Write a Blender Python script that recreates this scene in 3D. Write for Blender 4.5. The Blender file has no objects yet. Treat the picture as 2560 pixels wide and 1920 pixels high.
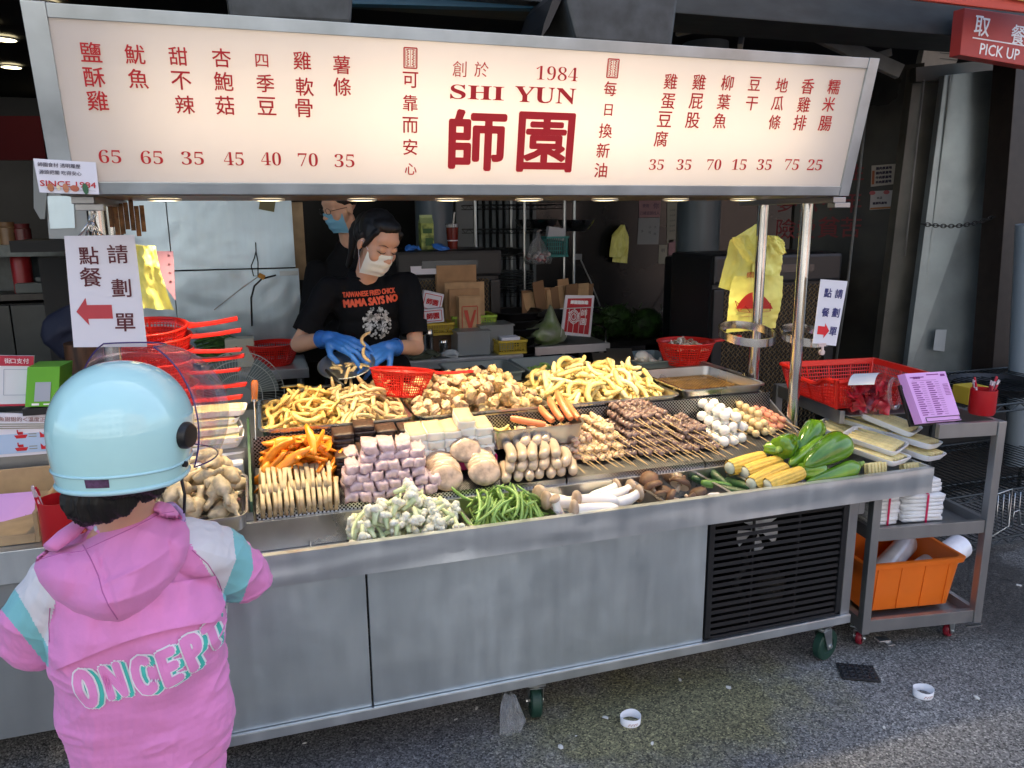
import bpy, bmesh, math, random
import numpy as np
from mathutils import Vector, Matrix, noise
random.seed(7); np.random.seed(7)
SC = bpy.context.scene; COL = SC.collection
R_ = math.radians
# ------------------------------------------------------------------ camera, sky, sun, exposure
CW, CH, CF = 2560, 1920, 1930.0
CAM = Vector((0, 0, 1.70))
_up = -Vector((71, 9000, CF)).normalized()
_X = Vector((6120, -474, CF)); _X = (_X - _up * _X.dot(_up)).normalized()
_Y = _up.cross(_X)
if _Y.z < 0: _Y = -_Y
RW = Matrix((_X, _Y, _up))                       # image axes (right, down, forward) -> world
def ray(px, py): return RW @ Vector((px - 1280, py - 960, CF))
def P(px, py, x=None, y=None, z=None):
    """world point seen at photo pixel (px,py) on the plane x=, y= or z="""
    d = ray(px, py)
    if x is not None: t = (x - CAM.x) / d.x
    elif y is not None: t = (y - CAM.y) / d.y
    else: t = (z - CAM.z) / d.z
    return CAM + d * t
def PL(px, py, o, n):
    d = ray(px, py); return CAM + d * ((o - CAM).dot(n) / d.dot(n))
cd = bpy.data.cameras.new('camera'); cam = bpy.data.objects.new('camera', cd); COL.objects.link(cam)
cd.sensor_width = 36; cd.lens = CF / CW * 36; cd.clip_end = 400; cd.clip_start = .05
M3 = Matrix((RW.col[0], -RW.col[1], -RW.col[2])).transposed()
cam.matrix_world = Matrix.Translation(CAM) @ M3.to_4x4()
SC.camera = cam
w = bpy.data.worlds.new('World'); SC.world = w; w.use_nodes = True
nt = w.node_tree; bg = nt.nodes['Background']; sky = nt.nodes.new('ShaderNodeTexSky')
sky.sky_type = 'NISHITA'; sky.sun_disc = False
SUN_EL, SUN_AZ = 52, 25      # azimuth from +Y clockwise: the sun stands behind the shop, whose added storeys shade the stall
sky.sun_elevation = R_(SUN_EL); sky.sun_rotation = R_(SUN_AZ); sky.air_density = 1.0; sky.dust_density = 3.0
sky.ozone_density = 1.0
nt.links.new(sky.outputs[0], bg.inputs[0]); bg.inputs[1].default_value = 0.15
sd = bpy.data.lights.new('sun', 'SUN'); so = bpy.data.objects.new('sun', sd); COL.objects.link(so)
sd.energy = 4.0; sd.angle = R_(0.53); sd.color = (1, .96, .9)
dv = Vector((math.sin(R_(SUN_AZ)) * math.cos(R_(SUN_EL)), math.cos(R_(SUN_AZ)) * math.cos(R_(SUN_EL)), math.sin(R_(SUN_EL))))
so.rotation_euler = dv.to_track_quat('Z', 'Y').to_euler()
vs = SC.view_settings; SC.display_settings.display_device = 'sRGB'
vs.view_transform = 'Standard'; vs.look = 'None'; vs.gamma = 1; vs.use_curve_mapping = False
vs.exposure = 1.82
# ------------------------------------------------------------------ object helpers
def link(o, parent=None):
    COL.objects.link(o)
    if parent is not None: o.parent = parent
    return o
def tag(o, label=None, cat=None, group=None, kind=None):
    if label: o['label'] = label
    if cat: o['category'] = cat
    if group: o['group'] = group
    if kind: o['kind'] = kind
    return o
def thing(name, label, cat, loc=(0, 0, 0), rot=None, group=None):
    o = bpy.data.objects.new(name, None); o.empty_display_size = .02; link(o); o.location = loc
    if rot is not None: o.rotation_euler = rot
    return tag(o, label, cat, group)
class MB:
    """collects shapes, builds one mesh object"""
    def __init__(s): s.v = []; s.f = []; s.m = []; s.cm = 0
    def add(s, vs_, fs):
        b = len(s.v); s.v += [tuple(v) for v in vs_]; s.f += [tuple(i + b for i in f) for f in fs]; s.m += [s.cm] * len(fs); return s
    def box(s, c, d, rot=None):
        hx, hy, hz = d[0] / 2, d[1] / 2, d[2] / 2
        vs_ = [Vector((x, y, z)) for x in (-hx, hx) for y in (-hy, hy) for z in (-hz, hz)]
        if rot is not None: vs_ = [rot @ v for v in vs_]
        c = Vector(c)
        return s.add([v + c for v in vs_], [(0, 1, 3, 2), (4, 6, 7, 5), (0, 4, 5, 1), (2, 3, 7, 6), (0, 2, 6, 4), (1, 5, 7, 3)])
    def bb(s, x0, x1, y0, y1, z0, z1): return s.box(((x0 + x1) / 2, (y0 + y1) / 2, (z0 + z1) / 2), (abs(x1 - x0), abs(y1 - y0), abs(z1 - z0)))
    def tube(s, pts, r, n=8, cap=True, closed=False, flat=1.0):
        pts = [Vector(p) for p in pts]; k = len(pts)
        rs = r if isinstance(r, (list, tuple)) else [r] * k
        vs_ = []; prevn = None
        for i, p in enumerate(pts):
            if closed: t = pts[(i + 1) % k] - pts[i - 1]
            else: t = pts[min(i + 1, k - 1)] - pts[max(i - 1, 0)]
            if t.length < 1e-9: t = Vector((0, 0, 1))
            t.normalize()
            if prevn is None:
                a = Vector((0, 0, 1)) if abs(t.z) < .9 else Vector((1, 0, 0)); nn = t.cross(a).normalized()
            else: nn = (prevn - t * prevn.dot(t)).normalized()
            prevn = nn; bb_ = t.cross(nn)
            for j in range(n):
                a = 2 * math.pi * j / n; vs_.append(p + nn * math.cos(a) * rs[i] + bb_ * math.sin(a) * rs[i] * flat)
        fs = []
        for i in range(k if closed else k - 1):
            for j in range(n):
                i2 = (i + 1) % k; fs.append((i * n + j, i * n + (j + 1) % n, i2 * n + (j + 1) % n, i2 * n + j))
        if cap and not closed: fs += [tuple(range(n))[::-1], tuple((k - 1) * n + j for j in range(n))]
        return s.add(vs_, fs)
    def bar(s, a, b, w_, h_, up=(0, 0, 1)):
        a, b = Vector(a), Vector(b); t = (b - a); L = t.length; t.normalize(); u = Vector(up); sx = t.cross(u)
        if sx.length < 1e-4: sx = t.cross(Vector((0, 1, 0)))
        sx.normalize(); u = sx.cross(t)
        return s.box((a + b) / 2, (L, w_, h_), Matrix((t, sx, u)).transposed())
    def lathe(s, prof, n=24, o=(0, 0, 0), cap=False, sx=1, sy=1):
        o = Vector(o); vs_ = []
        for r, z in prof:
            for j in range(n):
                a = 2 * math.pi * j / n; vs_.append(o + Vector((math.cos(a) * r * sx, math.sin(a) * r * sy, z)))
        k = len(prof); fs = [(i * n + j, i * n + (j + 1) % n, (i + 1) * n + (j + 1) % n, (i + 1) * n + j) for i in range(k - 1) for j in range(n)]
        if cap: fs += [tuple(range(n))[::-1], tuple((k - 1) * n + j for j in range(n))]
        return s.add(vs_, fs)
    def grid(s, fn, nu, nv, closeu=False):
        vs_ = [fn(i / (nu if closeu else nu - 1), j / (nv - 1)) for j in range(nv) for i in range(nu)]
        fs = []
        for j in range(nv - 1):
            for i in range(nu if closeu else nu - 1):
                fs.append((j * nu + i, j * nu + (i + 1) % nu, (j + 1) * nu + (i + 1) % nu, (j + 1) * nu + i))
        return s.add(vs_, fs)
    def quad(s, a, b, c, d): return s.add([a, b, c, d], [(0, 1, 2, 3)])
    def prism(s, poly, ax, depth):
        """poly: list of 3D points (planar), ax: extrude vector"""
        n = len(poly); ax = Vector(ax) * depth; a = [Vector(p) for p in poly]
        return s.add(a + [p + ax for p in a], [tuple(range(n))[::-1], tuple(range(n, 2 * n))] + [(i, (i + 1) % n, n + (i + 1) % n, n + i) for i in range(n)])
    def mesh(s, name, mats, smooth=False, bevel=0):
        me = bpy.data.meshes.new(name); me.from_pydata(s.v, [], s.f)
        if not isinstance(mats, (list, tuple)): mats = [mats]
        for m in mats: me.materials.append(m)
        if len(mats) > 1: me.polygons.foreach_set('material_index', s.m)
        bm = bmesh.new(); bm.from_mesh(me)
        if not getattr(s, 'keep', False): bmesh.ops.recalc_face_normals(bm, faces=bm.faces)
        if bevel:
            es = [e for e in bm.edges if len(e.link_faces) == 2 and e.calc_face_angle(0) > .6]
            bmesh.ops.bevel(bm, geom=es, offset=bevel, segments=2, affect='EDGES', profile=.6, clamp_overlap=True)
        bm.to_mesh(me); bm.free()
        if smooth:
            me.polygons.foreach_set('use_smooth', [True] * len(me.polygons))
            if smooth == 'a':
                try: me.set_sharp_from_angle(angle=R_(38))
                except Exception: pass
        me.update(); return me
    def build(s, name, mats, parent=None, smooth=False, bevel=0, loc=None, rot=None):
        o = bpy.data.objects.new(name, s.mesh(name, mats, smooth, bevel)); link(o, parent)
        if loc is not None: o.location = loc
        if rot is not None: o.rotation_euler = rot
        return o
def inst(name, me, parent=None, loc=(0, 0, 0), rot=(0, 0, 0), mat=None, scale=None):
    o = bpy.data.objects.new(name, me); link(o, parent)
    if mat is not None: o.matrix_basis = mat
    else:
        o.location = loc; o.rotation_euler = rot
        if scale: o.scale = scale if isinstance(scale, (tuple, list)) else (scale,) * 3
    return o
# ------------------------------------------------------------------ materials
def _n(nt, t, **k):
    n = nt.nodes.new(t)
    for a, b in k.items(): setattr(n, a, b)
    return n
def mat(name, col, rough=.5, metal=0, var=.0, scale=20, bump=0, bscale=None, rnd=0, spec=.5, trans=0, alpha=1, coat=0, sss=0, emit=None, es=0, col2=None, stretch=None, rvar=0, ior=1.45, detail=4, sheen=0):
    m = bpy.data.materials.new(name); m.use_nodes = True; nt = m.node_tree; b = nt.nodes['Principled BSDF']; L = nt.links.new
    b.inputs['Roughness'].default_value = rough; b.inputs['Metallic'].default_value = metal
    b.inputs['Specular IOR Level'].default_value = spec; b.inputs['IOR'].default_value = ior
    b.inputs['Transmission Weight'].default_value = trans; b.inputs['Alpha'].default_value = alpha
    b.inputs['Coat Weight'].default_value = coat; b.inputs['Sheen Weight'].default_value = sheen
    if sss: b.inputs['Subsurface Weight'].default_value = sss; b.inputs['Subsurface Radius'].default_value = (.02, .01, .006); b.inputs['Subsurface Scale'].default_value = .5
    if emit: b.inputs['Emission Color'].default_value = (*emit, 1); b.inputs['Emission Strength'].default_value = es
    c4 = (*col, 1); b.inputs['Base Color'].default_value = c4
    tc = _n(nt, 'ShaderNodeTexCoord'); vec = tc.outputs['Object']
    if stretch:
        mp = _n(nt, 'ShaderNodeMapping'); mp.inputs['Scale'].default_value = stretch; L(vec, mp.inputs[0]); vec = mp.outputs[0]
    src = None
    if var or col2:
        nz = _n(nt, 'ShaderNodeTexNoise'); nz.inputs['Scale'].default_value = scale; nz.inputs['Detail'].default_value = detail; L(vec, nz.inputs[0])
        rp = _n(nt, 'ShaderNodeValToRGB'); L(nz.outputs[0], rp.inputs[0])
        rp.color_ramp.elements[0].position = .35; rp.color_ramp.elements[1].position = .65
        ca = tuple(max(0, c * (1 - var)) for c in col); cb = col2 if col2 else tuple(min(1, c * (1 + var)) for c in col)
        rp.color_ramp.elements[0].color = (*ca, 1); rp.color_ramp.elements[1].color = (*cb, 1); src = rp.outputs[0]
    if rnd:
        oi = _n(nt, 'ShaderNodeObjectInfo'); mr = _n(nt, 'ShaderNodeMapRange'); L(oi.outputs['Random'], mr.inputs[0])
        mr.inputs[3].default_value = 1 - rnd; mr.inputs[4].default_value = 1 + rnd
        hs = _n(nt, 'ShaderNodeHueSaturation'); L(mr.outputs[0], hs.inputs['Value'])
        if src is not None: L(src, hs.inputs['Color'])
        else: hs.inputs['Color'].default_value = c4
        src = hs.outputs[0]
    if src is not None: L(src, b.inputs['Base Color'])
    if rvar:
        nr = _n(nt, 'ShaderNodeTexNoise'); nr.inputs['Scale'].default_value = scale * .5; nr.inputs['Detail'].default_value = 5; L(vec, nr.inputs[0])
        m2 = _n(nt, 'ShaderNodeMapRange'); L(nr.outputs[0], m2.inputs[0]); m2.inputs[1].default_value = .3; m2.inputs[2].default_value = .7
        m2.inputs[3].default_value = max(.02, rough - rvar); m2.inputs[4].default_value = min(1, rough + rvar); L(m2.outputs[0], b.inputs['Roughness'])
    if bump:
        nb = _n(nt, 'ShaderNodeTexNoise'); nb.inputs['Scale'].default_value = bscale or scale; nb.inputs['Detail'].default_value = 5; L(vec, nb.inputs[0])
        bp = _n(nt, 'ShaderNodeBump'); bp.inputs['Strength'].default_value = 1; bp.inputs['Distance'].default_value = bump; L(nb.outputs[0], bp.inputs['Height'])
        L(bp.outputs[0], b.inputs['Normal'])
    m['bsdf'] = 1
    return m
def steel(name, col=(.55, .56, .57), rough=.32, st=(1, 1, 60), dent=.004, smudge=.06, met=.85):
    """stainless sheet: fine brushed grain along st, slow waves and small dents"""
    m = bpy.data.materials.new(name); m.use_nodes = True; nt = m.node_tree; b = nt.nodes['Principled BSDF']; L = nt.links.new
    b.inputs['Metallic'].default_value = met
    tc = _n(nt, 'ShaderNodeTexCoord'); mp = _n(nt, 'ShaderNodeMapping'); mp.inputs['Scale'].default_value = st; L(tc.outputs['Object'], mp.inputs[0])
    g = _n(nt, 'ShaderNodeTexNoise'); g.inputs['Scale'].default_value = 12; g.inputs['Detail'].default_value = 6; L(mp.outputs[0], g.inputs[0])
    s1 = _n(nt, 'ShaderNodeTexNoise'); s1.inputs['Scale'].default_value = 4; s1.inputs['Detail'].default_value = 7; s1.inputs['Roughness'].default_value = .65; L(tc.outputs['Object'], s1.inputs[0])
    mv = _n(nt, 'ShaderNodeMapping'); mv.inputs['Scale'].default_value = (14, 14, 2.0); L(tc.outputs['Object'], mv.inputs[0])
    s2 = _n(nt, 'ShaderNodeTexNoise'); s2.inputs['Scale'].default_value = 1.6; s2.inputs['Detail'].default_value = 5; L(mv.outputs[0], s2.inputs[0])
    a = _n(nt, 'ShaderNodeMath', operation='MULTIPLY'); L(s1.outputs[0], a.inputs[0]); L(s2.outputs[0], a.inputs[1])
    r = _n(nt, 'ShaderNodeMapRange'); L(a.outputs[0], r.inputs[0]); r.inputs[1].default_value = .12; r.inputs[2].default_value = .42; r.inputs[3].default_value = rough - smudge; r.inputs[4].default_value = rough + smudge
    r2 = _n(nt, 'ShaderNodeMath', operation='MULTIPLY_ADD'); L(g.outputs[0], r2.inputs[0]); r2.inputs[1].default_value = .12; L(r.outputs[0], r2.inputs[2]); L(r2.outputs[0], b.inputs['Roughness'])
    cr = _n(nt, 'ShaderNodeValToRGB'); L(a.outputs[0], cr.inputs[0]); cr.color_ramp.elements[0].position = .1; cr.color_ramp.elements[1].position = .45
    cr.color_ramp.elements[0].color = (*[c * .9 for c in col], 1); cr.color_ramp.elements[1].color = (*[min(1, c * 1.05) for c in col], 1); L(cr.outputs[0], b.inputs['Base Color'])
    d = _n(nt, 'ShaderNodeTexNoise'); d.inputs['Scale'].default_value = 3.2; d.inputs['Detail'].default_value = 2; L(tc.outputs['Object'], d.inputs[0])
    ad = _n(nt, 'ShaderNodeMath', operation='MULTIPLY_ADD'); L(g.outputs[0], ad.inputs[0]); ad.inputs[1].default_value = .01; L(d.outputs[0], ad.inputs[2])
    bp = _n(nt, 'ShaderNodeBump'); bp.inputs['Distance'].default_value = dent; L(ad.outputs[0], bp.inputs['Height']); L(bp.outputs[0], b.inputs['Normal'])
    return m
def dots(name, col, pitch, rad, plane='xz', rough=.35, metal=1, hole=(.01, .01, .01)):
    """sheet punched with a staggered pattern of round holes (fine relief)"""
    m = mat(name, col, rough, metal); nt = m.node_tree; b = nt.nodes['Principled BSDF']; L = nt.links.new
    tc = _n(nt, 'ShaderNodeTexCoord'); sp = _n(nt, 'ShaderNodeSeparateXYZ'); L(tc.outputs['Object'], sp.inputs[0])
    u = sp.outputs['XYZ'.index(plane[0].upper())]; v = sp.outputs['XYZ'.index(plane[1].upper())]
    def cell(src, off):
        a = _n(nt, 'ShaderNodeMath', operation='MULTIPLY_ADD'); L(src, a.inputs[0]); a.inputs[1].default_value = 1 / pitch; a.inputs[2].default_value = off + 500
        f = _n(nt, 'ShaderNodeMath', operation='FRACT'); L(a.outputs[0], f.inputs[0])
        s = _n(nt, 'ShaderNodeMath', operation='SUBTRACT'); L(f.outputs[0], s.inputs[0]); s.inputs[1].default_value = .5
        q = _n(nt, 'ShaderNodeMath', operation='MULTIPLY'); L(s.outputs[0], q.inputs[0]); L(s.outputs[0], q.inputs[1]); return q.outputs[0]
    res = []
    for off in (0, .5):
        s = _n(nt, 'ShaderNodeMath', operation='ADD'); L(cell(u, off), s.inputs[0]); L(cell(v, off), s.inputs[1])
        l = _n(nt, 'ShaderNodeMath', operation='LESS_THAN'); L(s.outputs[0], l.inputs[0]); l.inputs[1].default_value = rad * rad; res.append(l.outputs[0])
    mx = _n(nt, 'ShaderNodeMath', operation='MAXIMUM'); L(res[0], mx.inputs[0]); L(res[1], mx.inputs[1])
    mc = _n(nt, 'ShaderNodeMix', data_type='RGBA'); L(mx.outputs[0], mc.inputs[0]); mc.inputs[6].default_value = (*col, 1); mc.inputs[7].default_value = (*hole, 1); L(mc.outputs[2], b.inputs['Base Color'])
    im = _n(nt, 'ShaderNodeMath', operation='SUBTRACT'); im.inputs[0].default_value = metal; L(mx.outputs[0], im.inputs[1]); L(im.outputs[0], b.inputs['Metallic'])
    im2 = _n(nt, 'ShaderNodeMath', operation='MULTIPLY_ADD'); L(mx.outputs[0], im2.inputs[0]); im2.inputs[1].default_value = .5; im2.inputs[2].default_value = rough; L(im2.outputs[0], b.inputs['Roughness'])
    return m
# text: font outlines turned into a thin mesh lying on a frame (origin, right, up)
def text_mesh(body, size, weight=0, res=2, thick=.0006, sx=1.0, shear=0, align='CENTER'):
    c = bpy.data.curves.new('lettering', 'FONT'); c.body = body; c.size = size; c.offset = weight; c.resolution_u = res
    c.align_x = align; c.align_y = 'CENTER'; c.extrude = thick / 2; c.shear = shear; c.fill_mode = 'BOTH'
    o = bpy.data.objects.new('t', c); COL.objects.link(o)
    me = bpy.data.meshes.new_from_object(o.evaluated_get(bpy.context.evaluated_depsgraph_get()))
    bpy.data.objects.remove(o); bpy.data.curves.remove(c)
    n = len(me.vertices); a = np.empty(n * 3); me.vertices.foreach_get('co', a); a = a.reshape(-1, 3)
    if n: 
        a[:, :2] -= (a[:, :2].max(0) + a[:, :2].min(0)) / 2 if align == 'CENTER' else np.array([a[:, 0].min(), (a[:, 1].max() + a[:, 1].min()) / 2])
        a[:, 0] *= sx
    me.vertices.foreach_set('co', a.ravel()); me.update(); return me
def frame(o, r, u):
    r = Vector(r).normalized(); u = Vector(u); n = r.cross(u).normalized(); u = n.cross(r)
    m = Matrix((r, u, n)).transposed().to_4x4(); m.translation = Vector(o); return m
def bbox_fit(me, wdt=None, hgt=None):
    n = len(me.vertices); a = np.empty(n * 3); me.vertices.foreach_get('co', a); a = a.reshape(-1, 3); e = a.max(0) - a.min(0)
    fx = wdt / e[0] if wdt else None; fy = hgt / e[1] if hgt else None
    if fx is None: fx = fy
    if fy is None: fy = fx
    a[:, 0] *= fx; a[:, 1] *= fy; me.vertices.foreach_set('co', a.ravel()); me.update(); return me
def embolden(me, w_):
    """thicken strokes: the glyph repeated a stroke's breadth to each side, each copy a hair higher"""
    bm = bmesh.new()
    for i, (dx, dy) in enumerate(((0, 0), (1, 0), (-1, 0), (0, 1), (0, -1), (.7, .7), (-.7, -.7), (.7, -.7), (-.7, .7))):
        b2 = me.copy(); n = len(b2.vertices); a = np.empty(n * 3); b2.vertices.foreach_get('co', a); a = a.reshape(-1, 3); a += (dx * w_, dy * w_, i * .00005); b2.vertices.foreach_set('co', a.ravel()); bm.from_mesh(b2); bpy.data.meshes.remove(b2)
    m2 = bpy.data.meshes.new('lettering'); bm.to_mesh(m2); bm.free(); return m2
def letters(name, body, o, r, u, m, parent, wdt=None, hgt=None, size=.1, weight=0, lift=.001, label=None, shear=0, res=2, roll=0):
    me = text_mesh(body, size, min(weight, 0), res, shear=shear)
    if wdt or hgt: bbox_fit(me, wdt, hgt)
    if weight > 0: me = embolden(me, weight * (hgt or wdt or size))
    me.materials.clear(); me.materials.append(m); f = frame(o, r, u)
    if roll: f = f @ Matrix.Rotation(roll, 4, 'Z')
    nrm = f.col[2].xyz.normalized(); f.translation = Vector(o) + nrm * lift
    ob = bpy.data.objects.new(name, me); link(ob, parent)
    ob.matrix_basis = (parent.matrix_basis.inverted() @ f) if parent is not None else f
    if label: ob['label'] = label
    return ob
def child(o, parent):
    """put a part built in world coordinates under its thing"""
    o.parent = parent; o.matrix_basis = parent.matrix_basis.inverted() @ o.matrix_basis; return o
def wb(mb, name, mats, parent, smooth=False, bevel=0):
    """build a part from world coordinates under a thing that may be moved/rotated"""
    mi = parent.matrix_basis.inverted() if parent.parent is None else (parent.parent.matrix_basis @ parent.matrix_basis).inverted()
    mb.v = [tuple(mi @ Vector(v)) for v in mb.v]
    return mb.build(name, mats, parent, smooth, bevel)
# ------------------------------------------------------------------ shared materials
STEEL = steel('brushed_steel'); STEELP = steel('steel_panel', (.58, .65, .68), .36, (1, 1, 90), .012, .07, .92)
STEELV = steel('steel_trim', (.62, .66, .68), .34, (1, 1, 1), .004, .09, .9); STEELD = steel('dull_steel', (.36, .36, .36), .36, (40, 1, 1), .003)
CHROME = mat('polished_tube', (.62, .60, .57), .16, 1, var=.05, scale=8, rvar=.05); TRAY = mat('tray_steel', (.50, .50, .50), .28, 1, var=.1, scale=9, rvar=.08)
ALU = mat('aluminium_frame', (.47, .51, .53), .38, 1, var=.12, scale=7, rvar=.1, bump=.0006)
GALV = mat('galvanised_sheet', (.27, .30, .30), .42, .6, var=.15, scale=5, rvar=.1, bump=.004, bscale=2.5, detail=8)
WHITEP = mat('white_paper', (.72, .70, .75), .55, var=.02, scale=6); RED = mat('red_ink', (.52, .012, .02), .5); BLACK = mat('black_plastic', (.012, .012, .013), .38)
BLKM = mat('black_matte', (.012, .012, .012), .7); DARK = mat('dark_wall', (.010, .0105, .0105), .35, var=.3, scale=3)
INK = mat('dark_ink', (.03, .02, .05), .6); NAVY = mat('navy_ink', (.03, .035, .16), .5); MAROON = mat('maroon_ink', (.10, .012, .02), .5)
REDPL = mat('red_plastic', (.62, .018, .012), .32, sss=.05, spec=.5, var=.06, scale=6); REDB = mat('bright_red_plastic', (.64, .022, .014), .3, spec=.5)
WOOD = mat('wood', (.25, .10, .03), .5, var=.3, scale=6, stretch=(1, 8, 8)); CARD = mat('cardboard', (.36, .24, .14), .8, var=.1, scale=12)
KRAFT = mat('kraft_paper', (.38, .22, .11), .8, var=.12, scale=10); FOAM = mat('foam_tray', (.78, .78, .80), .45, sss=.1)
YBAG = mat('yellow_bag', (.80, .76, .19), .35, var=.07, scale=14, bump=.002, bscale=25); PINKP = mat('pink_paper', (.72, .38, .72), .6)
LAMPM = mat('lamp_lens', (.9, .8, .5), .5, emit=(1, .85, .5), es=3.5)
# ------------------------------------------------------------------ the setting
# ground
def asphalt():
    m = bpy.data.materials.new('asphalt'); m.use_nodes = True; nt = m.node_tree; b = nt.nodes['Principled BSDF']; L = nt.links.new
    tc = _n(nt, 'ShaderNodeTexCoord'); v = tc.outputs['Object']
    def nz(s, d=4, r=.5, src=v):
        n = _n(nt, 'ShaderNodeTexNoise'); n.inputs['Scale'].default_value = s; n.inputs['Detail'].default_value = d; n.inputs['Roughness'].default_value = r; L(src, n.inputs[0]); return n.outputs[0]
    vo = _n(nt, 'ShaderNodeTexVoronoi'); vo.inputs['Scale'].default_value = 185; vo.inputs['Randomness'].default_value = 1; L(v, vo.inputs[0])
    hs = _n(nt, 'ShaderNodeSeparateColor'); L(vo.outputs['Color'], hs.inputs[0])
    r1 = _n(nt, 'ShaderNodeValToRGB'); L(hs.outputs[0], r1.inputs[0]); e = r1.color_ramp.elements
    e[0].position = 0; e[0].color = (.035, .034, .032, 1); e[1].position = 1; e[1].color = (.44, .42, .38, 1)
    for p, c in ((.25, .10), (.6, .19), (.88, .27)): q = r1.color_ramp.elements.new(p); q.color = (c, c * .96, c * .90, 1)
    # slow tone: worn light areas, damp dark areas at the right, a bluish darker patch at the cart's left end, a mossy olive stain by the cart
    r2 = _n(nt, 'ShaderNodeMapRange'); L(nz(.9, 5, .6), r2.inputs[0]); r2.inputs[1].default_value = .35; r2.inputs[2].default_value = .65; r2.inputs[3].default_value = .75; r2.inputs[4].default_value = 1.2
    mul = _n(nt, 'ShaderNodeVectorMath', operation='SCALE'); L(r1.outputs[0], mul.inputs[0]); L(r2.outputs[0], mul.inputs['Scale'])
    def blob(x, y, rx, ry, hard=.5):
        mp = _n(nt, 'ShaderNodeMapping'); mp.inputs['Location'].default_value = (-x / rx, -y / ry, 0); mp.inputs['Scale'].default_value = (1 / rx, 1 / ry, 0); L(v, mp.inputs[0])
        ln = _n(nt, 'ShaderNodeVectorMath', operation='LENGTH'); L(mp.outputs[0], ln.inputs[0])
        ad = _n(nt, 'ShaderNodeMath', operation='MULTIPLY_ADD'); L(nz(7, 6, .65), ad.inputs[0]); ad.inputs[1].default_value = 1.1; L(ln.outputs['Value'], ad.inputs[2])
        mr = _n(nt, 'ShaderNodeMapRange'); L(ad.outputs[0], mr.inputs[0]); mr.inputs[1].default_value = 1.55; mr.inputs[2].default_value = 1.55 - hard; mr.inputs[3].default_value = 0; mr.inputs[4].default_value = 1; return mr.outputs[0]
    def mixc(fac, a, col, k=1):
        f = _n(nt, 'ShaderNodeMath', operation='MULTIPLY'); L(fac, f.inputs[0]); f.inputs[1].default_value = k
        mc = _n(nt, 'ShaderNodeMix', data_type='RGBA', blend_type='MULTIPLY'); L(f.outputs[0], mc.inputs[0]); L(a, mc.inputs[6]); mc.inputs[7].default_value = (*col, 1); return mc.outputs[2]
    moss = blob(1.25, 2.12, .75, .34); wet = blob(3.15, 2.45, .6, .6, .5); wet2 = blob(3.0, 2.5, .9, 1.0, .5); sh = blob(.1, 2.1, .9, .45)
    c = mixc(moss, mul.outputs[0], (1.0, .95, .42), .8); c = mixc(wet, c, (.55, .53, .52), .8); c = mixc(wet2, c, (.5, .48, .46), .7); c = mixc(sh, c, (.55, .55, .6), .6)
    # cracks
    vc = _n(nt, 'ShaderNodeTexVoronoi', feature='DISTANCE_TO_EDGE'); vc.inputs['Scale'].default_value = 1.1
    wv = _n(nt, 'ShaderNodeVectorMath', operation='ADD'); L(v, wv.inputs[0]); nn = _n(nt, 'ShaderNodeTexNoise'); nn.inputs['Scale'].default_value = 3; L(v, nn.inputs[0]); L(nn.outputs['Color'], wv.inputs[1]); L(wv.outputs[0], vc.inputs[0])
    ck = _n(nt, 'ShaderNodeMapRange'); L(vc.outputs['Distance'], ck.inputs[0]); ck.inputs[1].default_value = .001; ck.inputs[2].default_value = .006; ck.inputs[3].default_value = .55; ck.inputs[4].default_value = 0
    c = mixc(ck.outputs[0], c, (.25, .25, .25))
    L(c, b.inputs['Base Color'])
    ro = _n(nt, 'ShaderNodeMapRange'); L(wet, ro.inputs[0]); ro.inputs[3].default_value = .78; ro.inputs[4].default_value = .3; L(ro.outputs[0], b.inputs['Roughness'])
    hb = _n(nt, 'ShaderNodeMath', operation='ADD'); L(vo.outputs['Distance'], hb.inputs[0]); L(nz(180, 3), hb.inputs[1])
    bp = _n(nt, 'ShaderNodeBump'); bp.inputs['Distance'].default_value = .003; bp.inputs['Strength'].default_value = .8; bp.invert = True; L(hb.outputs[0], bp.inputs['Height']); L(bp.outputs[0], b.inputs['Normal'])
    return m
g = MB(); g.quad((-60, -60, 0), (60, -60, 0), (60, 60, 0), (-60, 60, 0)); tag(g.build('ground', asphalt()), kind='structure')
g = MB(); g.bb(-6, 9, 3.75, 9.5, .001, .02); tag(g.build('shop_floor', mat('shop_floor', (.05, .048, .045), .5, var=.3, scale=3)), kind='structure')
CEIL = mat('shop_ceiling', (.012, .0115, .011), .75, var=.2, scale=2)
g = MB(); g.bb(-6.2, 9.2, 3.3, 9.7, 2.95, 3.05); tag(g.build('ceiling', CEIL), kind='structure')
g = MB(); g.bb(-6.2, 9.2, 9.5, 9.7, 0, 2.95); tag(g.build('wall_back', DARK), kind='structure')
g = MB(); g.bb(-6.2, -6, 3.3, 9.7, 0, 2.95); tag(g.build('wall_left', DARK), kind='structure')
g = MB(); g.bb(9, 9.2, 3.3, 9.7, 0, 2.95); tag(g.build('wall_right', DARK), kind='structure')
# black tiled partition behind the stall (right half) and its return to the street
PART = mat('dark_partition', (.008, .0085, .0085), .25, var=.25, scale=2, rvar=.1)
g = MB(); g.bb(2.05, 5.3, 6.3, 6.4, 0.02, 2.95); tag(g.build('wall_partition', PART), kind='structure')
SOOT = mat('sooty_panel', (.030, .028, .024), .34, .3, var=.45, scale=2.2, col2=(.06, .056, .045), rvar=.14, bump=.004, bscale=3, detail=7)
a = P(1990, 480, y=4.9); b_ = P(2280, 480, y=4.3)
g = MB(); g.prism([(a.x, a.y, .02), (b_.x, b_.y, .02), (b_.x, b_.y, 2.68), (a.x, a.y, 2.68)], (0.2, .98, 0), .05); tag(g.build('wall_side', SOOT), kind='structure')
WS = (Vector((a.x, a.y, 1)), Vector((b_.x - a.x, b_.y - a.y, 0)).normalized())

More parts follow.
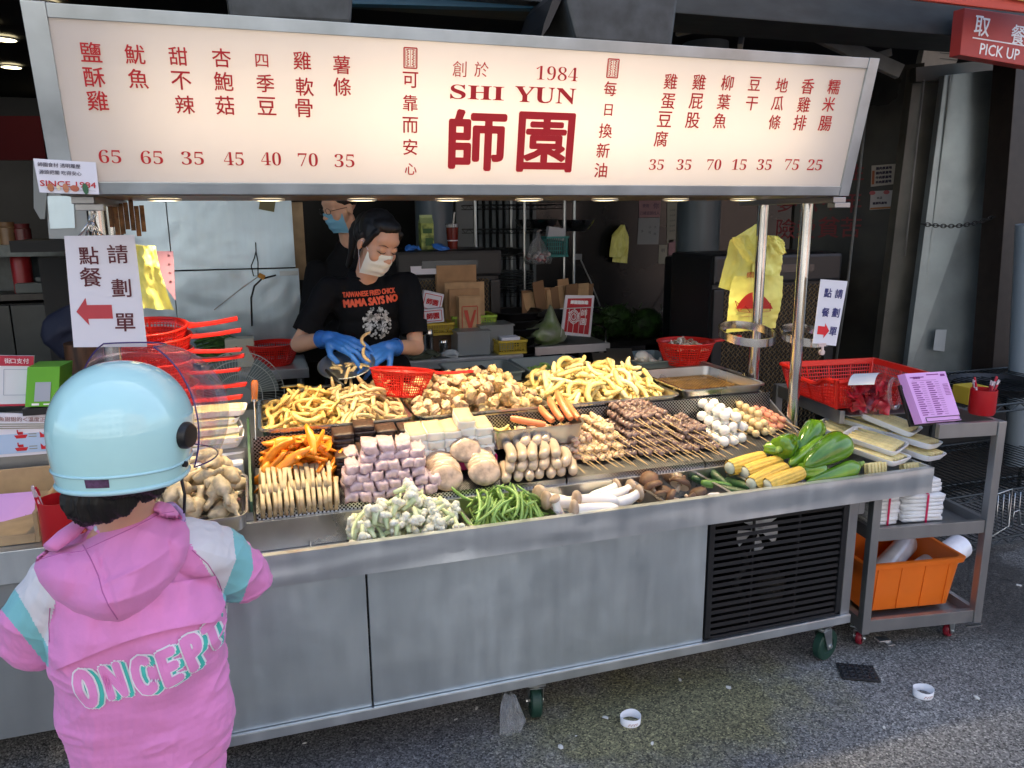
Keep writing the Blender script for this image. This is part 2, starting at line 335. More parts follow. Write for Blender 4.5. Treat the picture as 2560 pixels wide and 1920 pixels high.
# unseen buildings: storeys added to shade the stall, sunlit fronts across the street added for fill and reflections in the steel
def facade(name, label, x0, x1, y0, y1, z0, z1, m, side, nw, nf, fh=3.1):
    o = thing(name, label, 'building', ((x0 + x1) / 2, y0 if side > 0 else y1, z0)); g = MB(); g.bb(x0, x1, y0, y1, z0, z1); wb(g, 'wall', m, o)
    yy = y1 + .02 if side < 0 else y0 - .02; pw = (x1 - x0) / nw
    for f in range(nf):
        for i in range(nw):
            cx = x0 + pw * (i + .5); z = z0 + f * fh + 1.0; g = MB(); g.box((cx, yy, z + .7), (pw * .62, .06, 1.5)); w_ = wb(g, 'window', mat('window_frame', (.35, .35, .36), .4) if not bpy.data.materials.get('window_frame') else bpy.data.materials['window_frame'], o)
            g = MB(); g.box((cx, yy + (.035 if side < 0 else -.035), z + .7), (pw * .54, .01, 1.36)); mi = (o.matrix_basis @ w_.matrix_basis).inverted(); g.v = [tuple(mi @ Vector(v)) for v in g.v]; g.build('pane', mat('window_glass', (.03, .035, .04), .08) if not bpy.data.materials.get('window_glass') else bpy.data.materials['window_glass'], w_)
    return o
facade('shade_storeys', 'grey tiled upper storeys of the shop above the stall', -14, 26, 3.35, 12, 3.06, 15, mat('upper_tiles', (.28, .28, .27), .6, var=.08, scale=3), 1, 9, 2)
facade('fill_building', 'pale cream building across the street', -16, -3, -18, -11.5, 0, 11, mat('cream_tiles', (.50, .48, .44), .6, var=.06, scale=2), -1, 5, 3)
facade('fill_building', 'light grey building across the street', -2.9, 7, -18, -12, 0, 13, mat('light_render', (.52, .54, .56), .6, var=.06, scale=2), -1, 4, 4)
facade('fill_building', 'pinkish brick building across the street', 7.1, 20, -18, -11.5, 0, 10, mat('pink_tiles', (.48, .33, .28), .6, var=.08, scale=2), -1, 5, 3)
# ------------------------------------------------------------------ the stainless food cart
cart = thing('food_cart', 'long stainless steel food cart on castors, carrying all the raw snack trays', 'cart', (1, 2.6, 0))
FY = 2.20
def cpart(mb, name, m, smooth=False, bevel=0): return wb(mb, name, m, cart, smooth, bevel)
for (x0, x1) in ((-.34, .238), (.244, 1.425)):
    g = MB(); g.bb(x0, x1, FY, FY + .02, .20, .672); cpart(g, 'front_panel', STEELP, bevel=.002)
g = MB(); g.bb(-.34, 2.07, FY - .012, FY + .03, .165, .197); g.bb(-.34, 2.07, FY - .012, FY - .002, .197, .20); cpart(g, 'bottom_rail', STEELV, bevel=.002)
# front lip: a folded sheet, lightly dented
def lipf(u, v):
    x = -.36 + u * 2.74; z = .762 - v * .098
    d = .004 * noise.noise(Vector((x * 3, v * 2, 0))) - .0022 * math.exp(-((x - .52) / .05) ** 2 - ((v - .6) / .3) ** 2) - .002 * math.exp(-((x - .95) / .04) ** 2 - ((v - .4) / .25) ** 2) - .002 * math.exp(-((x - 2.0) / .03) ** 2 - ((v - .5) / .3) ** 2)
    return (x, 2.168 - d, z)
g = MB(); g.grid(lipf, 220, 10); g.bb(-.36, 2.38, 2.171, 2.185, .664, .7605); g.bb(-.36, 2.38, 2.1665, 2.190, .7607, .764); cpart(g, 'front_lip', STEELV, smooth='a')
g = MB(); g.bb(2.372, 2.382, 2.17, 2.43, .664, .764); cpart(g, 'lip_end', STEELV)
# vegetable trough
g = MB(); g.bb(-.34, 2.37, 2.186, 2.425, .668, .672); g.bb(-.34, 2.37, 2.186, 2.192, .673, .760); g.bb(-.34, 2.37, 2.419, 2.425, .673, .772); g.bb(-.34, 2.37, 2.4255, 2.436, .768, .772)
cpart(g, 'trough', TRAY, bevel=.001)
DIVX = []
for (px, py) in ((905, 1362), (1182, 1325), (1400, 1292), (1660, 1258), (1830, 1236), (1908, 1226)):
    DIVX.append(P(px, py, y=2.19, x=None).x)
for i, x in enumerate(DIVX):
    g = MB(); g.bb(x - .002, x + .002, 2.194, 2.417, .673, .757); g.bb(x - .006, x + .006, 2.194, 2.417, .757, .7595); cpart(g, 'divider', TRAY)
g = MB(); g.bb(-.06, .225, 2.20, 2.205, .6725, .690); g.bb(.09, .093, 2.206, 2.416, .6725, .690); cpart(g, 'trough_rib', TRAY)
# perforated shelves, their punched fronts, and the riser behind
PERF = dots('perforated_sheet', (.34, .34, .36), .0075, .30, 'xy', .34); PERFZ = dots('perforated_front', (.55, .56, .58), .0125, .27, 'xz', .3)
PERFR = dots('perforated_riser', (.38, .39, .41), .0135, .30, 'xz', .34)
SH0, SH1 = (2.44, .792), (2.70, .862)
def shz(y): return SH0[1] + (y - SH0[0]) * (SH1[1] - SH0[1]) / (SH1[0] - SH0[0])
for x0, x1 in ((-.065, .475), (.482, .985), (.992, 1.55), (1.557, 2.025)):
    g = MB(); g.prism([(x0, SH0[0], SH0[1]), (x0, SH1[0], SH1[1]), (x0, SH1[0], SH1[1] - .004), (x0, SH0[0], SH0[1] - .004)], (1, 0, 0), x1 - x0); cpart(g, 'perforated_shelf', PERF)
    g = MB(); g.bb(x0, x1, SH0[0] - .004, SH0[0] - .001, SH0[1] - .022, SH0[1] + .001); cpart(g, 'punched_edge', PERFZ)
g = MB(); g.bb(-.065, 2.022, 2.702, 2.706, .80, .972); cpart(g, 'perforated_riser', PERFR)
g = MB(); g.bb(-.34, 2.02, 2.44, 3.28, .68, .765); g.bb(-.34, -.075, 2.44, 3.28, .765, .80); g.bb(-.34, 2.02, 2.71, 3.28, .765, .935); cpart(g, 'deck', STEELD)
g = MB(); g.prism([(2.026, 2.43, .70), (2.026, 2.43, .802), (2.026, 2.74, .95), (2.026, 2.95, 1.0), (2.026, 3.28, 1.0), (2.026, 3.28, .70)], (1, 0, 0), .008)
g.bb(2.026, 2.05, 2.95, 3.28, 1.0, 1.006); cpart(g, 'side_cheek', STEELD)
g = MB(); g.bb(-.34, 2.02, 3.26, 3.28, .2, .68); g.bb(-.34, -.32, 2.225, 3.26, .2, .68); cpart(g, 'rear_panel', STEELD)
g = MB(); g.bb(2.03, 2.072, 2.20, 2.24, .165, .66); g.bb(2.03, 2.072, 3.2, 3.24, .165, .68); g.bb(2.03, 2.072, 2.24, 3.2, .62, .66); cpart(g, 'corner_post', STEELD, bevel=.003)
g = MB(); g.bb(2.076, 2.105, 2.205, 2.235, .60, .662); cpart(g, 'latch_block', STEELD, bevel=.002)
g = MB(); g.bb(1.35, 2.03, 3.1, 3.12, .2, .66); g.bb(1.42, 2.03, 2.25, 3.1, .19, .2); g.bb(1.405, 1.425, 2.225, 3.1, .2, .66); g.bb(2.026, 2.029, 2.225, 3.1, .2, .66); cpart(g, 'machine_bay', BLKM)
# small tears under the lip
for x in (.86, .93, .1, .16):
    g = MB(); s = .012 if x > .5 else .005; g.prism([(x, 2.197, .6635), (x + s * 1.6, 2.197, .6635), (x + s * 1.5, 2.197, .6635 - s * 1.2)], (0, 1, 0), .002); cpart(g, 'torn_notch', BLKM)
# louvred grille with the fan seen behind
g = MB(); x0, x1 = 1.432, 2.024
g.bb(x0, x0 + .022, 2.196, 2.215, .205, .66); g.bb(x1 - .022, x1, 2.196, 2.215, .205, .66); g.bb(x0, x1, 2.196, 2.215, .203, .215); g.bb(x0, x1, 2.196, 2.215, .645, .66)
cpart(g, 'grille_frame', BLACK, bevel=.002)
N = 17
g = MB(); g.box((0, 0, 0), (x1 - x0 - .046, .014, .0125), Matrix.Rotation(R_(-25), 3, 'X')); sl = g.mesh('slat', mat('slat_black', (.007, .007, .008), .55, spec=.25))
for i in range(N): o = inst('slat', sl, cart, ((x0 + x1) / 2 - 1, 2.208 - 2.6, .225 + i * .4155 / (N - 1)))
for fx in (.33, .66):
    g = MB(); g.bb(x0 + (x1 - x0) * fx - .003, x0 + (x1 - x0) * fx + .003, 2.212, 2.222, .21, .65); cpart(g, 'grille_rib', BLACK)
g = MB(); fc = Vector((1.72, 2.32, .545))
for k in range(5):
    a0 = k * 1.2566 + .5
    g.grid(lambda u, v: (fc.x + math.cos(a0 + u * .9) * (.02 + v * .075), fc.y - .012 + u * .024, fc.z + math.sin(a0 + u * .9) * (.02 + v * .075)), 6, 4)
g.lathe([(.0, -.01), (.025, -.01), (.025, .01), (0, .01)], 16, o=(fc.x, fc.y, fc.z)); cpart(g, 'cooling_fan', mat('fan_white', (.75, .76, .78), .4), smooth='a')
g = MB(); pts = [(1.64 + .02 * math.sin(i * .5), 2.30, .47 - i * .013) for i in range(16)]; g.tube(pts, [.012 + .004 * (i % 2) for i in range(16)], 8); cpart(g, 'corrugated_hose', BLACK, smooth=True)
g = MB(); g.lathe([(.05, 0), (.06, .03), (.06, .09), (.03, .12), (0, .12)], 16, o=(1.85, 2.4, .205)); cpart(g, 'compressor', mat('dusty_black', (.03, .028, .025), .7, var=.5, scale=30))
# castors
GREEN = mat('green_rubber', (.012, .045, .03), .5); ZINC = mat('zinc_plate', (.55, .56, .55), .35, 1, var=.15, scale=30)
def castor(x, y, r, wdt, wm, yaw, parent, ox=0.0, name='castor'):
    M = Matrix.Translation((x, y, 0)) @ Matrix.Rotation(yaw, 4, 'Z')
    def T(mb): mb.v = [tuple(M @ Vector(v)) for v in mb.v]; return mb
    g = MB(); g.box((-ox, 0, r * 2 + .03), (.07, .06, .006)); g.tube([(-ox, 0, r * 2 + .006), (-ox, 0, r * 2 + .028)], .02, 12)
    for s in (-1, 1): g.prism([(-ox - .024, s * (wdt / 2 + .004), r * 2 + .012), (-ox + .026, s * (wdt / 2 + .004), r * 2 + .012), (.014, s * (wdt / 2 + .004), r - .012), (-.014, s * (wdt / 2 + .004), r - .012)], (0, s, 0), .003)
    g.box((-ox, 0, r * 2 + .013), (.05, wdt + .01, .004)); g.tube([(0, -wdt / 2 - .012, r), (0, wdt / 2 + .012, r)], .008, 8)
    f = wb(T(g), name, ZINC, parent, 'a')
    g = MB(); pr = [(r * .55, -wdt / 2), (r * .9, -wdt / 2), (r, -wdt / 2 + .005), (r, wdt / 2 - .005), (r * .9, wdt / 2), (r * .55, wdt / 2), (r * .5, wdt / 2 - .006), (.008, wdt / 2 - .006)]
    g.lathe(pr, 28); g.lathe([(.008, -wdt / 2 + .006), (r * .5, -wdt / 2 + .006), (r * .55, -wdt / 2)], 28)
    g.v = [(v[0], v[2], v[1] + r) for v in g.v]; T(g)
    mi = (parent.matrix_basis @ f.matrix_basis).inverted(); g.v = [tuple(mi @ Vector(v)) for v in g.v]
    o = g.build('wheel', wm, f, 'a'); return f
castor(.805, 2.265, .058, .038, GREEN, R_(80), cart, .02); castor(2.0, 2.235, .062, .035, GREEN, R_(18), cart, .025)
castor(1.97, 3.1, .062, .035, GREEN, R_(40), cart, .025); castor(-.25, 2.4, .062, .035, GREEN, R_(60), cart, .025); castor(-.25, 3.1, .062, .035, GREEN, 0, cart, .025)
# sign posts, cross beams, ring holders
PXR, PXL = 2.062, -.446
for x in (PXL, PXR):
    for y in (2.60, 2.88):
        g = MB(); g.tube([(x, y, .80 if x < 0 else .62), (x, y, 1.748)], .0235 if x > 0 else .026, 20); cpart(g, 'sign_post', CHROME, smooth='a')
    g = MB(); g.bb(x - .028, x + .028, 2.42, 3.02, 1.748, 1.768); g.bb(x - .02, x + .05, 2.42, 2.46, 1.730, 1.748); cpart(g, 'cross_beam', STEELD, bevel=.002)
g = MB(); g.bb(-.48, -.41, 2.50, 3.2, .78, .80); cpart(g, 'post_foot', STEELD)
def ring(cx, cy, cz, r):
    g = MB(); n = 48; vs_ = []; 
    for i in range(n):
        a = 2 * math.pi * i / n
        for rr, zz in ((r, -.017), (r, .017), (r - .003, .017), (r - .003, -.017)): vs_.append((cx + math.cos(a) * rr, cy + math.sin(a) * rr, cz + zz + math.sin(a) * rr * .2))
    g.add(vs_, [(i * 4 + j, i * 4 + (j + 1) % 4, ((i + 1) % n) * 4 + (j + 1) % 4, ((i + 1) % n) * 4 + j) for i in range(n) for j in range(4)])
    return cpart(g, 'ring_holder', CHROME, smooth='a')
rc = P(1889, 855, y=2.745); rc2 = P(2000, 850, y=2.50)
ring(1.945, 2.78, 1.215, .118); ring(2.145, 2.66, 1.215, .1)
# ------------------------------------------------------------------ the lit menu sign
sign = thing('menu_sign', 'long backlit white menu sign with red prices above the food cart', 'sign', (.77, 2.35, 1.77))
SB, ST = Vector((0, 2.35, 1.772)), Vector((0, 2.256, 2.217)); SU = (ST - SB).normalized(); SN = Vector((1, 0, 0)).cross(SU); SN.normalize()
if SN.y > 0: SN = -SN
SX0, SX1 = -.497, 2.036; SHt = (ST - SB).length
def sp(x, t, d=0): return Vector((x, SB.y, SB.z)) + SU * (t * SHt) + SN * d       # d towards the viewer
def sbar(x0, x1, t0, t1, d0, d1):
    g = MB(); v = [sp(x, t, d) for x in (x0, x1) for t in (t0, t1) for d in (d0, d1)]
    g.add(v, [(0, 1, 3, 2), (4, 6, 7, 5), (0, 4, 5, 1), (2, 3, 7, 6), (0, 2, 6, 4), (1, 5, 7, 3)]); return g
for nm, a in (('frame_top', (SX0 + .0535, SX1 - .0415, .928, 1.0, -.02, .004)), ('frame_bottom', (SX0 + .0535, SX1 - .0415, 0, .07, -.02, .004)),
              ('frame_left', (SX0, SX0 + .053, 0, 1.004, -.02, .006)), ('frame_right', (SX1 - .041, SX1, -.002, 1.002, -.02, .006))):
    wb(sbar(*a), nm, ALU, sign, bevel=.0015)
FACE = bpy.data.materials.new('opal_sheet'); FACE.use_nodes = True; nt = FACE.node_tree; nt.nodes.clear(); L = nt.links.new
out = _n(nt, 'ShaderNodeOutputMaterial'); df = _n(nt, 'ShaderNodeBsdfDiffuse'); tl = _n(nt, 'ShaderNodeBsdfTranslucent'); gl = _n(nt, 'ShaderNodeBsdfGlossy'); m1 = _n(nt, 'ShaderNodeMixShader'); m2 = _n(nt, 'ShaderNodeMixShader')
df.inputs[0].default_value = (.7,.68,.7,1); tl.inputs[0].default_value = (.85, .80, .76, 1); gl.inputs['Roughness'].default_value = .18
nz_ = _n(nt, 'ShaderNodeTexNoise'); nz_.inputs['Scale'].default_value = 3; nz_.inputs['Detail'].default_value = 8; tc_ = _n(nt, 'ShaderNodeTexCoord'); L(tc_.outputs['Object'], nz_.inputs[0])
cr_ = _n(nt, 'ShaderNodeValToRGB'); L(nz_.outputs[0], cr_.inputs[0]); cr_.color_ramp.elements[0].position = .3; cr_.color_ramp.elements[0].color = (.58, .56, .57, 1); cr_.color_ramp.elements[1].color = (.66, .64, .66, 1); L(cr_.outputs[0], df.inputs[0])
m1.inputs[0].default_value = .42; L(df.outputs[0], m1.inputs[1]); L(tl.outputs[0], m1.inputs[2]); m2.inputs[0].default_value = .045; L(m1.outputs[0], m2.inputs[1]); L(gl.outputs[0], m2.inputs[2]); L(m2.outputs[0], out.inputs[0])
g = MB(); g.quad(sp(SX0 + .04, .05, -.003), sp(SX1 - .03, .05, -.003), sp(SX1 - .03, .95, -.003), sp(SX0 + .04, .95, -.003)); wb(g, 'sign_face', FACE, sign)
BOXW = mat('sign_box_inner', (.75, .74, .72), .7)
g = MB(); D = -.17
g.quad(sp(SX0 + .004, 0, D), sp(SX1 - .004, 0, D), sp(SX1 - .004, 1, D), sp(SX0 + .004, 1, D))
g.quad(sp(SX0 + .004, .998, -.021), sp(SX1 - .004, .998, -.021), sp(SX1 - .004, .998, D), sp(SX0 + .004, .998, D)); g.quad(sp(SX0 + .004, .002, -.021), sp(SX1 - .004, .002, -.021), sp(SX1 - .004, .002, D), sp(SX0 + .004, .002, D))
for x in (SX0 + .004, SX1 - .004): g.quad(sp(x, 0, -.021), sp(x, 1, -.021), sp(x, 1, D), sp(x, 0, D))
wb(g, 'sign_case', BOXW, sign)
g = MB(); g.bb(SX0 + .01, SX1 - .01, 2.37, 2.98, 1.769, 1.776); wb(g, 'soffit', mat('soffit_brown', (.10, .08, .06), .35, var=.2), sign)
def area(name, loc, sx, sy, energy, col, aim=(0, 0, -1)):
    ld = bpy.data.lights.new(name, 'AREA'); ld.shape = 'RECTANGLE'; ld.size = sx; ld.size_y = sy; ld.energy = energy; ld.color = col
    o = bpy.data.objects.new(name, ld); COL.objects.link(o); o.location = loc; o.rotation_euler = (-Vector(aim)).to_track_quat('Z', 'Y').to_euler(); return o
TUBE = mat('lamp_tube', (.9, .8, .6), .5, emit=(1, .78, .48), es=2)
for (xa, xb) in ((-.30, .26), (.28, .80), (.82, 1.32), (1.34, 1.84)):
    g = MB(); g.tube([sp(xa, .5, -.163), sp(xb, .5, -.163)], .011, 10); wb(g, 'lamp_tube', TUBE, sign, True)
    area('sign_lamp', sp((xa + xb) / 2, .48, -.16), xb - xa, .26, (.24, .37, .37, .30)[int((xa + .4) * 1.9) % 4], (1, .80, .60), SN).data.shape = 'RECTANGLE'
for px in (412, 672, 905, 1123, 1323, 1512, 1689, 1858):
    p = P(px, 501, y=2.70)
    g = MB(); g.lathe([(.05, 0), (.05, -.006), (.043, -.007)], 24, o=(p.x, 2.70, 1.7685)); h = wb(g, 'downlight_rim', mat('white_metal', (.7, .7, .68), .4) if px == 412 else bpy.data.materials['white_metal'], sign, True)
    g = MB(); g.add([(p.x + math.cos(a * math.pi / 12) * .043, 2.70 + math.sin(a * math.pi / 12) * .043, 1.7625) for a in range(24)], [tuple(range(24))]); wb(g, 'downlight_lens', LAMPM, sign)
    l = area('downlight', (p.x, 2.70, 1.755), .08, .08, 3.0, (1, .80, .48)); l.data.energy = .8; l.data.spread = R_(95); l.data.shape = 'DISK'
# sign lettering: each column of characters read from the photograph
def spx(px, py): return PL(px, py, SB, SN)
def on_sign(txt, px, py, hpx, wt=0.010, m=RED, sx=None, name='character', lab=None, wpx=None, roll=0):
    o = spx(px, py); h = (spx(px, py - hpx / 2) - spx(px, py + hpx / 2)).length
    wd = (spx(px + wpx / 2, py) - spx(px - wpx / 2, py)).length if wpx else None
    return letters(name, txt, o, (1, 0, 0), SU, m, sign, hgt=h, wdt=wd, size=1, weight=wt, lift=.0012, label=lab, roll=roll)
K = 1 / 1.728
cols = [("鹽酥雞", [(392, 225), (407, 333), (422, 435)], 84), ("魷魚", [(583, 235), (597, 340)], 82), ("甜不辣", [(770, 243), (783, 348), (799, 452)], 78),
        ("杏鮑菇", [(957, 250), (966, 352), (972, 455)], 80), ("四季豆", [(1131, 262), (1146, 360), (1152, 458)], 76), ("雞軟骨", [(1305, 262), (1316, 375), (1313, 467)], 78), ("薯條", [(1475, 280), (1478, 375)], 78),
        ("可靠而安心", [(1773, 345), (1772, 445), (1772, 540), (1772, 635), (1774, 730)], 68)]
for s, pts, h in cols:
    for ch, (zx, zy) in zip(s, pts):
        hh = h * (.72 if ch in '四心' else 1)
        on_sign(ch, zx * K, zy * K, hh * K, name='painted_character')
for s, zx, zy in (("65", 475, 676), ("65", 656, 680), ("35", 832, 683), ("45", 1010, 686), ("40", 1171, 686), ("70", 1330, 690), ("35", 1488, 694)):
    on_sign("".join(chr(0x1D7CE + int(c)) for c in s), zx * K, zy * K, 56 * K, 0.0, name='price', wpx=92 * K if zx < 900 else 84 * K, wt=-.008) if False else None
    f = "".join(chr(0x1D7CE + int(c)) for c in s); on_sign(f, zx * K, zy * K, 57 * K, -.012, name='price', wpx=(96 if zx < 900 else 86) * K)
cols2 = [("雞蛋豆腐", [(685, 352), (674, 437), (659, 515), (643, 600)], 66), ("雞屁股", [(808, 355), (795, 437), (780, 520)], 66), ("柳葉魚", [(930, 358), (914, 440), (898, 522)], 64),
         ("豆干", [(1048, 362), (1035, 447)], 58), ("地瓜條", [(1165, 368), (1147, 446), (1134, 528)], 60), ("香雞排", [(1277, 373), (1260, 452), (1243, 530)], 64), ("糯米腸", [(1390, 375), (1368, 450), (1352, 533)], 62),
         ("每日換新油", [(424, 383), (416, 475), (404, 565), (393, 650), (383, 735)], 62)]
for s, pts, h in cols2:
    for ch, (zx, zy) in zip(s, pts):
        hh = h * (.8 if ch in '日' else 1)
        on_sign(ch, 1280 + zx * K, zy * K, hh * K, name='painted_character')
for s, zx, zy in (("35", 624, 711), ("35", 743, 711), ("70", 872, 711), ("15", 981, 711), ("35", 1090, 711), ("75", 1208, 711), ("25", 1308, 712)):
    on_sign("".join(chr(0x1D7CE + int(c)) for c in s), 1280 + zx * K, zy * K, 46 * K, -.012, name='price', wpx=62 * K)
on_sign("創", 1985 * K, 298 * K, 68 * K, -.003, name='painted_character'); on_sign("於", 2080 * K, 300 * K, 66 * K, -.003, name='painted_character')
on_sign("𝟏𝟗𝟖𝟒", 1280 + 195 * K, 318 * K, 60 * K, -.016, name='founding_year', wpx=180 * K)
on_sign("𝐒𝐇𝐈", 2062 * K, 400 * K, 62 * K, .004, name='painted_word', wpx=232 * K); on_sign("𝐘𝐔𝐍", 1280 + 145 * K, 412 * K, 68 * K, .004, name='painted_word', wpx=262 * K)
on_sign("師", 2063 * K, 608 * K, 250 * K, .03, name='large_character', wpx=236 * K); on_sign("園", 1280 + 146 * K, 616 * K, 246 * K, .026, name='large_character', wpx=232 * K)
for px, py in ((1026, 145), (1532, 171)):
    g = MB(); o = spx(px, py); f = frame(o + SN * .0012, (1, 0, 0), SU); W_, H_ = .018, .026
    for a in (-1, 1):
        g.box((a * W_, 0, 0), (.0035, 2 * H_, .0006)); g.box((0, a * H_, 0), (2 * W_, .0035, .0006)); g.box((a * W_ * .8, 0, 0), (.0012, 1.6 * H_, .0006)); g.box((0, a * H_ * .85, 0), (1.5 * W_, .0012, .0006))
        for k in range(-3, 4): g.tube([(a * .004 + (k % 2) * a * .003, k * .0065 - .003, 0), (a * .011, k * .0065, 0), (a * .005, k * .0065 + .003, 0)], .0013, 4)
    g.box((0, 0, 0), (.0012, 1.6 * H_, .0006)); g.v = [tuple(f @ Vector(v)) for v in g.v]; wb(g, 'seal_ornament', RED, sign)
# ------------------------------------------------------------------ food: shapes
def nvec(a, s, seed):
    """smooth pseudo-noise displacement for an array of points"""
    rs = np.random.RandomState(seed); out = np.zeros_like(a)
    for k in range(5):
        f = rs.normal(size=(3, 3)) * s * (1 + k * .7); ph = rs.rand(3) * 6.28
        out += np.sin(a @ f + ph) / (1 + k * .6)
    return out / 2.2
def cyl_shape(L, r, bend=0, seg=8, n=7, seed=0, amp=.12, freq=60, flat=1.0, ends=.55, prof=None, twist=0):
    """a soft sausage lying along x, centred on the origin"""
    g = MB(); pts = []; rs = []
    for i in range(seg + 1):
        t = i / seg; u = t * 2 - 1; e = (1 - abs(u) ** 6 * (1 - ends)) if 0 < i < seg else ends
        if prof: e = prof(t)
        pts.append((u * L / 2, bend * L * (u * u - .33), 0)); rs.append(r * e)
    g.tube(pts, rs, n, flat=flat); a = np.array(g.v)
    # round the end caps with an extra centre pushed out
    a += nvec(a, freq, seed) * r * amp; g.v = [tuple(p) for p in a]; return g
def blob_shape(r, seed, amp=.25, freq=45, sub=2, sc=(1, 1, 1)):
    bm = bmesh.new(); bmesh.ops.create_icosphere(bm, subdivisions=sub, radius=1); a = np.array([v.co[:] for v in bm.verts]) * r * np.array(sc)
    a += nvec(a, freq, seed) * r * amp; f = [tuple(v.index for v in q.verts) for q in bm.faces]; bm.free(); g = MB(); g.add(a.tolist(), f); return g
def rbox(L, W, H, seed, amp=.03, bev=.003, freq=40):
    g = MB(); n = 4
    bm = bmesh.new(); bmesh.ops.create_cube(bm, size=1); bmesh.ops.subdivide_edges(bm, edges=bm.edges, cuts=3, use_grid_fill=True)
    a = np.array([v.co[:] for v in bm.verts]); 
    q = np.abs(a) * 2; k = np.where(np.sort(q, 1)[:, 1] > .99, .97, 1.0)[:, None]; a = a * k
    a *= np.array([L, W, H]); a += nvec(a, freq, seed) * min(L, W, H) * amp
    f = [tuple(v.index for v in p.verts) for p in bm.faces]; bm.free(); g.add(a.tolist(), f); return g
def M_axis(p0, p1, roll=0):
    """matrix putting local x from p0 to p1, centred"""
    p0, p1 = Vector(p0), Vector(p1); t = (p1 - p0).normalized(); u = Vector((0, 0, 1)); s = u.cross(t)
    if s.length < 1e-3: s = Vector((0, 1, 0))
    s.normalize(); u = t.cross(s); m = Matrix((t, s, u)).transposed().to_4x4() @ Matrix.Rotation(roll, 4, 'X'); m.translation = (p0 + p1) / 2; return m
class Heap:
    def __init__(s, x0, x1, y0, y1, base, res=.006):
        s.x0, s.y0, s.res = x0, y0, res; s.nx = int((x1 - x0) / res) + 1; s.ny = int((y1 - y0) / res) + 1; s.x1, s.y1 = x1, y1
        X = x0 + np.arange(s.nx) * res; Y = y0 + np.arange(s.ny) * res; s.X, s.Y = np.meshgrid(X, Y, indexing='ij'); s.H = np.vectorize(base)(s.X, s.Y).astype(float)
    def disc(s, x, y, r): return (s.X - x) ** 2 + (s.Y - y) ** 2 < r * r
    def h(s, x, y, r):
        m = s.disc(x, y, r); return s.H[m].max() if m.any() else s.H.min()
    def put(s, x, y, yaw, L, r, pack=.72, tilt=.9):
        """rest a capsule of length L, radius r on the heap; returns end points"""
        c, sn = math.cos(yaw), math.sin(yaw); k = max(2, int(L / (r * 1.6)) + 1); ts = [(i / (k - 1) - .5) * (L - r) for i in range(k)]
        hs = [s.h(x + t * c, y + t * sn, r * .8) + r for t in ts]
        A = np.polyfit(ts, hs, 1) if k > 1 else [0, hs[0]]; sl = max(-tilt, min(tilt, A[0])); off = max(hh - sl * t for t, hh in zip(ts, hs))
        off = off * .6 + (np.mean(hs)) * .4 if k > 2 else off
        for t in np.linspace(-L / 2 + r * .5, L / 2 - r * .5, k + 2):
            xx, yy = x + t * c, y + t * sn; m = s.disc(xx, yy, r); d2 = (s.X[m] - xx) ** 2 + (s.Y[m] - yy) ** 2
            s.H[m] = np.maximum(s.H[m], off + sl * t + np.sqrt(np.maximum(0, r * r - d2)) * pack)
        q = 1 / math.sqrt(1 + sl * sl)
        return Vector((x - c * L / 2 * q, y - sn * L / 2 * q, off - sl * L / 2 * q)), Vector((x + c * L / 2 * q, y + sn * L / 2 * q, off + sl * L / 2 * q))
def pour(n, heap, target, meshes, name, label, cat, group, L, r, yaw=None, margin=.02, cand=10, jit=.1, rollr=3.14, scale=(.85, 1.15), tilt=.9, pack=.72):
    out = []
    for i in range(n):
        best = None
        for _ in range(cand):
            x = random.uniform(heap.x0 + margin, heap.x1 - margin); y = random.uniform(heap.y0 + margin, heap.y1 - margin); d = target(x, y) - heap.h(x, y, r)
            if best is None or d > best[0]: best = (d, x, y)
        if best[0] < -.004: continue
        a = yaw() if yaw else random.uniform(0, 6.28); k = random.uniform(*scale)
        p0, p1 = heap.put(best[1], best[2], a, L * k, r * k, tilt=tilt, pack=pack)
        o = inst(name, random.choice(meshes), mat=M_axis(p0, p1, random.uniform(-rollr, rollr)) @ Matrix.Scale(k, 4)); u_ = (best[1] - heap.x0) / (heap.x1 - heap.x0); tag(o, label + ', ' + ('left', 'middle', 'right')[min(2, int(u_ * 3))] + (' front', ' back')[best[2] > (heap.y0 + heap.y1) / 2] if n > 40 else label, cat, group); out.append(o)
    return out
def food(name, col, rough=.5, **k):
    k.setdefault('sss', .12); return mat(name, col, rough, **k)
def solo(name, me, m4, label, cat, group=None): return tag(inst(name, me, mat=m4), label, cat, group)
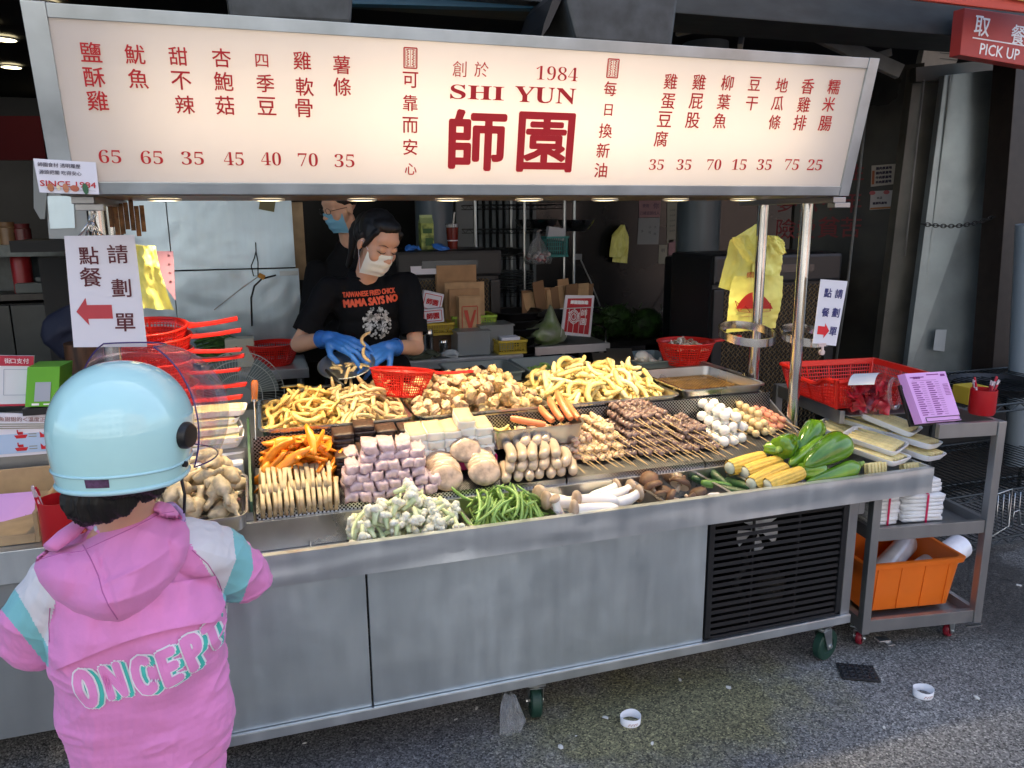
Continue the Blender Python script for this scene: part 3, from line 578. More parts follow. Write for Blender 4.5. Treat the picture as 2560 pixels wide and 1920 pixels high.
# trays ------------------------------------------------------------
def tray(name, label, x0, x1, y0, y1, zb, zt, m=TRAY, tp=.02, tilt=0, cat='tray', grp=None, rim=.014, cr=.03, yaw=0):
    """pressed steel pan with rounded corners and a rolled rim"""
    cx, cy = (x0 + x1) / 2, (y0 + y1) / 2; o = thing(name, label, cat, (cx, cy, zb), (tilt, 0, yaw), grp)
    def rr(hx, hy, z, c, n=5):
        pts = []
        for (sx, sy, a0) in ((1, 1, 0), (-1, 1, 90), (-1, -1, 180), (1, -1, 270)):
            for i in range(n): a = R_(a0 + 90 * i / (n - 1)); pts.append((sx * (hx - c) + c * math.cos(a), sy * (hy - c) + c * math.sin(a), z))
        return pts
    hx, hy = (x1 - x0) / 2, (y1 - y0) / 2; H = zt - zb; t = .0015
    ls = [rr(hx - tp - .012, hy - tp - .012, 0, cr), rr(hx - tp, hy - tp, .012, cr), rr(hx - rim, hy - rim, H - .002, cr), rr(hx - rim + .003, hy - rim + .003, H, cr), rr(hx, hy, H, cr + .01), rr(hx, hy, H - .007, cr + .01),
          rr(hx - .002, hy - .002, H - .007, cr + .01), rr(hx - .002, hy - .002, H - t, cr + .01), rr(hx - rim + .001, hy - rim + .001, H - t - .002, cr), rr(hx - tp + t, hy - tp + t, .011, cr), rr(hx - tp - .011, hy - tp - .011, -t, cr)]
    g = MB(); n = len(ls[0]); v = [p for l in ls for p in l]
    f = [(i * n + j, i * n + (j + 1) % n, (i + 1) * n + (j + 1) % n, (i + 1) * n + j) for i in range(len(ls) - 1) for j in range(n)] + [tuple(range(n)), tuple((len(ls) - 1) * n + j for j in range(n))[::-1]]
    g.add(v, f); b = g.build('pan', m, o, 'a'); return o
ZT = .995
T1 = tray('food_tray', 'big steel tray heaped with yellow squid strips, left end', -.045, .495, 2.70, 3.20, .93, ZT)
T2 = tray('food_tray', 'big steel tray heaped with floured chicken chunks', .505, 1.035, 2.70, 3.20, .93, ZT)
T3 = tray('food_tray', 'big steel tray heaped with pale yellow potato sticks', 1.045, 1.60, 2.70, 3.20, .93, ZT)
T4 = tray('food_tray', 'nearly empty steel tray with a brown oily rack, right end', 1.61, 2.01, 2.70, 3.16, .945, 1.01)
g = MB()
for i in range(20): g.tube([(-.165 + i * .0174, -.19, .022), (-.165 + i * .0174, .19, .022)], .0013, 5)
for i in range(22): g.tube([(-.17, -.19 + i * .0181, .0245), (.17, -.19 + i * .0181, .0245)], .0013, 5)
g.build('wire_rack', mat('oily_rack', (.30, .17, .05), .35, .7, var=.3, scale=20), T4)
g = MB(); g.box((0, 0, .013), (.33, .39, .004)); g.build('oil_film', mat('oil_film', (.13, .07, .02), .2, var=.3, scale=9, coat=.5), T4)
def mound(x0, x1, y0, y1, zb, h, px=.5, py=.5, p=2.0):
    def f(x, y):
        u = (x - x0) / (x1 - x0); v = (y - y0) / (y1 - y0); du = (u - px) / (px if u < px else 1 - px); dv = (v - py) / (py if v < py else 1 - py)
        return zb + h * max(0, 1 - abs(du) ** p) * max(0, 1 - abs(dv) ** p)
    return f
base = lambda x, y: .945
# 1 squid strips
SQM = [food('squid_batter', (.64, .43, .14), .36, var=.25, scale=90, rnd=.16, bump=.002, bscale=200), food('squid_pale', (.58, .42, .21), .36, var=.25, scale=90, rnd=.16, bump=.002, bscale=200), food('squid_brown', (.47, .31, .16), .42, var=.14, scale=60, rnd=.16, bump=.0006)]
def strips(m, L, r, bends, flat, amp=.25, seg=9, n=7, k=0, ends=.5):
    out = []
    for i, b in enumerate(bends): out.append(cyl_shape(L, r, b, seg, n, 11 * i + k, amp, 55, flat, ends).mesh('strip', m, True))
    return out
B = (.05, .15, .3, .45, -.25, .6)
hp = Heap(-.03, .48, 2.72, 3.18, base); tg = mound(-.05, .50, 2.68, 3.22, .965, .100, .42, .5, 2.2)
for j in range(3):
    lo, hi = ((-.03, .24), (.22, .38), (.36, .48))[j]; h2 = hp; ms = strips(SQM[j], .088, .0095, B, .75, k=j)
    for i in range((135, 75, 55)[j]):
        best = None
        for _ in range(9):
            x = random.uniform(lo + .02, hi - .01); y = random.uniform(2.745, 3.16); d = tg(x, y) - hp.h(x, y, .008)
            if best is None or d > best[0]: best = (d, x, y)
        if best[0] < -.005: continue
        k = random.uniform(.8, 1.2); p0, p1 = hp.put(best[1], best[2], random.uniform(0, 6.28), .088 * k, .0095 * k)
        o = inst('squid_strip', random.choice(ms), mat=M_axis(p0, p1, random.uniform(-3, 3)) @ Matrix.Scale(k, 4))
        tag(o, ('yellow battered squid strip heaped in the left steel tray', 'pale tan squid strip in the middle of the left tray heap', 'brownish squid ring strip heaped under the red colander')[j], 'squid strip', 'squid strips heaped in the left tray')
def rough(g, s):
    a = np.array(g.v); a += nvec(a, 420, s) * .0016; g.v = a.tolist(); return g
# 2 floured chicken chunks
CKM = [food('floured_chicken', (.62, .43, .21), .6, var=.25, scale=70, rnd=.2, bump=.0018, bscale=160), food('floured_chicken_pink', (.56, .39, .25), .6, var=.28, scale=60, rnd=.2, bump=.0018, bscale=160)]
ck = [rough(blob_shape(.0172, 40 + i, .5, 95, 3, (1.4, 1, .85)), i).mesh('chunk', CKM[i % 2], True) for i in range(8)]
hp = Heap(.50, 1.03, 2.72, 3.18, base); tg = mound(.44, 1.06, 2.66, 3.24, .965, .108, .55, .5, 2.0)
pour(299, hp, tg, ck, 'chicken_chunk', 'flour-coated brown chicken chunk heaped in the middle steel tray', 'fried chicken', 'chicken chunks heaped in the middle tray', .044, .0158, margin=.025, pack=.75)
# 3 pale yellow sticks
STM = [food('yellow_stick', (.70, .53, .20), .45, var=.2, scale=90, rnd=.12, bump=.002, bscale=220), food('pale_stick', (.72, .60, .33), .45, var=.18, scale=90, rnd=.12, bump=.002, bscale=220)]
st = strips(STM[0], .100, .0108, (.05, .15, .3, .4, -.1), .9, .18) + strips(STM[1], .095, .0105, (.0, .2, .32), .9, .18, k=5)
hp = Heap(1.04, 1.60, 2.72, 3.18, base); tg = mound(1.0, 1.64, 2.66, 3.26, .965, .112, .45, .52, 1.8)
pour(295, hp, tg, st, 'potato_stick', 'pale yellow floury stick heaped in the right steel tray', 'snack stick', 'yellow sticks heaped in the right tray', .095, .0100, margin=.025)
# row in front, on the perforated shelf ------------------------------
sb = lambda x, y: shz(y)
def S(px, py, dz=0):      # point on the shelf plane
    n = Vector((0, -(SH1[1] - SH0[1]), SH1[0] - SH0[0])); n.normalize(); return PL(px, py, Vector((0, SH0[0], SH0[1] + dz)), n)
# orange fillets
OR = food('orange_marinade', (.72, .23, .015), .3, var=.22, scale=30, rnd=.12, coat=.2)
fl = [cyl_shape(.12, .019, b, 10, 8, 70 + i, .3, 45, .5, .35, prof=lambda t: .35 + .75 * math.sin(math.pi * min(1, t * .8 + .12))).mesh('fillet', OR, True) for i, b in enumerate((.1, .2, -.15, .05))]
for m_ in fl: m_.transform(Matrix.Diagonal((1.12, .72, .6, 1)))
hp = Heap(-.05, .215, 2.53, 2.70, sb); tg = mound(-.09, .25, 2.46, 2.76, .85, .09, .5, .6, 2.2)
pour(75, hp, tg, fl, 'chicken_fillet', 'bright orange marinated fillet strip heaped beside the green board', 'fillet', 'orange fillets heaped on the shelf', .115, .009, margin=.02, yaw=lambda: random.choice((random.uniform(-.5, .5), random.uniform(.9, 2.0))))
# grey tan slabs standing in a row
SLB = food('tan_slab', (.43, .32, .18), .45, var=.2, scale=25, rnd=.1)
sl_ = [rbox(.108, .0140, .05, 90 + i, .2, freq=30).mesh('slab', SLB, True) for i in range(4)]
n = 14
for i in range(n):
    x = -.045 + i * .0178; q = S(640 + i * 15.2, 1262)
    for row in range(2):
        y0 = (2.47, 2.525)[row]; z0 = (shz(2.47) + .020, shz(2.525) + .042)[row]
        if row == 1 and i == 13: continue
        m4 = Matrix.Translation((x + .004 * row, y0, z0)) @ Matrix.Rotation(R_(90 + random.uniform(-7, 7)), 4, 'Z') @ Matrix.Rotation(R_(30 + random.uniform(-6, 6)) * -1, 4, 'Y') @ Matrix.Rotation(R_(random.uniform(-8, 8)), 4, 'X')
        solo('fish_cake_slab', sl_[i % 4], m4, 'flat tan fish cake slab standing on edge in the front row of slabs', 'fish cake', 'tan slabs standing in a row')
# black blocks
BK = mat('rice_cake_black', (.018, .013, .014), .32, var=.4, scale=60, bump=.003, bscale=120, spec=.6); BK2 = mat('rice_cake_brown', (.05, .022, .014), .5, var=.4, scale=90, bump=.001)
def blackblock(seed):
    g = rbox(.085, .07, .018, seed, .10); return g
bkm = []
for i in range(3):
    g = blackblock(120 + i); me = g.mesh('block', [BK, BK2], True)
    for p in me.polygons: p.material_index = 1 if p.normal.z > .8 else 0
    bkm.append(me)
for cx, cy, nlay in ((.235, 2.655, 7), (.31, 2.66, 8), (.385, 2.655, 7), (.46, 2.65, 7), (.235, 2.575, 5), (.31, 2.575, 6), (.385, 2.575, 5), (.435, 2.57, 3)):
    for k in range(nlay):
        m4 = Matrix.Translation((cx + random.uniform(-.003, .003), cy + random.uniform(-.003, .003), shz(cy) + .012 + k * .0185)) @ Matrix.Rotation(R_(random.uniform(-3, 3)), 4, 'Z') @ Matrix.Rotation(R_(11), 4, 'X') @ Matrix.Scale(.86, 4, (1, 0, 0))
        solo('rice_blood_cake', bkm[k % 3], m4, 'black glossy rice cake block stacked behind the wrapped pink blocks', 'rice cake', 'black rice cake blocks in stacks')
# pinkish film-wrapped blocks
PK = food('wrapped_pink', (.56, .41, .42), .22, var=.16, scale=45, rnd=.08, coat=.6, bump=.0018, bscale=70)
pk = [rbox(.078, .05, .030, 140 + i, .30, freq=62).mesh('wrapped_block', PK, True) for i in range(4)]
lv = [(5, 2.450, 0), (5, 2.475, 1), (5, 2.495, 2), (4, 2.515, 3), (3, 2.53, 4)]
for k in range(6):
    nrow = 7 if k < 2 else (6 if k < 4 else (4 if k == 4 else 3)); xs = .232 + (0 if k < 4 else .085 * .4)
    for row in range(2 if k < 5 else 1):
        for i in range(nrow if row == 0 else min(6, nrow)):
            pitch = .0445; x = xs + i * pitch + (k % 2) * .012; y = 2.462 + k * .011 + row * .085
            if k >= 4: x = .30 + i * .055 + (k - 4) * .01
            z = shz(2.46) + .017 + k * .0285 + row * .015
            if row == 1 and k > 3: continue
            m4 = Matrix.Translation((x, y, z)) @ Matrix.Rotation(R_(90 if k % 3 else 90) + R_(random.uniform(-7, 7)), 4, 'Z') @ Matrix.Rotation(R_(-9 + random.uniform(-3, 3)), 4, 'Y') @ Matrix.Scale(.84, 4, (0, 1, 0))
            if k >= 4: m4 = Matrix.Translation((x, y + .01, z)) @ Matrix.Rotation(R_(85 + random.uniform(-9, 9)), 4, 'Z') @ Matrix.Rotation(R_(-15), 4, 'Y')
            solo('wrapped_block', random.choice(pk), m4, 'pinkish film-wrapped snack block in the brick-like pile', 'wrapped snack', 'pink wrapped blocks piled like bricks')
# tofu
TF = food('tofu_white', (.76, .72, .63), .42, var=.04, scale=20, sss=.3, rnd=.04); TF2 = food('tofu_skin', (.50, .35, .22), .5, var=.05, scale=20)
tf = []
for i in range(3):
    me = rbox(.062, .085, .036, 160 + i, .08, freq=30).mesh('tofu', [TF, TF2], True)
    tf.append(me)
tft = []
for i in range(3):
    me = rbox(.062, .095, .036, 170 + i, .08, freq=30).mesh('tofu_top', [TF, TF2], True)
    for p in me.polygons: p.material_index = 1 if p.normal.z > .7 else 0
    tft.append(me)
g = MB(); g.bb(.47, .755, 2.535, 2.70, .832, .84); g.bb(.47, .755, 2.530, 2.535, .832, .862); g.bb(.755, .76, 2.53, 2.70, .832, .875); g.bb(.47, .475, 2.535, 2.70, .84, .86)
tag(g.build('tofu_tray', mat('magenta_plastic', (.42, .01, .12), .35), bevel=.001), 'shallow magenta plastic tray under the stacked tofu', 'tray')
for i, x in enumerate((.485, .545, .605, .665, .725)):
    nl = (4, 4, 4, 5, 4)[i]
    for k in range(nl):
        m4 = Matrix.Translation((x + .005 + random.uniform(-.002, .002) - .003 * k, 2.590 + k * .004 + random.uniform(-.003, .003), .862 + k * .0345)) @ Matrix.Rotation(R_(random.uniform(-3, 3)), 4, 'Z') @ Matrix.Rotation(R_(6 + 3 * k), 4, 'X') @ Matrix.Rotation(R_(random.uniform(-3, 3)), 4, 'Y')
        solo('tofu_block', (tft if k == nl - 1 else tf)[i % 3], m4, 'white tofu block with a tan top, topmost of its stack' if k == nl - 1 else 'white tofu block in the lower courses of the tofu stack', 'tofu', 'stacked tofu blocks')
# steel pan with hot dogs
hx0 = P(1222, 1062, y=2.58).x; hx1 = P(1462, 1050, y=2.58).x
HT = tray('small_pan', 'small steel pan holding hot dogs and yellow shreds', hx0, hx1 - .01, 2.555, 2.73, .885, .972, cr=.02, rim=.008, tp=.012, tilt=R_(9))
HD = food('hot_dog', (.60, .19, .075), .3, var=.06, scale=12, spec=.6, rnd=.06)
hd = cyl_shape(.15, .0135, .03, 10, 12, 3, .03, 20, 1, .72).mesh('hot_dog', HD, 'a')
def by_px(a, ya, b, yb): return P(*a, y=ya), P(*b, y=yb)
for a, ya, b, yb, lb in (((1278, 1046), 2.64, (1362, 1062), 2.60, 'lone reddish hot dog lying left in the small pan'), ((1350, 1020), 2.70, (1380, 1052), 2.62, 'hot dog leaning low at the left of the bunch in the pan'),
                     ((1372, 998), 2.71, (1402, 1048), 2.60, 'hot dog leaning steeply in the middle of the bunch'), ((1392, 982), 2.72, (1425, 1046), 2.59, 'tallest hot dog of the bunch in the small pan'), ((1412, 1000), 2.72, (1444, 1046), 2.60, 'rightmost hot dog of the bunch in the small pan')):
    p0, p1 = by_px(a, ya, b, yb); k = (p1 - p0).length / .145; solo('hot_dog', hd, M_axis(p0, p1) @ Matrix.Diagonal((k, 1.05, 1.05, 1)), lb, 'hot dog')
cs = strips(STM[0], .05, .006, (.3, .4), .8)
hp = Heap(hx0 + .015, hx1 - .03, 2.58, 2.70, lambda x, y: .915); pour(30, hp, lambda x, y: .945, cs, 'cheese_shred', 'yellow curled shred lying in the small hot dog pan', 'yellow shred', 'yellow shreds under the hot dogs', .045, .006, margin=.012)
# chicken cutlets: stacked, overlapping like roof tiles
PT = food('raw_cutlet', (.42, .30, .215), .30, var=.3, scale=38, rnd=.07, coat=.3, bump=.0012, bscale=60)
pt = []
for i in range(4):
    g = MB(); rs = np.random.RandomState(i)
    pr = [(.0, .011), (.035, .011), (.056, .008), (.062, .0), (.056, -.008), (.03, -.010), (0, -.010)]; g.lathe(pr, 20, sx=1.0, sy=.82); a = np.array(g.v); a += nvec(a, 45, 60 + i) * .003; a[:, 2] += .004 * np.cos(a[:, 0] * 90 + i); g.v = a.tolist(); pt.append(g.mesh('cutlet', PT, True))
def cut_stack(cx, y, n, lb, z0=0, sc=1.0):
    for k in range(n):
        m4 = Matrix.Translation((cx + random.uniform(-.002, .002), y + k * .0155, shz(y) + .044 + z0 + k * .006)) @ Matrix.Rotation(R_(58 - k * 1.0 + random.uniform(-3, 3)), 4, 'X') @ Matrix.Rotation(random.uniform(-.2, .2), 4, 'Z') @ Matrix.Scale(sc, 4)
        solo('cutlet', pt[k % 4], m4, lb, 'chicken cutlet', 'raw cutlets stacked in overlapping rows')
cut_stack(.555, 2.452, 8, 'pale round cutlet in the left overlapping row', sc=.92); cut_stack(.692, 2.458, 8, 'pale round cutlet in the right overlapping row', sc=.92); cut_stack(.645, 2.53, 3, 'pale cutlet lying on top between the two rows', -.0 + .045, .88)
# pale sausages
SG = food('rice_sausage', (.50, .38, .27), .2, var=.07, scale=14, rnd=.08, coat=.5)
sg = [cyl_shape(.115, .0195, b, 12, 12, 30 + i, .05, 25, 1, .62).mesh('sausage', SG, True) for i, b in enumerate((.06, .12, .0, .2))]
for lay, (n, x0, y, z) in enumerate(((7, .775, 2.475, .020), (6, .797, 2.48, .049), (5, .80, 2.50, .077), (3, .875, 2.56, .094))):
    for i in range(n):
        x = x0 + i * .0415; m4 = Matrix.Translation((x, y + .012 + random.uniform(-.008, .008), shz(y) + z + .004)) @ Matrix.Rotation(R_(90 + random.uniform(-9, 9) - 12), 4, 'Z') @ Matrix.Rotation(R_(-15), 4, 'Y')
        solo('sausage', random.choice(sg), m4, ('pale rice sausage in the bottom layer beside the cutlets', 'pale rice sausage in the second layer beside the cutlets', 'pale rice sausage in the third layer beside the cutlets', 'pale rice sausage on top of the sausage pile')[lay], 'sausage', 'pale sausages piled in layers')
# skewers
STICK = mat('bamboo', (.55, .38, .18), .6)
def skewer_mesh(kind, seed):
    rs = np.random.RandomState(seed); g = MB(); n = 8 if kind != 'ball' else 4
    if kind == 'ball':
        for i in range(n):
            b = blob_shape(.0215, seed * 7 + i, .14, 50, 2); a = np.array(b.v) + [i * .0395 - .06, 0, 0]; g.add(a.tolist(), b.f)
    elif kind == 'bead':
        for i in range(5):
            b = blob_shape(.0165, seed * 7 + i, .05, 20, 2); a = np.array(b.v) + [i * .030 - .06, 0, 0]; g.add(a.tolist(), b.f)
    elif kind == 'link':
        for i in range(4):
            b = blob_shape(.013, seed * 7 + i, .05, 20, 2, (1.5, 1, 1)); a = np.array(b.v) + [i * .031 - .05, 0, 0]; g.add(a.tolist(), b.f)
    else:
        for i in range(n):
            b = blob_shape(.0135, seed * 9 + i, .38, 110, 2, (.85, 1.15, .95)); a = np.array(b.v) + [i * .0165 - .065, rs.uniform(-.002, .002), rs.uniform(-.002, .002)]; g.add(a.tolist(), b.f)
    return g
def skewer_set(kind, m, seeds): return [skewer_mesh(kind, s).mesh('meat', m, True) for s in seeds]
SKL = food('skewer_pale', (.60, .42, .25), .32, var=.3, scale=60, rnd=.12, coat=.2); SKR = food('skewer_red', (.56, .20, .13), .32, var=.45, scale=70, col2=(.66, .50, .34), rnd=.1, coat=.2)
SKD = food('skewer_dark', (.115, .055, .04), .3, var=.5, scale=55, col2=(.25, .16, .13), rnd=.2, coat=.3); SKW = food('fish_ball', (.76, .73, .68), .35, rnd=.03, var=.04, scale=20); SKY = food('yellow_ball', (.66, .50, .27), .35, rnd=.05, var=.08, scale=18); SKP = food('pink_link', (.62, .26, .17), .3, rnd=.05)
g = MB(); g.tube([(-.08, 0, 0), (.125, 0, 0), (.13, 0, 0)], [.0017, .0017, .0006], 5); stick = g.mesh('stick', STICK)
def skewer(me, p, yaw, pitch, lb, cat, grp):
    m4 = Matrix.Translation(p) @ Matrix.Rotation(yaw, 4, 'Z') @ Matrix.Rotation(pitch, 4, 'Y'); o = thing('skewer', lb, cat, group=grp); o.matrix_basis = m4
    inst('meat', me, o); inst('stick', stick, o); return o
pale = skewer_set('meat', SKL, (1, 2, 3)); redd = skewer_set('meat', SKR, (4, 5)); dark = skewer_set('meat', SKD, (6, 7, 8, 9)); ballm = skewer_set('ball', SKW, (10, 11)); bead = skewer_set('bead', SKY, (12, 13)); linkm = skewer_set('link', SKP, (14, 15))
def rows(mes, x0, x1, dx, layers, lb, cat, grp, dz=.024, yb=2.56, yaw0=-68, pit=16):
    for l in range(layers):
        x = x0 + l * dx * .5; 
        while x < x1 - l * dx * .3:
            me = random.choice(mes); y = yb + l * .020 + random.uniform(-.012, .012)
            skewer(me, (x, y, shz(y) + .018 + l * dz), R_(yaw0 + random.uniform(-6, 6)), R_(pit + random.uniform(-3, 3)), lb, cat, grp); x += dx * random.uniform(.9, 1.1)
rows(pale + redd, 1.025, 1.14, .029, 3, 'raw chicken skewer with pale and red pieces beside the sausages', 'skewer', 'pale chicken skewers on the shelf')
rows(pale, 1.14, 1.25, .029, 4, 'pale knobbly chicken skewer beside the dark skewers', 'skewer', 'pale chicken skewers on the shelf')
rows(dark, 1.25, 1.48, .027, 5, 'dark brown gizzard skewer in the long stacked row', 'skewer', 'dark gizzard skewers on the shelf')
rows(dark, 1.48, 1.64, .029, 3, 'purplish brown gizzard skewer next to the white fish balls', 'skewer', 'dark gizzard skewers on the shelf')
rows(ballm, 1.665, 1.80, .045, 3, 'white fish ball skewer stacked on the shelf', 'skewer', 'white fish ball skewers', dz=.036, yb=2.59)
rows(bead, 1.845, 1.935, .035, 3, 'yellow fish ball skewer behind the green peppers', 'skewer', 'yellow ball skewers', dz=.027, yb=2.62)
rows(linkm, 1.955, 2.015, .03, 2, 'pink cocktail sausage skewer against the steel cheek', 'skewer', 'pink sausage skewers', yb=2.63)
# ------------------------------------------------------------------ vegetables in the trough
TZ = .675
def V(px, py, y): return P(px, py, y=y)
# cauliflower
CF1 = food('cauliflower_head', (.74, .70, .52), .65, var=.12, scale=40, rnd=.06, col2=(.80, .78, .66), bump=.002, bscale=140); CF2 = food('cauliflower_stem', (.50, .60, .28), .5, var=.2, scale=20, col2=(.68, .72, .48))
cfl = []
for i in range(5):
    g = MB(); rs = random.Random(i)
    g.cm = 1; g.tube([(-.035, 0, 0), (-.01, 0, .001), (.008, 0, 0)], [.006, .0085, .012], 7)
    for k in range(4): a = rs.uniform(0, 6.28); g.tube([(-.012, 0, 0), (.01, math.cos(a) * .01, math.sin(a) * .01)], [.005, .007], 5)
    g.cm = 0
    for k in range(12):
        b = blob_shape(rs.uniform(.0095, .0145), i * 20 + k, .3, 200, 1); th = rs.uniform(0, 6.28); q = rs.uniform(0, .019); a = np.array(b.v) + [.014 - q * .4 + rs.uniform(0, .006), math.cos(th) * q, math.sin(th) * q]; g.add(a.tolist(), b.f)
    cfl.append(g.mesh('floret', [CF1, CF2], True))
x0, x1 = P(868, 1350, y=2.2).x, DIVX[1] - .005
x0 = DIVX[0] - .03
hp = Heap(x0, x1, 2.20, 2.41, lambda x, y: TZ); tg = mound(x0 - .04, x1 + .05, 2.15, 2.47, TZ + .03, .105, .5, .5, 2)
pour(170, hp, tg, cfl, 'cauliflower_floret', 'white cauliflower floret with pale green stem in the trough', 'cauliflower', 'cauliflower florets in the trough', .05, .015, margin=.02, pack=.7)
stem = [cyl_shape(.12, .0085, .12, 8, 7, 200 + i, .2, 30, .8, .4, prof=lambda t: 1.1 - .75 * t).mesh('cauliflower_stalk', CF2, True) for i in range(2)]
for (a, ya, b, yb) in (((1040, 1262), 2.38, (1056, 1222), 2.43), ((985, 1270), 2.36, (1000, 1238), 2.41), ((930, 1300), 2.30, (990, 1325), 2.26), ((960, 1350), 2.22, (935, 1310), 2.30), ((1000, 1330), 2.24, (975, 1288), 2.33), ((900, 1290), 2.3, (880, 1330), 2.24)):
    p0, p1 = P(*a, y=ya), P(*b, y=yb); p0.z = max(p0.z, .75); solo('cauliflower_stalk', random.choice(stem), M_axis(p0, p1), 'long pale green cauliflower stalk sticking out of the florets', 'cauliflower', 'cauliflower stalks among the florets')
# green beans
GB = food('green_bean', (.25, .40, .10), .38, var=.2, scale=18, rnd=.2, sss=.05)
gb = [cyl_shape(.125, .0052, b, 9, 6, 210 + i, .15, 60, .85, .4).mesh('bean', GB, True) for i, b in enumerate((.0, .08, .16, .24, -.1))]
hp = Heap(DIVX[1] + .012, DIVX[2] - .012, 2.20, 2.412, lambda x, y: TZ); tg = mound(DIVX[1] - .03, DIVX[2] + .02, 2.15, 2.46, TZ + .03, .08, .45, .6, 2)
pour(150, hp, tg, gb, 'green_bean', 'raw green bean heaped in the trough between cauliflower and mushrooms', 'green bean', 'green beans heaped in the trough', .11, .006, margin=.03, yaw=lambda: random.gauss(1.2, .5))
for (a, ya, b, yb) in (((1190, 1258), 2.40, (1126, 1222), 2.42), ((1310, 1258), 2.36, (1240, 1238), 2.38), ((1370, 1290), 2.28, (1300, 1255), 2.33), ((1185, 1272), 2.35, (1262, 1240), 2.38), ((1188, 1322), 2.2, (1152, 1284), 2.25), ((1280, 1262), 2.36, (1310, 1232), 2.39)):
    p0, p1 = P(*a, y=ya), P(*b, y=yb); k = (p1 - p0).length / .125; solo('green_bean', gb[1], M_axis(p0, p1, 1.5) @ Matrix.Diagonal((k, 1.1, 1.1, 1)), 'long green bean lying across the top of the bean heap', 'green bean', 'green beans lying across the heap')
# king oyster mushrooms
KO = food('oyster_white', (.78, .73, .68), .5, var=.05, scale=14, sss=.2); KC = food('oyster_cap', (.42, .29, .19), .55, var=.25, scale=25, col2=(.52, .39, .28))
def king(seed, L=.15):
    g = MB(); pr = [(.0, 0), (.014, .004), (.021, .02), (.023, .05), (.020, .09), (.017, L - .03), (.018, L - .02)]
    g.lathe([(r, z) for r, z in pr], 14); g.cm = 1; g.lathe([(.018, L - .021), (.026, L - .018), (.029, L - .012), (.027, L - .004), (.018, L), (.0, L + .001)], 14)
    a = np.array(g.v); a = a[:, [2, 0, 1]]; a[:, 0] -= L / 2; a += nvec(a, 16, seed) * .003; a[:, 1] += .25 * (a[:, 0]) ** 2 / .1; g.v = a.tolist(); return g.mesh('mushroom', [KO, KC], True)
kg = [king(i) for i in range(3)]
for a, ya, b, yb, lb in (((1420, 1258), 2.38, (1348, 1236), 2.33, 'king oyster mushroom at the back left with its brown cap to the left'), ((1470, 1262), 2.30, (1345, 1258), 2.28, 'white king oyster mushroom lying left behind the front one'),
        ((1408, 1300), 2.24, (1388, 1258), 2.24, 'stubby king oyster mushroom standing with brown cap'), ((1560, 1255), 2.27, (1408, 1246), 2.28, 'king oyster mushroom lying with a brown cap at its left end'),
        ((1545, 1276), 2.21, (1420, 1276), 2.215, 'front king oyster mushroom lying along the lip, cap to the left'), ((1480, 1245), 2.37, (1550, 1214), 2.40, 'slim white king oyster mushroom pointing up right at the back'),
        ((1500, 1255), 2.33, (1590, 1222), 2.36, 'white king oyster mushroom in the middle of the right group'), ((1520, 1268), 2.26, (1605, 1236), 2.28, 'curved king oyster mushroom with cap at the right end')):
    p0, p1 = P(*a, y=ya), P(*b, y=yb); k = max(.7, min(1.1, (p1 - p0).length / .15)); solo('king_oyster_mushroom', random.choice(kg), M_axis(p0, p1, random.uniform(0, 3)) @ Matrix.Scale(k, 4), lb, 'mushroom')
# shiitake
SH = food('shiitake_cap', (.13, .065, .035), .55, var=.35, scale=20, rnd=.2, sss=.03); SHU = food('shiitake_under', (.62, .48, .35), .6)
g = MB(); g.lathe([(0, .022), (.016, .021), (.028, .014), (.034, .004), (.033, -.003), (.030, -.005)], 18); g.cm = 1; g.lathe([(.030, -.005), (.024, 0.0), (.008, .002)], 18); g.tube([(0, 0, .002), (.002, 0, -.014), (.004, 0, -.024)], [.006, .006, .007], 8)
a = np.array(g.v); a += nvec(a, 40, 5) * .0018; g.v = a.tolist(); shm = g.mesh('shiitake', [SH, SHU], True)
for px, py, y, rx, ry, rz, k, lb in ((1622, 1200, 2.40, 20, -30, 0, 1.1, 'dark shiitake at the back left, tilted up'), (1632, 1220, 2.33, -40, 10, 40, 1.15, 'large brown shiitake, cap towards the viewer'), (1700, 1212, 2.37, 35, 30, 80, 1.2, 'large shiitake at the back right'), (1695, 1198, 2.41, 150, 10, 10, .9, 'upturned shiitake showing its pale gills at the back'),
        (1590, 1240, 2.30, 30, 20, 0, .85, 'small shiitake at the left edge of the compartment'), (1652, 1244, 2.27, -60, 20, 20, .95, 'shiitake lying on its side beside the lip'), (1680, 1245, 2.24, -75, 0, 60, .95, 'shiitake standing on edge near the lip'), (1745, 1238, 2.25, -30, 20, 100, 1.1, 'flat brown shiitake at the right front'), (1724, 1247, 2.215, 120, 30, 0, .8, 'shiitake with its pale stem towards the viewer'), (1660, 1232, 2.32, 10, 10, 0, 1, 'brown shiitake in the middle of the heap')):
    p = P(px, py, y=y); solo('shiitake', shm, Matrix.Translation(p) @ Matrix.Rotation(R_(rz), 4, 'Z') @ Matrix.Rotation(R_(rx), 4, 'X') @ Matrix.Rotation(R_(ry), 4, 'Y') @ Matrix.Scale(k, 4), lb, 'mushroom')
solo('mushroom_piece', cyl_shape(.045, .0075, .1, 6, 8, 9, .2).mesh('stem', KO, True), M_axis(P(1770, 1238, y=2.215), P(1798, 1234, y=2.215)), 'pale cut mushroom stem by the divider', 'mushroom')
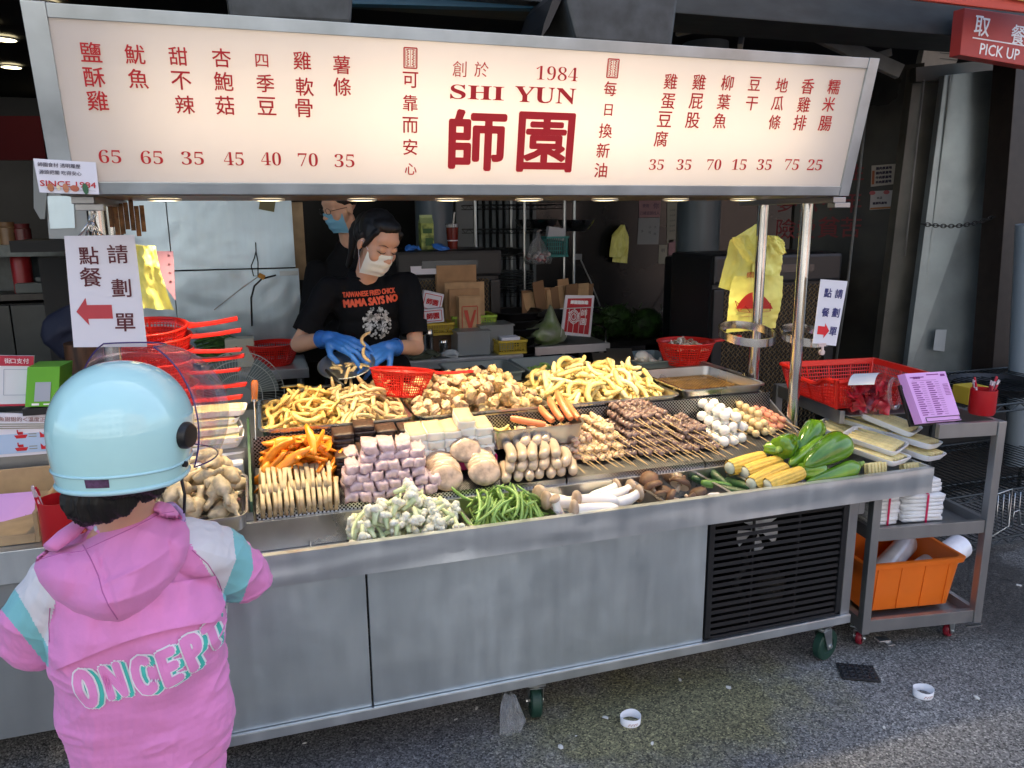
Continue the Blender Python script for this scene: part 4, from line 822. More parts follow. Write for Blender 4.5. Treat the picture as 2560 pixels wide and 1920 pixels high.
# cucumbers
CU = food('cucumber_skin', (.025, .07, .022), .38, var=.4, scale=22, bump=.0015, bscale=60, sss=0); CUL = food('cucumber_tip', (.12, .24, .05), .3, var=.2, scale=10, sss=.02)
cu = cyl_shape(.14, .0165, .08, 12, 12, 77, .12, 30, 1, .55).mesh('cucumber', CU, True); cu2 = cyl_shape(.11, .015, .05, 10, 12, 78, .08, 30, 1, .6).mesh('cucumber', CUL, True)
for a, ya, b, yb, me, lb in (((1748, 1200), 2.40, (1800, 1212), 2.38, cu, 'dark cucumber at the back left of its compartment'), ((1790, 1190), 2.40, (1830, 1222), 2.33, cu, 'dark green cucumber in the middle'), ((1815, 1200), 2.38, (1882, 1222), 2.25, cu, 'longest dark cucumber at the right'), ((1760, 1208), 2.33, (1822, 1216), 2.30, cu2, 'lighter green shiny cucumber on top'), ((1812, 1222), 2.27, (1850, 1232), 2.22, cu, 'wrinkled dark cucumber at the front')):
    p0, p1 = P(*a, y=ya), P(*b, y=yb); solo('cucumber', me, M_axis(p0, p1), lb, 'cucumber')
# corn cobs
CN = food('corn_kernel', (.72, .47, .08), .3, var=.1, scale=60, rnd=.05, sss=.2); CE = food('corn_core', (.62, .62, .48), .7)
def corn(seed):
    g = MB(); L_, nk, nr = .165, 30, 13; base_, f = None, None
    g.cm = 0; vs_ = []; nu = nr * 6; nv = nk * 4
    for j in range(nv + 1):
        t = j / nv; R0 = .024 * (1 - .25 * t ** 3) * (.92 + .08 * min(1, t * 8)) * (1 if t < .93 else math.sqrt(max(.05, 1 - ((t - .93) / .075) ** 2)))
        for i in range(nu):
            th = 2 * math.pi * i / nu; ku = abs(math.sin(th * nr / 2)); kv = abs(math.sin(math.pi * (t * nk + .5 * (int(i / 6) % 2)))); R1 = R0 * (.89 + .12 * (ku ** .6) * (.45 + .55 * kv ** .7))
            vs_.append((t * L_ - L_ / 2, math.cos(th) * R1, math.sin(th) * R1))
    g.add(vs_, [(j * nu + i, j * nu + (i + 1) % nu, (j + 1) * nu + (i + 1) % nu, (j + 1) * nu + i) for j in range(nv) for i in range(nu)] + [tuple(nv * nu + i for i in range(nu))])
    g.cm = 1; g.tube([(-L_ / 2 - .003, 0, 0), (-L_ / 2 + .004, 0, 0)], [.017, .019], 16); return g.mesh('cob', [CN, CE], True)
co = corn(0)
for a, ya, b, yb, lb in (((1826, 1170), 2.36, (1908, 1142), 2.40, 'corn cob at the back left, partly hidden'), ((1863, 1182), 2.33, (1950, 1152), 2.37, 'corn cob on top with its pale cut end facing left'), ((1880, 1210), 2.25, (1965, 1170), 2.30, 'corn cob in the middle of the heap, partly hidden'), ((1920, 1214), 2.215, (2006, 1180), 2.235, 'front corn cob lying over the steel lip')):
    p0, p1 = P(*a, y=ya), P(*b, y=yb); k = (p1 - p0).length / .165; solo('corn_cob', co, M_axis(p0, p1, random.uniform(0, 3)) @ Matrix.Diagonal((k * 1.05, 1.3, 1.3, 1)), lb, 'corn')
# green peppers
PP = food('green_pepper', (.06, .18, .008), .14, var=.25, scale=9, col2=(.16, .31, .015), spec=.6, coat=.4, sss=.05); PS = food('pepper_stem', (.22, .34, .07), .5)
def pepper(L_, r, seed, tip=.25, lobes=3, dent=.12, bend=.05):
    g = MB(); nu, nv = 40, 24; vs_ = []
    for j in range(nv + 1):
        t = j / nv; R0 = r * (math.sin(math.pi * min(.5, .12 + t * 1.6)) ** .8) * (1 - (1 - tip) * max(0, (t - .25) / .75) ** 1.6); 
        if t > .9: R0 *= math.sqrt(max(.0, 1 - ((t - .9) / .1) ** 2) + .001)
        if j == 0: R0 = r * .15
        for i in range(nu):
            th = 2 * math.pi * i / nu; k = 1 - dent * (1 - abs(math.cos(th * lobes / 2 + seed + t))) ** 2
            vs_.append((t * L_ - L_ / 2 + (.012 * (1 - min(1, t * 6)) * (1 - 0)), math.cos(th) * R0 * k + bend * L_ * math.sin(t * 3.0) * math.cos(seed), math.sin(th) * R0 * k))
    a = np.array(vs_); a += nvec(a, 14, seed) * r * .07
    g.add(a.tolist(), [(j * nu + i, j * nu + (i + 1) % nu, (j + 1) * nu + (i + 1) % nu, (j + 1) * nu + i) for j in range(nv) for i in range(nu)] + [tuple(range(nu))[::-1], tuple(nv * nu + i for i in range(nu))])
    g.cm = 1; g.tube([(-L_ / 2 + .008, 0, 0), (-L_ / 2 - .004, 0, 0), (-L_ / 2 - .012, .002, .002)], [.011, .006, .005], 8); return g.mesh('pepper', [PP, PS], True)
pa = pepper(.16, .042, 1); pb = pepper(.20, .026, 2, .2, 2, .1, .08); pc = pepper(.12, .036, 4, .6, 4, .16, 0); pd = pepper(.15, .032, 5, .35, 3, .12)
# (stem end, tip end) in the photo
for a, ya, b, yb, me, k, lb in (((2050, 1058), 2.45, (1992, 1132), 2.36, pa, .82, 'large upright green pepper standing over the corn'), ((2078, 1140), 2.30, (2022, 1190), 2.26, pa, 0, ''),
    ((2152, 1160), 2.24, (2012, 1206), 2.205, pb, 1, 'long bright green pepper lying along the front lip'), ((1945, 1126), 2.35, (1985, 1104), 2.41, pc, 1, 'green pepper end-on with its pale stem scar facing out'),
    ((1912, 1116), 2.42, (1948, 1128), 2.36, pc, .7, 'small dark pepper half hidden behind the corn'), ((2070, 1098), 2.40, (1975, 1162), 2.30, pd, 1, 'slim pepper lying behind the big one'), ((2060, 1180), 2.26, (2000, 1178), 2.25, pc, .85, 'dark pepper underneath in the shade')):
    if k == 0: continue
    p0, p1 = P(*a, y=ya), P(*b, y=yb); L_ = {pa: .16, pb: .2, pc: .12, pd: .15}[me]; s = (p1 - p0).length / L_
    solo('green_pepper', me, M_axis(p0, p1, random.uniform(0, 6)) @ Matrix.Diagonal((s, (k if me in (pa, pb, pd) else s) * 1.28, (k if me in (pa, pb, pd) else s) * 1.28, 1)), lb, 'pepper')
p0, p1 = P(2110, 1108, y=2.31), P(2022, 1160, y=2.24); s = (p1 - p0).length / .135
solo('green_pepper', pa, M_axis(p0, p1, 1.0) @ Matrix.Diagonal((s, 1.42, 1.42, 1)), 'largest glossy green pepper in the middle of the heap', 'pepper')
# foam trays of baby corn wrapped in film
FILM = mat('cling_film', (.9, .9, .92), .08, trans=1, alpha=.03, ior=1.2, spec=.8); BC = food('baby_corn', (.74, .62, .30), .45, var=.1, scale=60, rnd=.05, sss=.1, bump=.0008, bscale=200)
def foam_pack_meshes(n=6, W=.115, D_=.185):
    g = MB(); H = .020
    def rr(hx, hy, z, c=.02, k=4):
        pts = []
        for (sx, sy, a0) in ((1, 1, 0), (-1, 1, 90), (-1, -1, 180), (1, -1, 270)):
            for i in range(k): a = R_(a0 + 90 * i / (k - 1)); pts.append((sx * (hx - c) + c * math.cos(a), sy * (hy - c) + c * math.sin(a), z))
        return pts
    ls = [rr(W / 2 - .012, D_ / 2 - .012, .003), rr(W / 2 - .004, D_ / 2 - .004, H), rr(W / 2, D_ / 2, H + .001), rr(W / 2, D_ / 2, H - .002), rr(W / 2 - .010, D_ / 2 - .010, 0)]; k = len(ls[0])
    g.add([p for l in ls for p in l], [(i * k + j, i * k + (j + 1) % k, (i + 1) * k + (j + 1) % k, (i + 1) * k + j) for i in range(4) for j in range(k)] + [tuple(range(k)), tuple(4 * k + j for j in range(k))[::-1]])
    tr = g.mesh('foam_tray', FOAM, 'a'); g = MB(); g.grid(lambda u, v: ((u - .5) * (W - .006), (v - .5) * (D_ - .006), H + .002 + .011 * math.sin(math.pi * u) ** .5 * math.sin(math.pi * v) ** .4 if 0 < u < 1 and 0 < v < 1 else H - .002), 14, 14)
    a = np.array(g.v); a[:, 2] += nvec(a, 60, 3)[:, 2] * .001; g.v = a.tolist(); fm = g.mesh('film', FILM, True)
    cob = cyl_shape(.152, .0096, .02, 8, 8, 5, .1, 80, 1, .5, prof=lambda t: .95 - .55 * t ** 2).mesh('baby_corn', BC, True); return tr, fm, cob
FT, FF, FCB = foam_pack_meshes()
def foam_pack(m4, lb, n=5, grp='packs of baby corn on foam trays', scl=1):
    o = thing('foam_pack', lb, 'food pack', group=grp); o.matrix_basis = m4 @ Matrix.Scale(scl, 4); inst('foam_tray', FT, o)
    for i in range(n): inst('baby_corn', FCB, o, (-.042 + i * .084 / (n - 1), 0, .0165), (0, 0, R_(90 + random.uniform(-3, 3) + (180 if random.random() < .3 else 0))))
    inst('film', FF, o); return o
def pack_at(px, py, y, yaw, tilt, roll, lb, n=5, scl=1):
    p = P(px, py, y=y); return foam_pack(Matrix.Translation(p) @ Matrix.Rotation(R_(yaw), 4, 'Z') @ Matrix.Rotation(R_(tilt), 4, 'X') @ Matrix.Rotation(R_(roll), 4, 'Y'), lb, n, scl=scl * 1.2)
pack_at(2222, 1062, 2.40, 28, 14, 0, 'topmost baby corn pack on the right, five cobs showing', 5)
pack_at(2165, 1062, 2.50, 35, 10, -8, 'baby corn pack half under the topmost one, tipped to the left', 3)
pack_at(2112, 1088, 2.50, 30, 10, -4, 'baby corn pack at the back left beside the peppers', 4)
pack_at(2185, 1110, 2.36, 25, 8, -6, 'baby corn pack in the middle of the stack, left column', 5)
pack_at(2270, 1102, 2.36, 22, 6, 6, 'baby corn pack in the right column with a pink sticker', 5)
pack_at(2190, 1140, 2.33, 15, 5, 0, 'baby corn pack under the middle one, left column', 5)
pack_at(2278, 1130, 2.34, 14, 5, 3, 'baby corn pack below the one with the pink sticker', 5)
# two clear packs seen end on, standing at the lip
for px, lb in ((2200, 'upright clear box of thin baby corn at the lip, left one'), (2288, 'upright clear box of thin baby corn at the lip, right one')):
    p = P(px, 1178, y=2.215); o = thing('clear_pack', lb, 'food pack', p, (R_(-12), 0, 0))
    g = MB(); g.box((0, .03, .0), (.092, .06, .065)); g.build('clear_box', FILM, o, bevel=.006)
    g = MB(); g.box((0, .03, -.034), (.094, .062, .004)); g.build('foam_base', FOAM, o)
    for i in range(11):
        me = FCB; inst('baby_corn', me, o, (-.038 + i * .0076, .012 + .004 * (i % 2), -.002), (0, R_(90 + random.uniform(-4, 4)), 0), scale=(.42, .5, .5))
    for i in range(10): inst('baby_corn', FCB, o, (-.036 + i * .008, .035, -.002), (0, R_(90), 0), scale=(.42, .5, .5))
# drumettes in the left pan and the packs behind them
DT = tray('drumette_pan', 'deep steel pan of pale drumettes beside the helmet', -.36, -.085, 2.30, 2.62, .80, .862, cr=.03, rim=.008, tp=.012, tilt=R_(6))
DR = food('raw_drumette', (.46, .36, .22), .5, var=.25, scale=50, rnd=.1, bump=.0015, bscale=90)
dm = [cyl_shape(.10, .021, .08, 9, 9, 230 + i, .28, 45, 1, .4, prof=lambda t: .35 + .75 * math.sin(math.pi * min(1, .15 + t * .95)) ** .8 if t < .65 else .42).mesh('drumette', DR, True) for i in range(4)]
hp = Heap(-.34, -.10, 2.32, 2.60, lambda x, y: .815 + (y - 2.32) * .1); tg = mound(-.42, -.03, 2.27, 2.70, .85, .06, .6, .7, 2)
pour(46, hp, tg, dm, 'drumette', 'raw floured chicken drumette heaped in the deep steel pan', 'drumette', 'drumettes heaped in the left pan', .09, .016, margin=.02)
g = MB(); g.bb(-.36, -.10, 2.66, 2.92, .802, .90); tag(g.build('white_box', mat('white_plastic', (.70, .69, .74), .4), bevel=.01), 'white plastic box under the stacked packs, behind the drumettes', 'box')
YL = ['baby corn pack at the bottom of the left stack', 'second pack from the bottom in the left stack', 'third pack from the bottom in the left stack', 'fourth pack in the left stack behind the helmet', 'fifth pack in the left stack behind the helmet', 'top pack of the left stack, yellow cobs lit by the lamp']
for k in range(6): foam_pack(Matrix.Translation((-.195 + (.012, -.01, .006, 0, -.008, .02)[k], 2.765 + (0, .01, -.01, .01, .03, .04)[k], .903 + k * .0275)) @ Matrix.Rotation(R_(92 + (0, 4, -3, 5, 2, -4)[k]), 4, 'Z') @ Matrix.Rotation(R_(0), 4, 'X') @ Matrix.Scale(1.05, 4), YL[k], 5, 'packs stacked left of the squid')
# green board and knife
g = MB(); g.prism([(-.082, 2.44, .795), (-.082, 2.44, .835), (-.082, 2.84, 1.01), (-.082, 2.84, .80)], (1, 0, 0), .008); tag(g.build('cutting_board', mat('green_board', (.035, .09, .05), .45, var=.1)), 'green plastic board standing between drumettes and orange fillets', 'board')
kn = thing('knife', 'long knife with an orange wooden handle standing by the squid tray', 'knife', P(637, 1020, y=2.70)); tp_, bt = P(637, 950, y=2.72), P(643, 1240, y=2.50)
g = MB(); h0 = P(636, 1000, y=2.71); g.tube([tp_, tp_.lerp(h0, .15), tp_.lerp(h0, .6), h0], [.008, .0125, .011, .009], 10); wb(g, 'handle', mat('varnished_handle', (.42, .11, .015), .25, var=.2, scale=20, coat=.5), kn, 'a')
b0 = P(640, 1100, y=2.66); g = MB(); g.bar(h0, b0, .002, .022); wb(g, 'blade', CHROME, kn)
g = MB(); g.tube([h0 + Vector((0, 0, .004)), h0 - Vector((0, 0, .004))], .0105, 12); wb(g, 'ferrule', CHROME, kn, 'a')
# ------------------------------------------------------------------ colanders
def colander_meshes(rt=.125, rb=.085, H=.10, nr=64, nz=9, tw=.0022):
    g = MB()
    def rad(t): return rb + (rt - rb) * (t ** .75)
    for k in range(nz):
        t = (k + .3) / nz; g.tube([(math.cos(a) * rad(t), math.sin(a) * rad(t), t * H) for a in np.linspace(0, 2 * math.pi, 49)[:-1]], tw * .9, 4, closed=True)
    for i in range(nr):
        a = 2 * math.pi * i / nr; u = Vector((math.cos(a), math.sin(a), 0)); wdt = tw * (1.7 if i % 8 == 0 else .8)
        g.tube([u * rad(t) + Vector((0, 0, t * H)) for t in (0, .25, .5, .75, .97)], wdt, 4)
    for q in (.25, .5, .75, 1.0): g.tube([(math.cos(a) * rb * q, math.sin(a) * rb * q, .001) for a in np.linspace(0, 2 * math.pi, 33)[:-1]], tw, 4, closed=True)
    for i in range(20): a = math.pi * i / 10; g.tube([(math.cos(a) * rb * .1, math.sin(a) * rb * .1, .001), (math.cos(a) * rb, math.sin(a) * rb, .001)], tw, 4)
    bas = g.mesh('basket', REDB)
    g = MB(); g.lathe([(rt - .004, H - .004), (rt + .006, H - .001), (rt + .007, H + .004), (rt + .001, H + .005), (rt - .003, H - .002)], 48); g.lathe([(rad(.85) - .001, .85 * H), (rad(.98) + .001, .98 * H)], 48); g.lathe([(rb * .98, -.004), (rb + .002, .006)], 40)
    rim = g.mesh('rim', REDB, True)
    g = MB(); pts = [(rt + .004, 0, H), (rt + .03, 0, H - .002), (rt + .09, 0, H + .002), (rt + .165, 0, H + .012)]
    for i, ww in ((0, None),): 
        L1 = [(p[0], s * wv, p[2] + dz) for p, wv in zip(pts, (.032, .018, .015, .017)) for (s, dz) in ((-1, -.008), (-1, .002), (1, .002), (1, -.008))]
        g.add(L1, [(j * 4 + a, j * 4 + (a + 1) % 4, (j + 1) * 4 + (a + 1) % 4, (j + 1) * 4 + a) for j in range(3) for a in range(4)] + [(0, 1, 2, 3), (12, 15, 14, 13)])
    han = g.mesh('handle', REDB, 'a', bevel=.0015); return bas, rim, han
CB, CR, CHN = colander_meshes()
def colander(p, yaw, lb, grp=None, sc=1, tilt=(0, 0)):
    o = thing('colander', lb, 'colander', group=grp); o.matrix_basis = Matrix.Translation(p) @ Matrix.Rotation(R_(yaw), 4, 'Z') @ Matrix.Rotation(R_(tilt[0]), 4, 'X') @ Matrix.Rotation(R_(tilt[1]), 4, 'Y') @ Matrix.Scale(sc, 4)
    inst('basket', CB, o); inst('rim', CR, o); inst('handle', CHN, o); return o
ords = ['bottom', 'second lowest', 'third lowest', 'middle', 'third highest', 'second highest', 'top']
zs = (.985, 1.035, 1.085, 1.125, 1.165, 1.205, 1.24)
for k in range(7):
    colander((-.385 + (.0, .01, -.006, .01, 0, .008, .0)[k], 2.93, zs[k]), (-14, -10, -12, -6, -9, -1, 3)[k], ords[k] + ' red plastic colander of the stack behind the pole', 'red colanders stacked behind the pole', 1.03, ((3, 2), (3, 4), (-2, 3), (4, 2), (0, 5), (5, 0), (7, -1))[k])
g = MB(); g.bb(-.50, -.25, 2.82, 3.06, .801, .98); tag(g.build('plastic_tub', mat('dusky_plastic', (.10, .10, .11), .5), bevel=.01), 'dark plastic tub under the stack of red colanders', 'tub')
colander(P(1003, 986, y=2.97), -8, 'bright red colander resting on the squid heap before the woman', None, .97, (-6, 5))
cm = P(1712, 908, y=3.36); colander(cm, 2, 'red colander full of cut mushrooms behind the potato sticks', None, 1.1)
mush = [cyl_shape(.065, .007, .2, 6, 6, 300 + i, .3, 60, .5).mesh('slice', [KO, SHU, KC][i], True) for i in range(3)]
hp = Heap(cm.x - .105, cm.x + .105, cm.y - .105, cm.y + .105, lambda x, y: cm.z + .07); pour(40, hp, mound(cm.x - .13, cm.x + .13, cm.y - .13, cm.y + .13, cm.z + .09, .045), mush, 'mushroom_slice', 'sliced mushroom piece in the red colander behind the tray', 'mushroom', 'mushroom slices in the colander', .06, .007, margin=.02)
# grey tubs behind the trays
TUB = mat('grey_tub', (.20, .25, .26), .35, trans=.3, alpha=1)
def tub(x0, x1, y0, y1, zb, zt, lb, cat='tub', m=TUB): return tray('tub', lb, x0, x1, y0, y1, zb, zt, m, .02, cat=cat, cr=.02, rim=.012)
g = MB(); g.bb(.62, 2.02, 3.30, 3.78, .90, .925); g.bb(.62, .66, 3.32, 3.36, 0, .90); g.bb(1.98, 2.02, 3.74, 3.78, 0, .90); g.bb(.62, .66, 3.74, 3.78, 0, .9)
tag(g.build('side_table', STEELD), 'steel shelf table behind the cart holding the grey tubs', 'table')
t1 = P(1180, 905, z=1.0); tub(.80, 1.15, 3.34, 3.68, .93, 1.005, 'grey plastic tub at the left, mostly empty, behind the chicken heap'); tub(1.16, 1.50, 3.34, 3.68, .93, 1.005, 'grey plastic tub holding cut green beans')
tub(1.72, 1.99, 3.34, 3.66, .93, 1.005, 'grey plastic tub of cut onions behind the potato sticks')
cb = [cyl_shape(.06, .006, .05, 5, 6, 320 + i, .15, 60, .8).mesh('bean', GB, True) for i in range(3)]
hp = Heap(1.19, 1.47, 3.38, 3.64, lambda x, y: .942); pour(90, hp, mound(1.16, 1.5, 3.3, 3.7, .95, .045), cb, 'cut_green_bean', 'short cut green bean piece in the grey tub', 'green bean', 'cut green beans in the grey tub', .055, .006, margin=.02)
ON = food('onion', (.74, .70, .62), .4); on = [blob_shape(.02, 340 + i, .3, 60, 1, (1.4, .7, .6)).mesh('onion', ON, True) for i in range(3)]
hp = Heap(1.74, 1.97, 3.36, 3.64, lambda x, y: .942); pour(45, hp, mound(1.7, 2.0, 3.3, 3.7, .96, .04), on, 'onion_piece', 'white cut onion piece in the right grey tub', 'onion', 'onion pieces in the tub', .04, .012, margin=.02)
tag(solo('onion', blob_shape(.04, 350, .08, 20, 2, (1, 1, .85)).mesh('onion', ON, True), Matrix.Translation((1.83, 3.5, 1.0)), 'whole peeled onion among the cut pieces', 'onion'))
for i, (a, b, lb) in enumerate((((1470, 905), (1560, 888), 'printed leaflet with food photos, left one on the tub lid'), ((1520, 892), (1580, 878), 'printed leaflet with food photos, right one on the tub lid'))):
    c = P((a[0] + b[0]) / 2, (a[1] + b[1]) / 2, z=1.02); g = MB(); g.box((0, 0, 0), (.13, .17, .002)); o = g.build('leaflet', mat('leaflet_print', (.30, .25, .18), .4, var=.8, scale=40, col2=(.06, .05, .04)), loc=c, rot=(R_(10), 0, R_(-20))); tag(o, lb, 'leaflet')
g = MB(); g.prism([P(1128, 925, y=3.5), P(1205, 912, y=3.62), P(1240, 940, y=3.36), P(1160, 940, y=3.3)], (0, 0, -1), .004); tag(g.build('black_board', BLACK), 'black plastic lid lying behind the chicken heap', 'lid')
# skewer sticks in a bowl and the end of the bar
c = P(1835, 950, y=3.02); g = MB(); g.lathe([(.05, -.04), (.075, 0), (.078, .002), (.074, 0), (.048, -.038), (0, -.038)], 24, o=c); sk = thing('stick_bowl', 'shallow steel bowl beside the empty tray', 'bowl'); wb(g, 'bowl', TRAY, sk, True)
for i in range(13):
    p = c + Vector((random.uniform(-.01, .055), random.uniform(-.02, .03), 0)); g = MB(); g.tube([p, p + Vector((random.uniform(-.01, .015), random.uniform(-.01, .01), .03))], .0022, 5); tag(g.build('bamboo_stick', mat('bamboo_light', (.66, .52, .28), .6) if i == 0 else bpy.data.materials['bamboo_light']), 'bamboo stick standing in the bowl by the pole', 'stick', 'bamboo sticks in the bowl')
# ------------------------------------------------------------------ trolley on the right
F0, F1 = Vector((2.17, 2.222, 0)), Vector((2.66, 2.15, 0)); TX = (F1 - F0).normalized(); TY = Vector((-TX.y, TX.x, 0)); TW = (F1 - F0).length; TD = .78
tro = thing('trolley', 'stainless utility trolley on red castors, right of the cart', 'trolley', F0); tro.rotation_euler = (0, 0, math.atan2(TX.y, TX.x)); bpy.context.view_layer.update()
tro.matrix_basis = Matrix.Translation(F0) @ Matrix.Rotation(math.atan2(TX.y, TX.x), 4, 'Z')
def tl(x, y, z=0): return F0 + TX * x + TY * y + Vector((0, 0, z))
for x in (0, TW):
    for y in (0, TD):
        zt = .655 if (x == 0 and y == 0) else .928
        g = MB(); g.box((x, y, (.085 + zt) / 2), (.034, .034, zt - .085)); g.build('post', STEELD, tro, bevel=.003)
for nm, z in (('top_shelf', .90), ('middle_shelf', .50), ('bottom_shelf', .115)):
    g = MB(); h = .052 if z < .9 else .055; x0 = .02 if z < .8 else .23
    g.box(((x0 + TW - .018) / 2, 0, z), (TW - .018 - x0, .022, h)); g.box((TW / 2, TD, z), (TW - .035, .022, h))
    for x in (0, TW): g.box((x, TD / 2 + (.12 if (x == 0 and z > .8) else 0), z), (.022, TD - .035 - (.24 if (x == 0 and z > .8) else 0), h))
    g.box((TW / 2, TD / 2 + (.11 if z > .8 else 0), z + (.01 if z > .8 else -.012)), (TW - .023, TD - .023 - (.22 if z > .8 else 0), .004)); g.build(nm, STEELD, tro, bevel=.001)
CRD = mat('red_rubber', (.22, .008, .02), .45)
for (x, y, yw) in ((.03, .06, 35), (TW - .07, .05, 20), (.03, TD - .05, 20), (TW - .05, TD - .05, 60)):
    q = tl(x, y); castor(q.x, q.y, .030, .022, CRD, R_(yw), tro, .012)
q = tl(.08, .0); g = MB(); g.box((.085, -.005, .05), (.05, .035, .006)); g.box((.10, -.03, .045), (.03, .03, .004)); g.build('brake_pedal', ZINC, tro, bevel=.002)
g = MB(); g.box((TW - .01, -.01, .072), (.07, .012, .005)); g.build('brake_pedal', ZINC, tro)
# red perforated crate
def perforated_crate():
    g = MB(); W, D_, H = .46, .40, .125; tp = .03
    def side(p0, p1, q0, q1, n, rows=6, dip=0):
        """side wall as a lattice between top edge p0-p1 and bottom edge q0-q1"""
        p0, p1, q0, q1 = map(Vector, (p0, p1, q0, q1))
        def at(u, v):
            d = dip * math.exp(-((u - .5) / .28) ** 6) * (1 - v)
            a = p0.lerp(p1, u); b = q0.lerp(q1, u); r = a.lerp(b, v); r.z -= d * H; return r
        for k in range(rows + 1):
            v = .18 + .74 * k / rows; g.tube([at(u, v) for u in np.linspace(0, 1, 13)], .0022, 4)
        for i in range(n + 1):
            u = i / n; w_ = .0045 if i % 9 == 0 else .0021; g.tube([at(u, .16), at(u, .93)], w_, 4)
        th = .003; nrm = (p1 - p0).cross(q0 - p0).normalized() * th
        for (va, vb) in ((0, .17), (.93, 1)):
            us = np.linspace(0, 1, 25)
            vs_ = [at(u, v) + s * nrm for u in us for (v, s) in ((va, 1), (vb, 1), (vb, -1), (va, -1))]
            g.add(vs_, [(j * 4 + a, j * 4 + (a + 1) % 4, (j + 1) * 4 + (a + 1) % 4, (j + 1) * 4 + a) for j in range(24) for a in range(4)])
        us = np.linspace(0, 1, 25); o = Vector((p0 + p1).to_tuple()) * .5; o.z = 0; o.normalize()
        vs_ = [at(u, 0) + o * s + Vector((0, 0, dz)) for u in us for (s, dz) in ((-.002, 0), (.014, 0), (.014, -.010), (.012, -.010), (.012, -.003), (-.002, -.003))]
        g.add(vs_, [(j * 6 + a, j * 6 + (a + 1) % 6, (j + 1) * 6 + (a + 1) % 6, (j + 1) * 6 + a) for j in range(24) for a in range(6)])
    a, b = W / 2, D_ / 2; a2, b2 = a - tp, b - tp
    side((-a, -b, H), (a, -b, H), (-a2, -b2, 0), (a2, -b2, 0), 36, dip=.28); side((a, -b, H), (a, b, H), (a2, -b2, 0), (a2, b2, 0), 36, dip=0); side((a, b, H), (-a, b, H), (a2, b2, 0), (-a2, b2, 0), 36, dip=0); side((-a, b, H), (-a, -b, H), (-a2, b2, 0), (-a2, -b2, 0), 36, dip=.28)
    for sx in (-1, 1):
        for sy in (-1, 1): g.tube([(sx * a, sy * b, H + .001), (sx * a2, sy * b2, 0)], .008, 8)
    g.box((0, 0, .002), (2 * a2, 2 * b2, .003)); return g
cr = thing('red_crate', 'large red perforated plastic basket on the trolley top', 'basket', (2.405, 2.64, .935), (0, 0, R_(-6))); perforated_crate().build('basket_body', REDB, cr, 'a')
# jar of red packets lying on its side
jp = P(2178, 985, y=2.40); jar = thing('candy_jar', 'clear plastic jar lying on its side, full of red packets', 'jar'); JM = Matrix.Translation(jp) @ Matrix.Rotation(R_(-62), 4, 'Z') @ Matrix.Rotation(R_(80), 4, 'Y'); jar.matrix_basis = JM
PET = mat('clear_plastic', (.95, .93, .93), .04, trans=1, alpha=.3, ior=1.3, spec=.8); g = MB(); pr = [(0, -.09), (.06, -.09), (.078, -.078), (.082, -.05), (.082, .03), (.078, .055), (.062, .072), (.056, .08)]
g.lathe(pr, 32); g.build('jar_wall', PET, jar, True); g = MB(); g.lathe([(.056, .078), (.062, .082), (.0625, .094), (.059, .0965), (.056, .094)], 32); g.lathe([(.063, .084), (.065, .086), (.063, .088)], 32); g.build('jar_neck', mat('clear_rim', (.85, .83, .84), .08, trans=.8, alpha=.5, ior=1.3), jar, True)
RP = mat('red_sachet', (.42, .012, .025), .25, var=.4, scale=30, coat=.5, rnd=.2)
def sachet(seed): g = MB(); g.grid(lambda u, v: ((u - .5) * .05, (v - .5) * .036, .005 * math.sin(math.pi * u) * math.sin(math.pi * v)), 7, 6); g.grid(lambda u, v: ((u - .5) * .05, (v - .5) * .036, -.0002 - .003 * math.sin(math.pi * u) * math.sin(math.pi * v)), 7, 6); a = np.array(g.v); a += nvec(a, 60, seed) * .0022; g.v = a.tolist(); return g.mesh('sachet', RP, True)
sm = [sachet(i) for i in range(4)]
for i in range(58):
    for _ in range(40):
        v = Vector((random.uniform(-1, 1) * .066, random.uniform(-1, 1) * .066, random.uniform(-.075, .06)))
        wv = JM @ v
        if math.hypot(v.x, v.y) < .064 and wv.z < jp.z + .035: break
    tag(inst('red_packet', random.choice(sm), mat=JM @ Matrix.Translation(v) @ Matrix.Rotation(random.uniform(0, 6), 4, Vector((random.random() - .5, random.random() - .5, random.random() - .5)))), 'small red foil packet inside the clear jar', 'packet', 'red packets in the jar')
g = MB(); 
for u in range(1): g.grid(lambda u, v: (math.cos(2.6 + u * 1.5) * .0832, math.sin(2.6 + u * 1.5) * .0832, -.06 + v * .10), 10, 2)
g.build('jar_label', mat('label_white', (.75, .72, .72), .4), jar, True)
# pad of order forms on its stand
a, b, c = P(2306, 1058, y=2.215), P(2404, 1050, y=2.20), P(2262, 934, y=2.30); d = P(2363, 928, y=2.285)
pad = thing('order_pad', 'thick pad of pink order forms leaning on a black stand', 'order form pad', (a + b) / 2)
fr_r = (b - a).normalized(); fr_u = (c - a); fr_u = (fr_u - fr_r * fr_u.dot(fr_r)).normalized(); fr_n = fr_r.cross(fr_u)
def onq(u, v, dz=0): return (a * (1 - u) + b * u) * (1 - v) + (c * (1 - u) + d * u) * v + fr_n * dz
g = MB()
for k in range(9): g.prism([onq(0, 0, -.003 * k - .0028) + fr_r * -.0016 * k, onq(1, 0, -.003 * k - .0028) + fr_r * -.0012 * k, onq(1, 1, -.003 * k - .0028) + fr_r * -.0012 * k, onq(0, 1, -.003 * k - .0028) + fr_r * -.0016 * k], fr_n, .0024)
wb(g, 'paper_block', PINKP, pad); o_ = onq(.5, .5)
LILINK = mat('purple_ink', (.22, .04, .22), .6); W_ = (b - a).length; H_ = (c - a).length
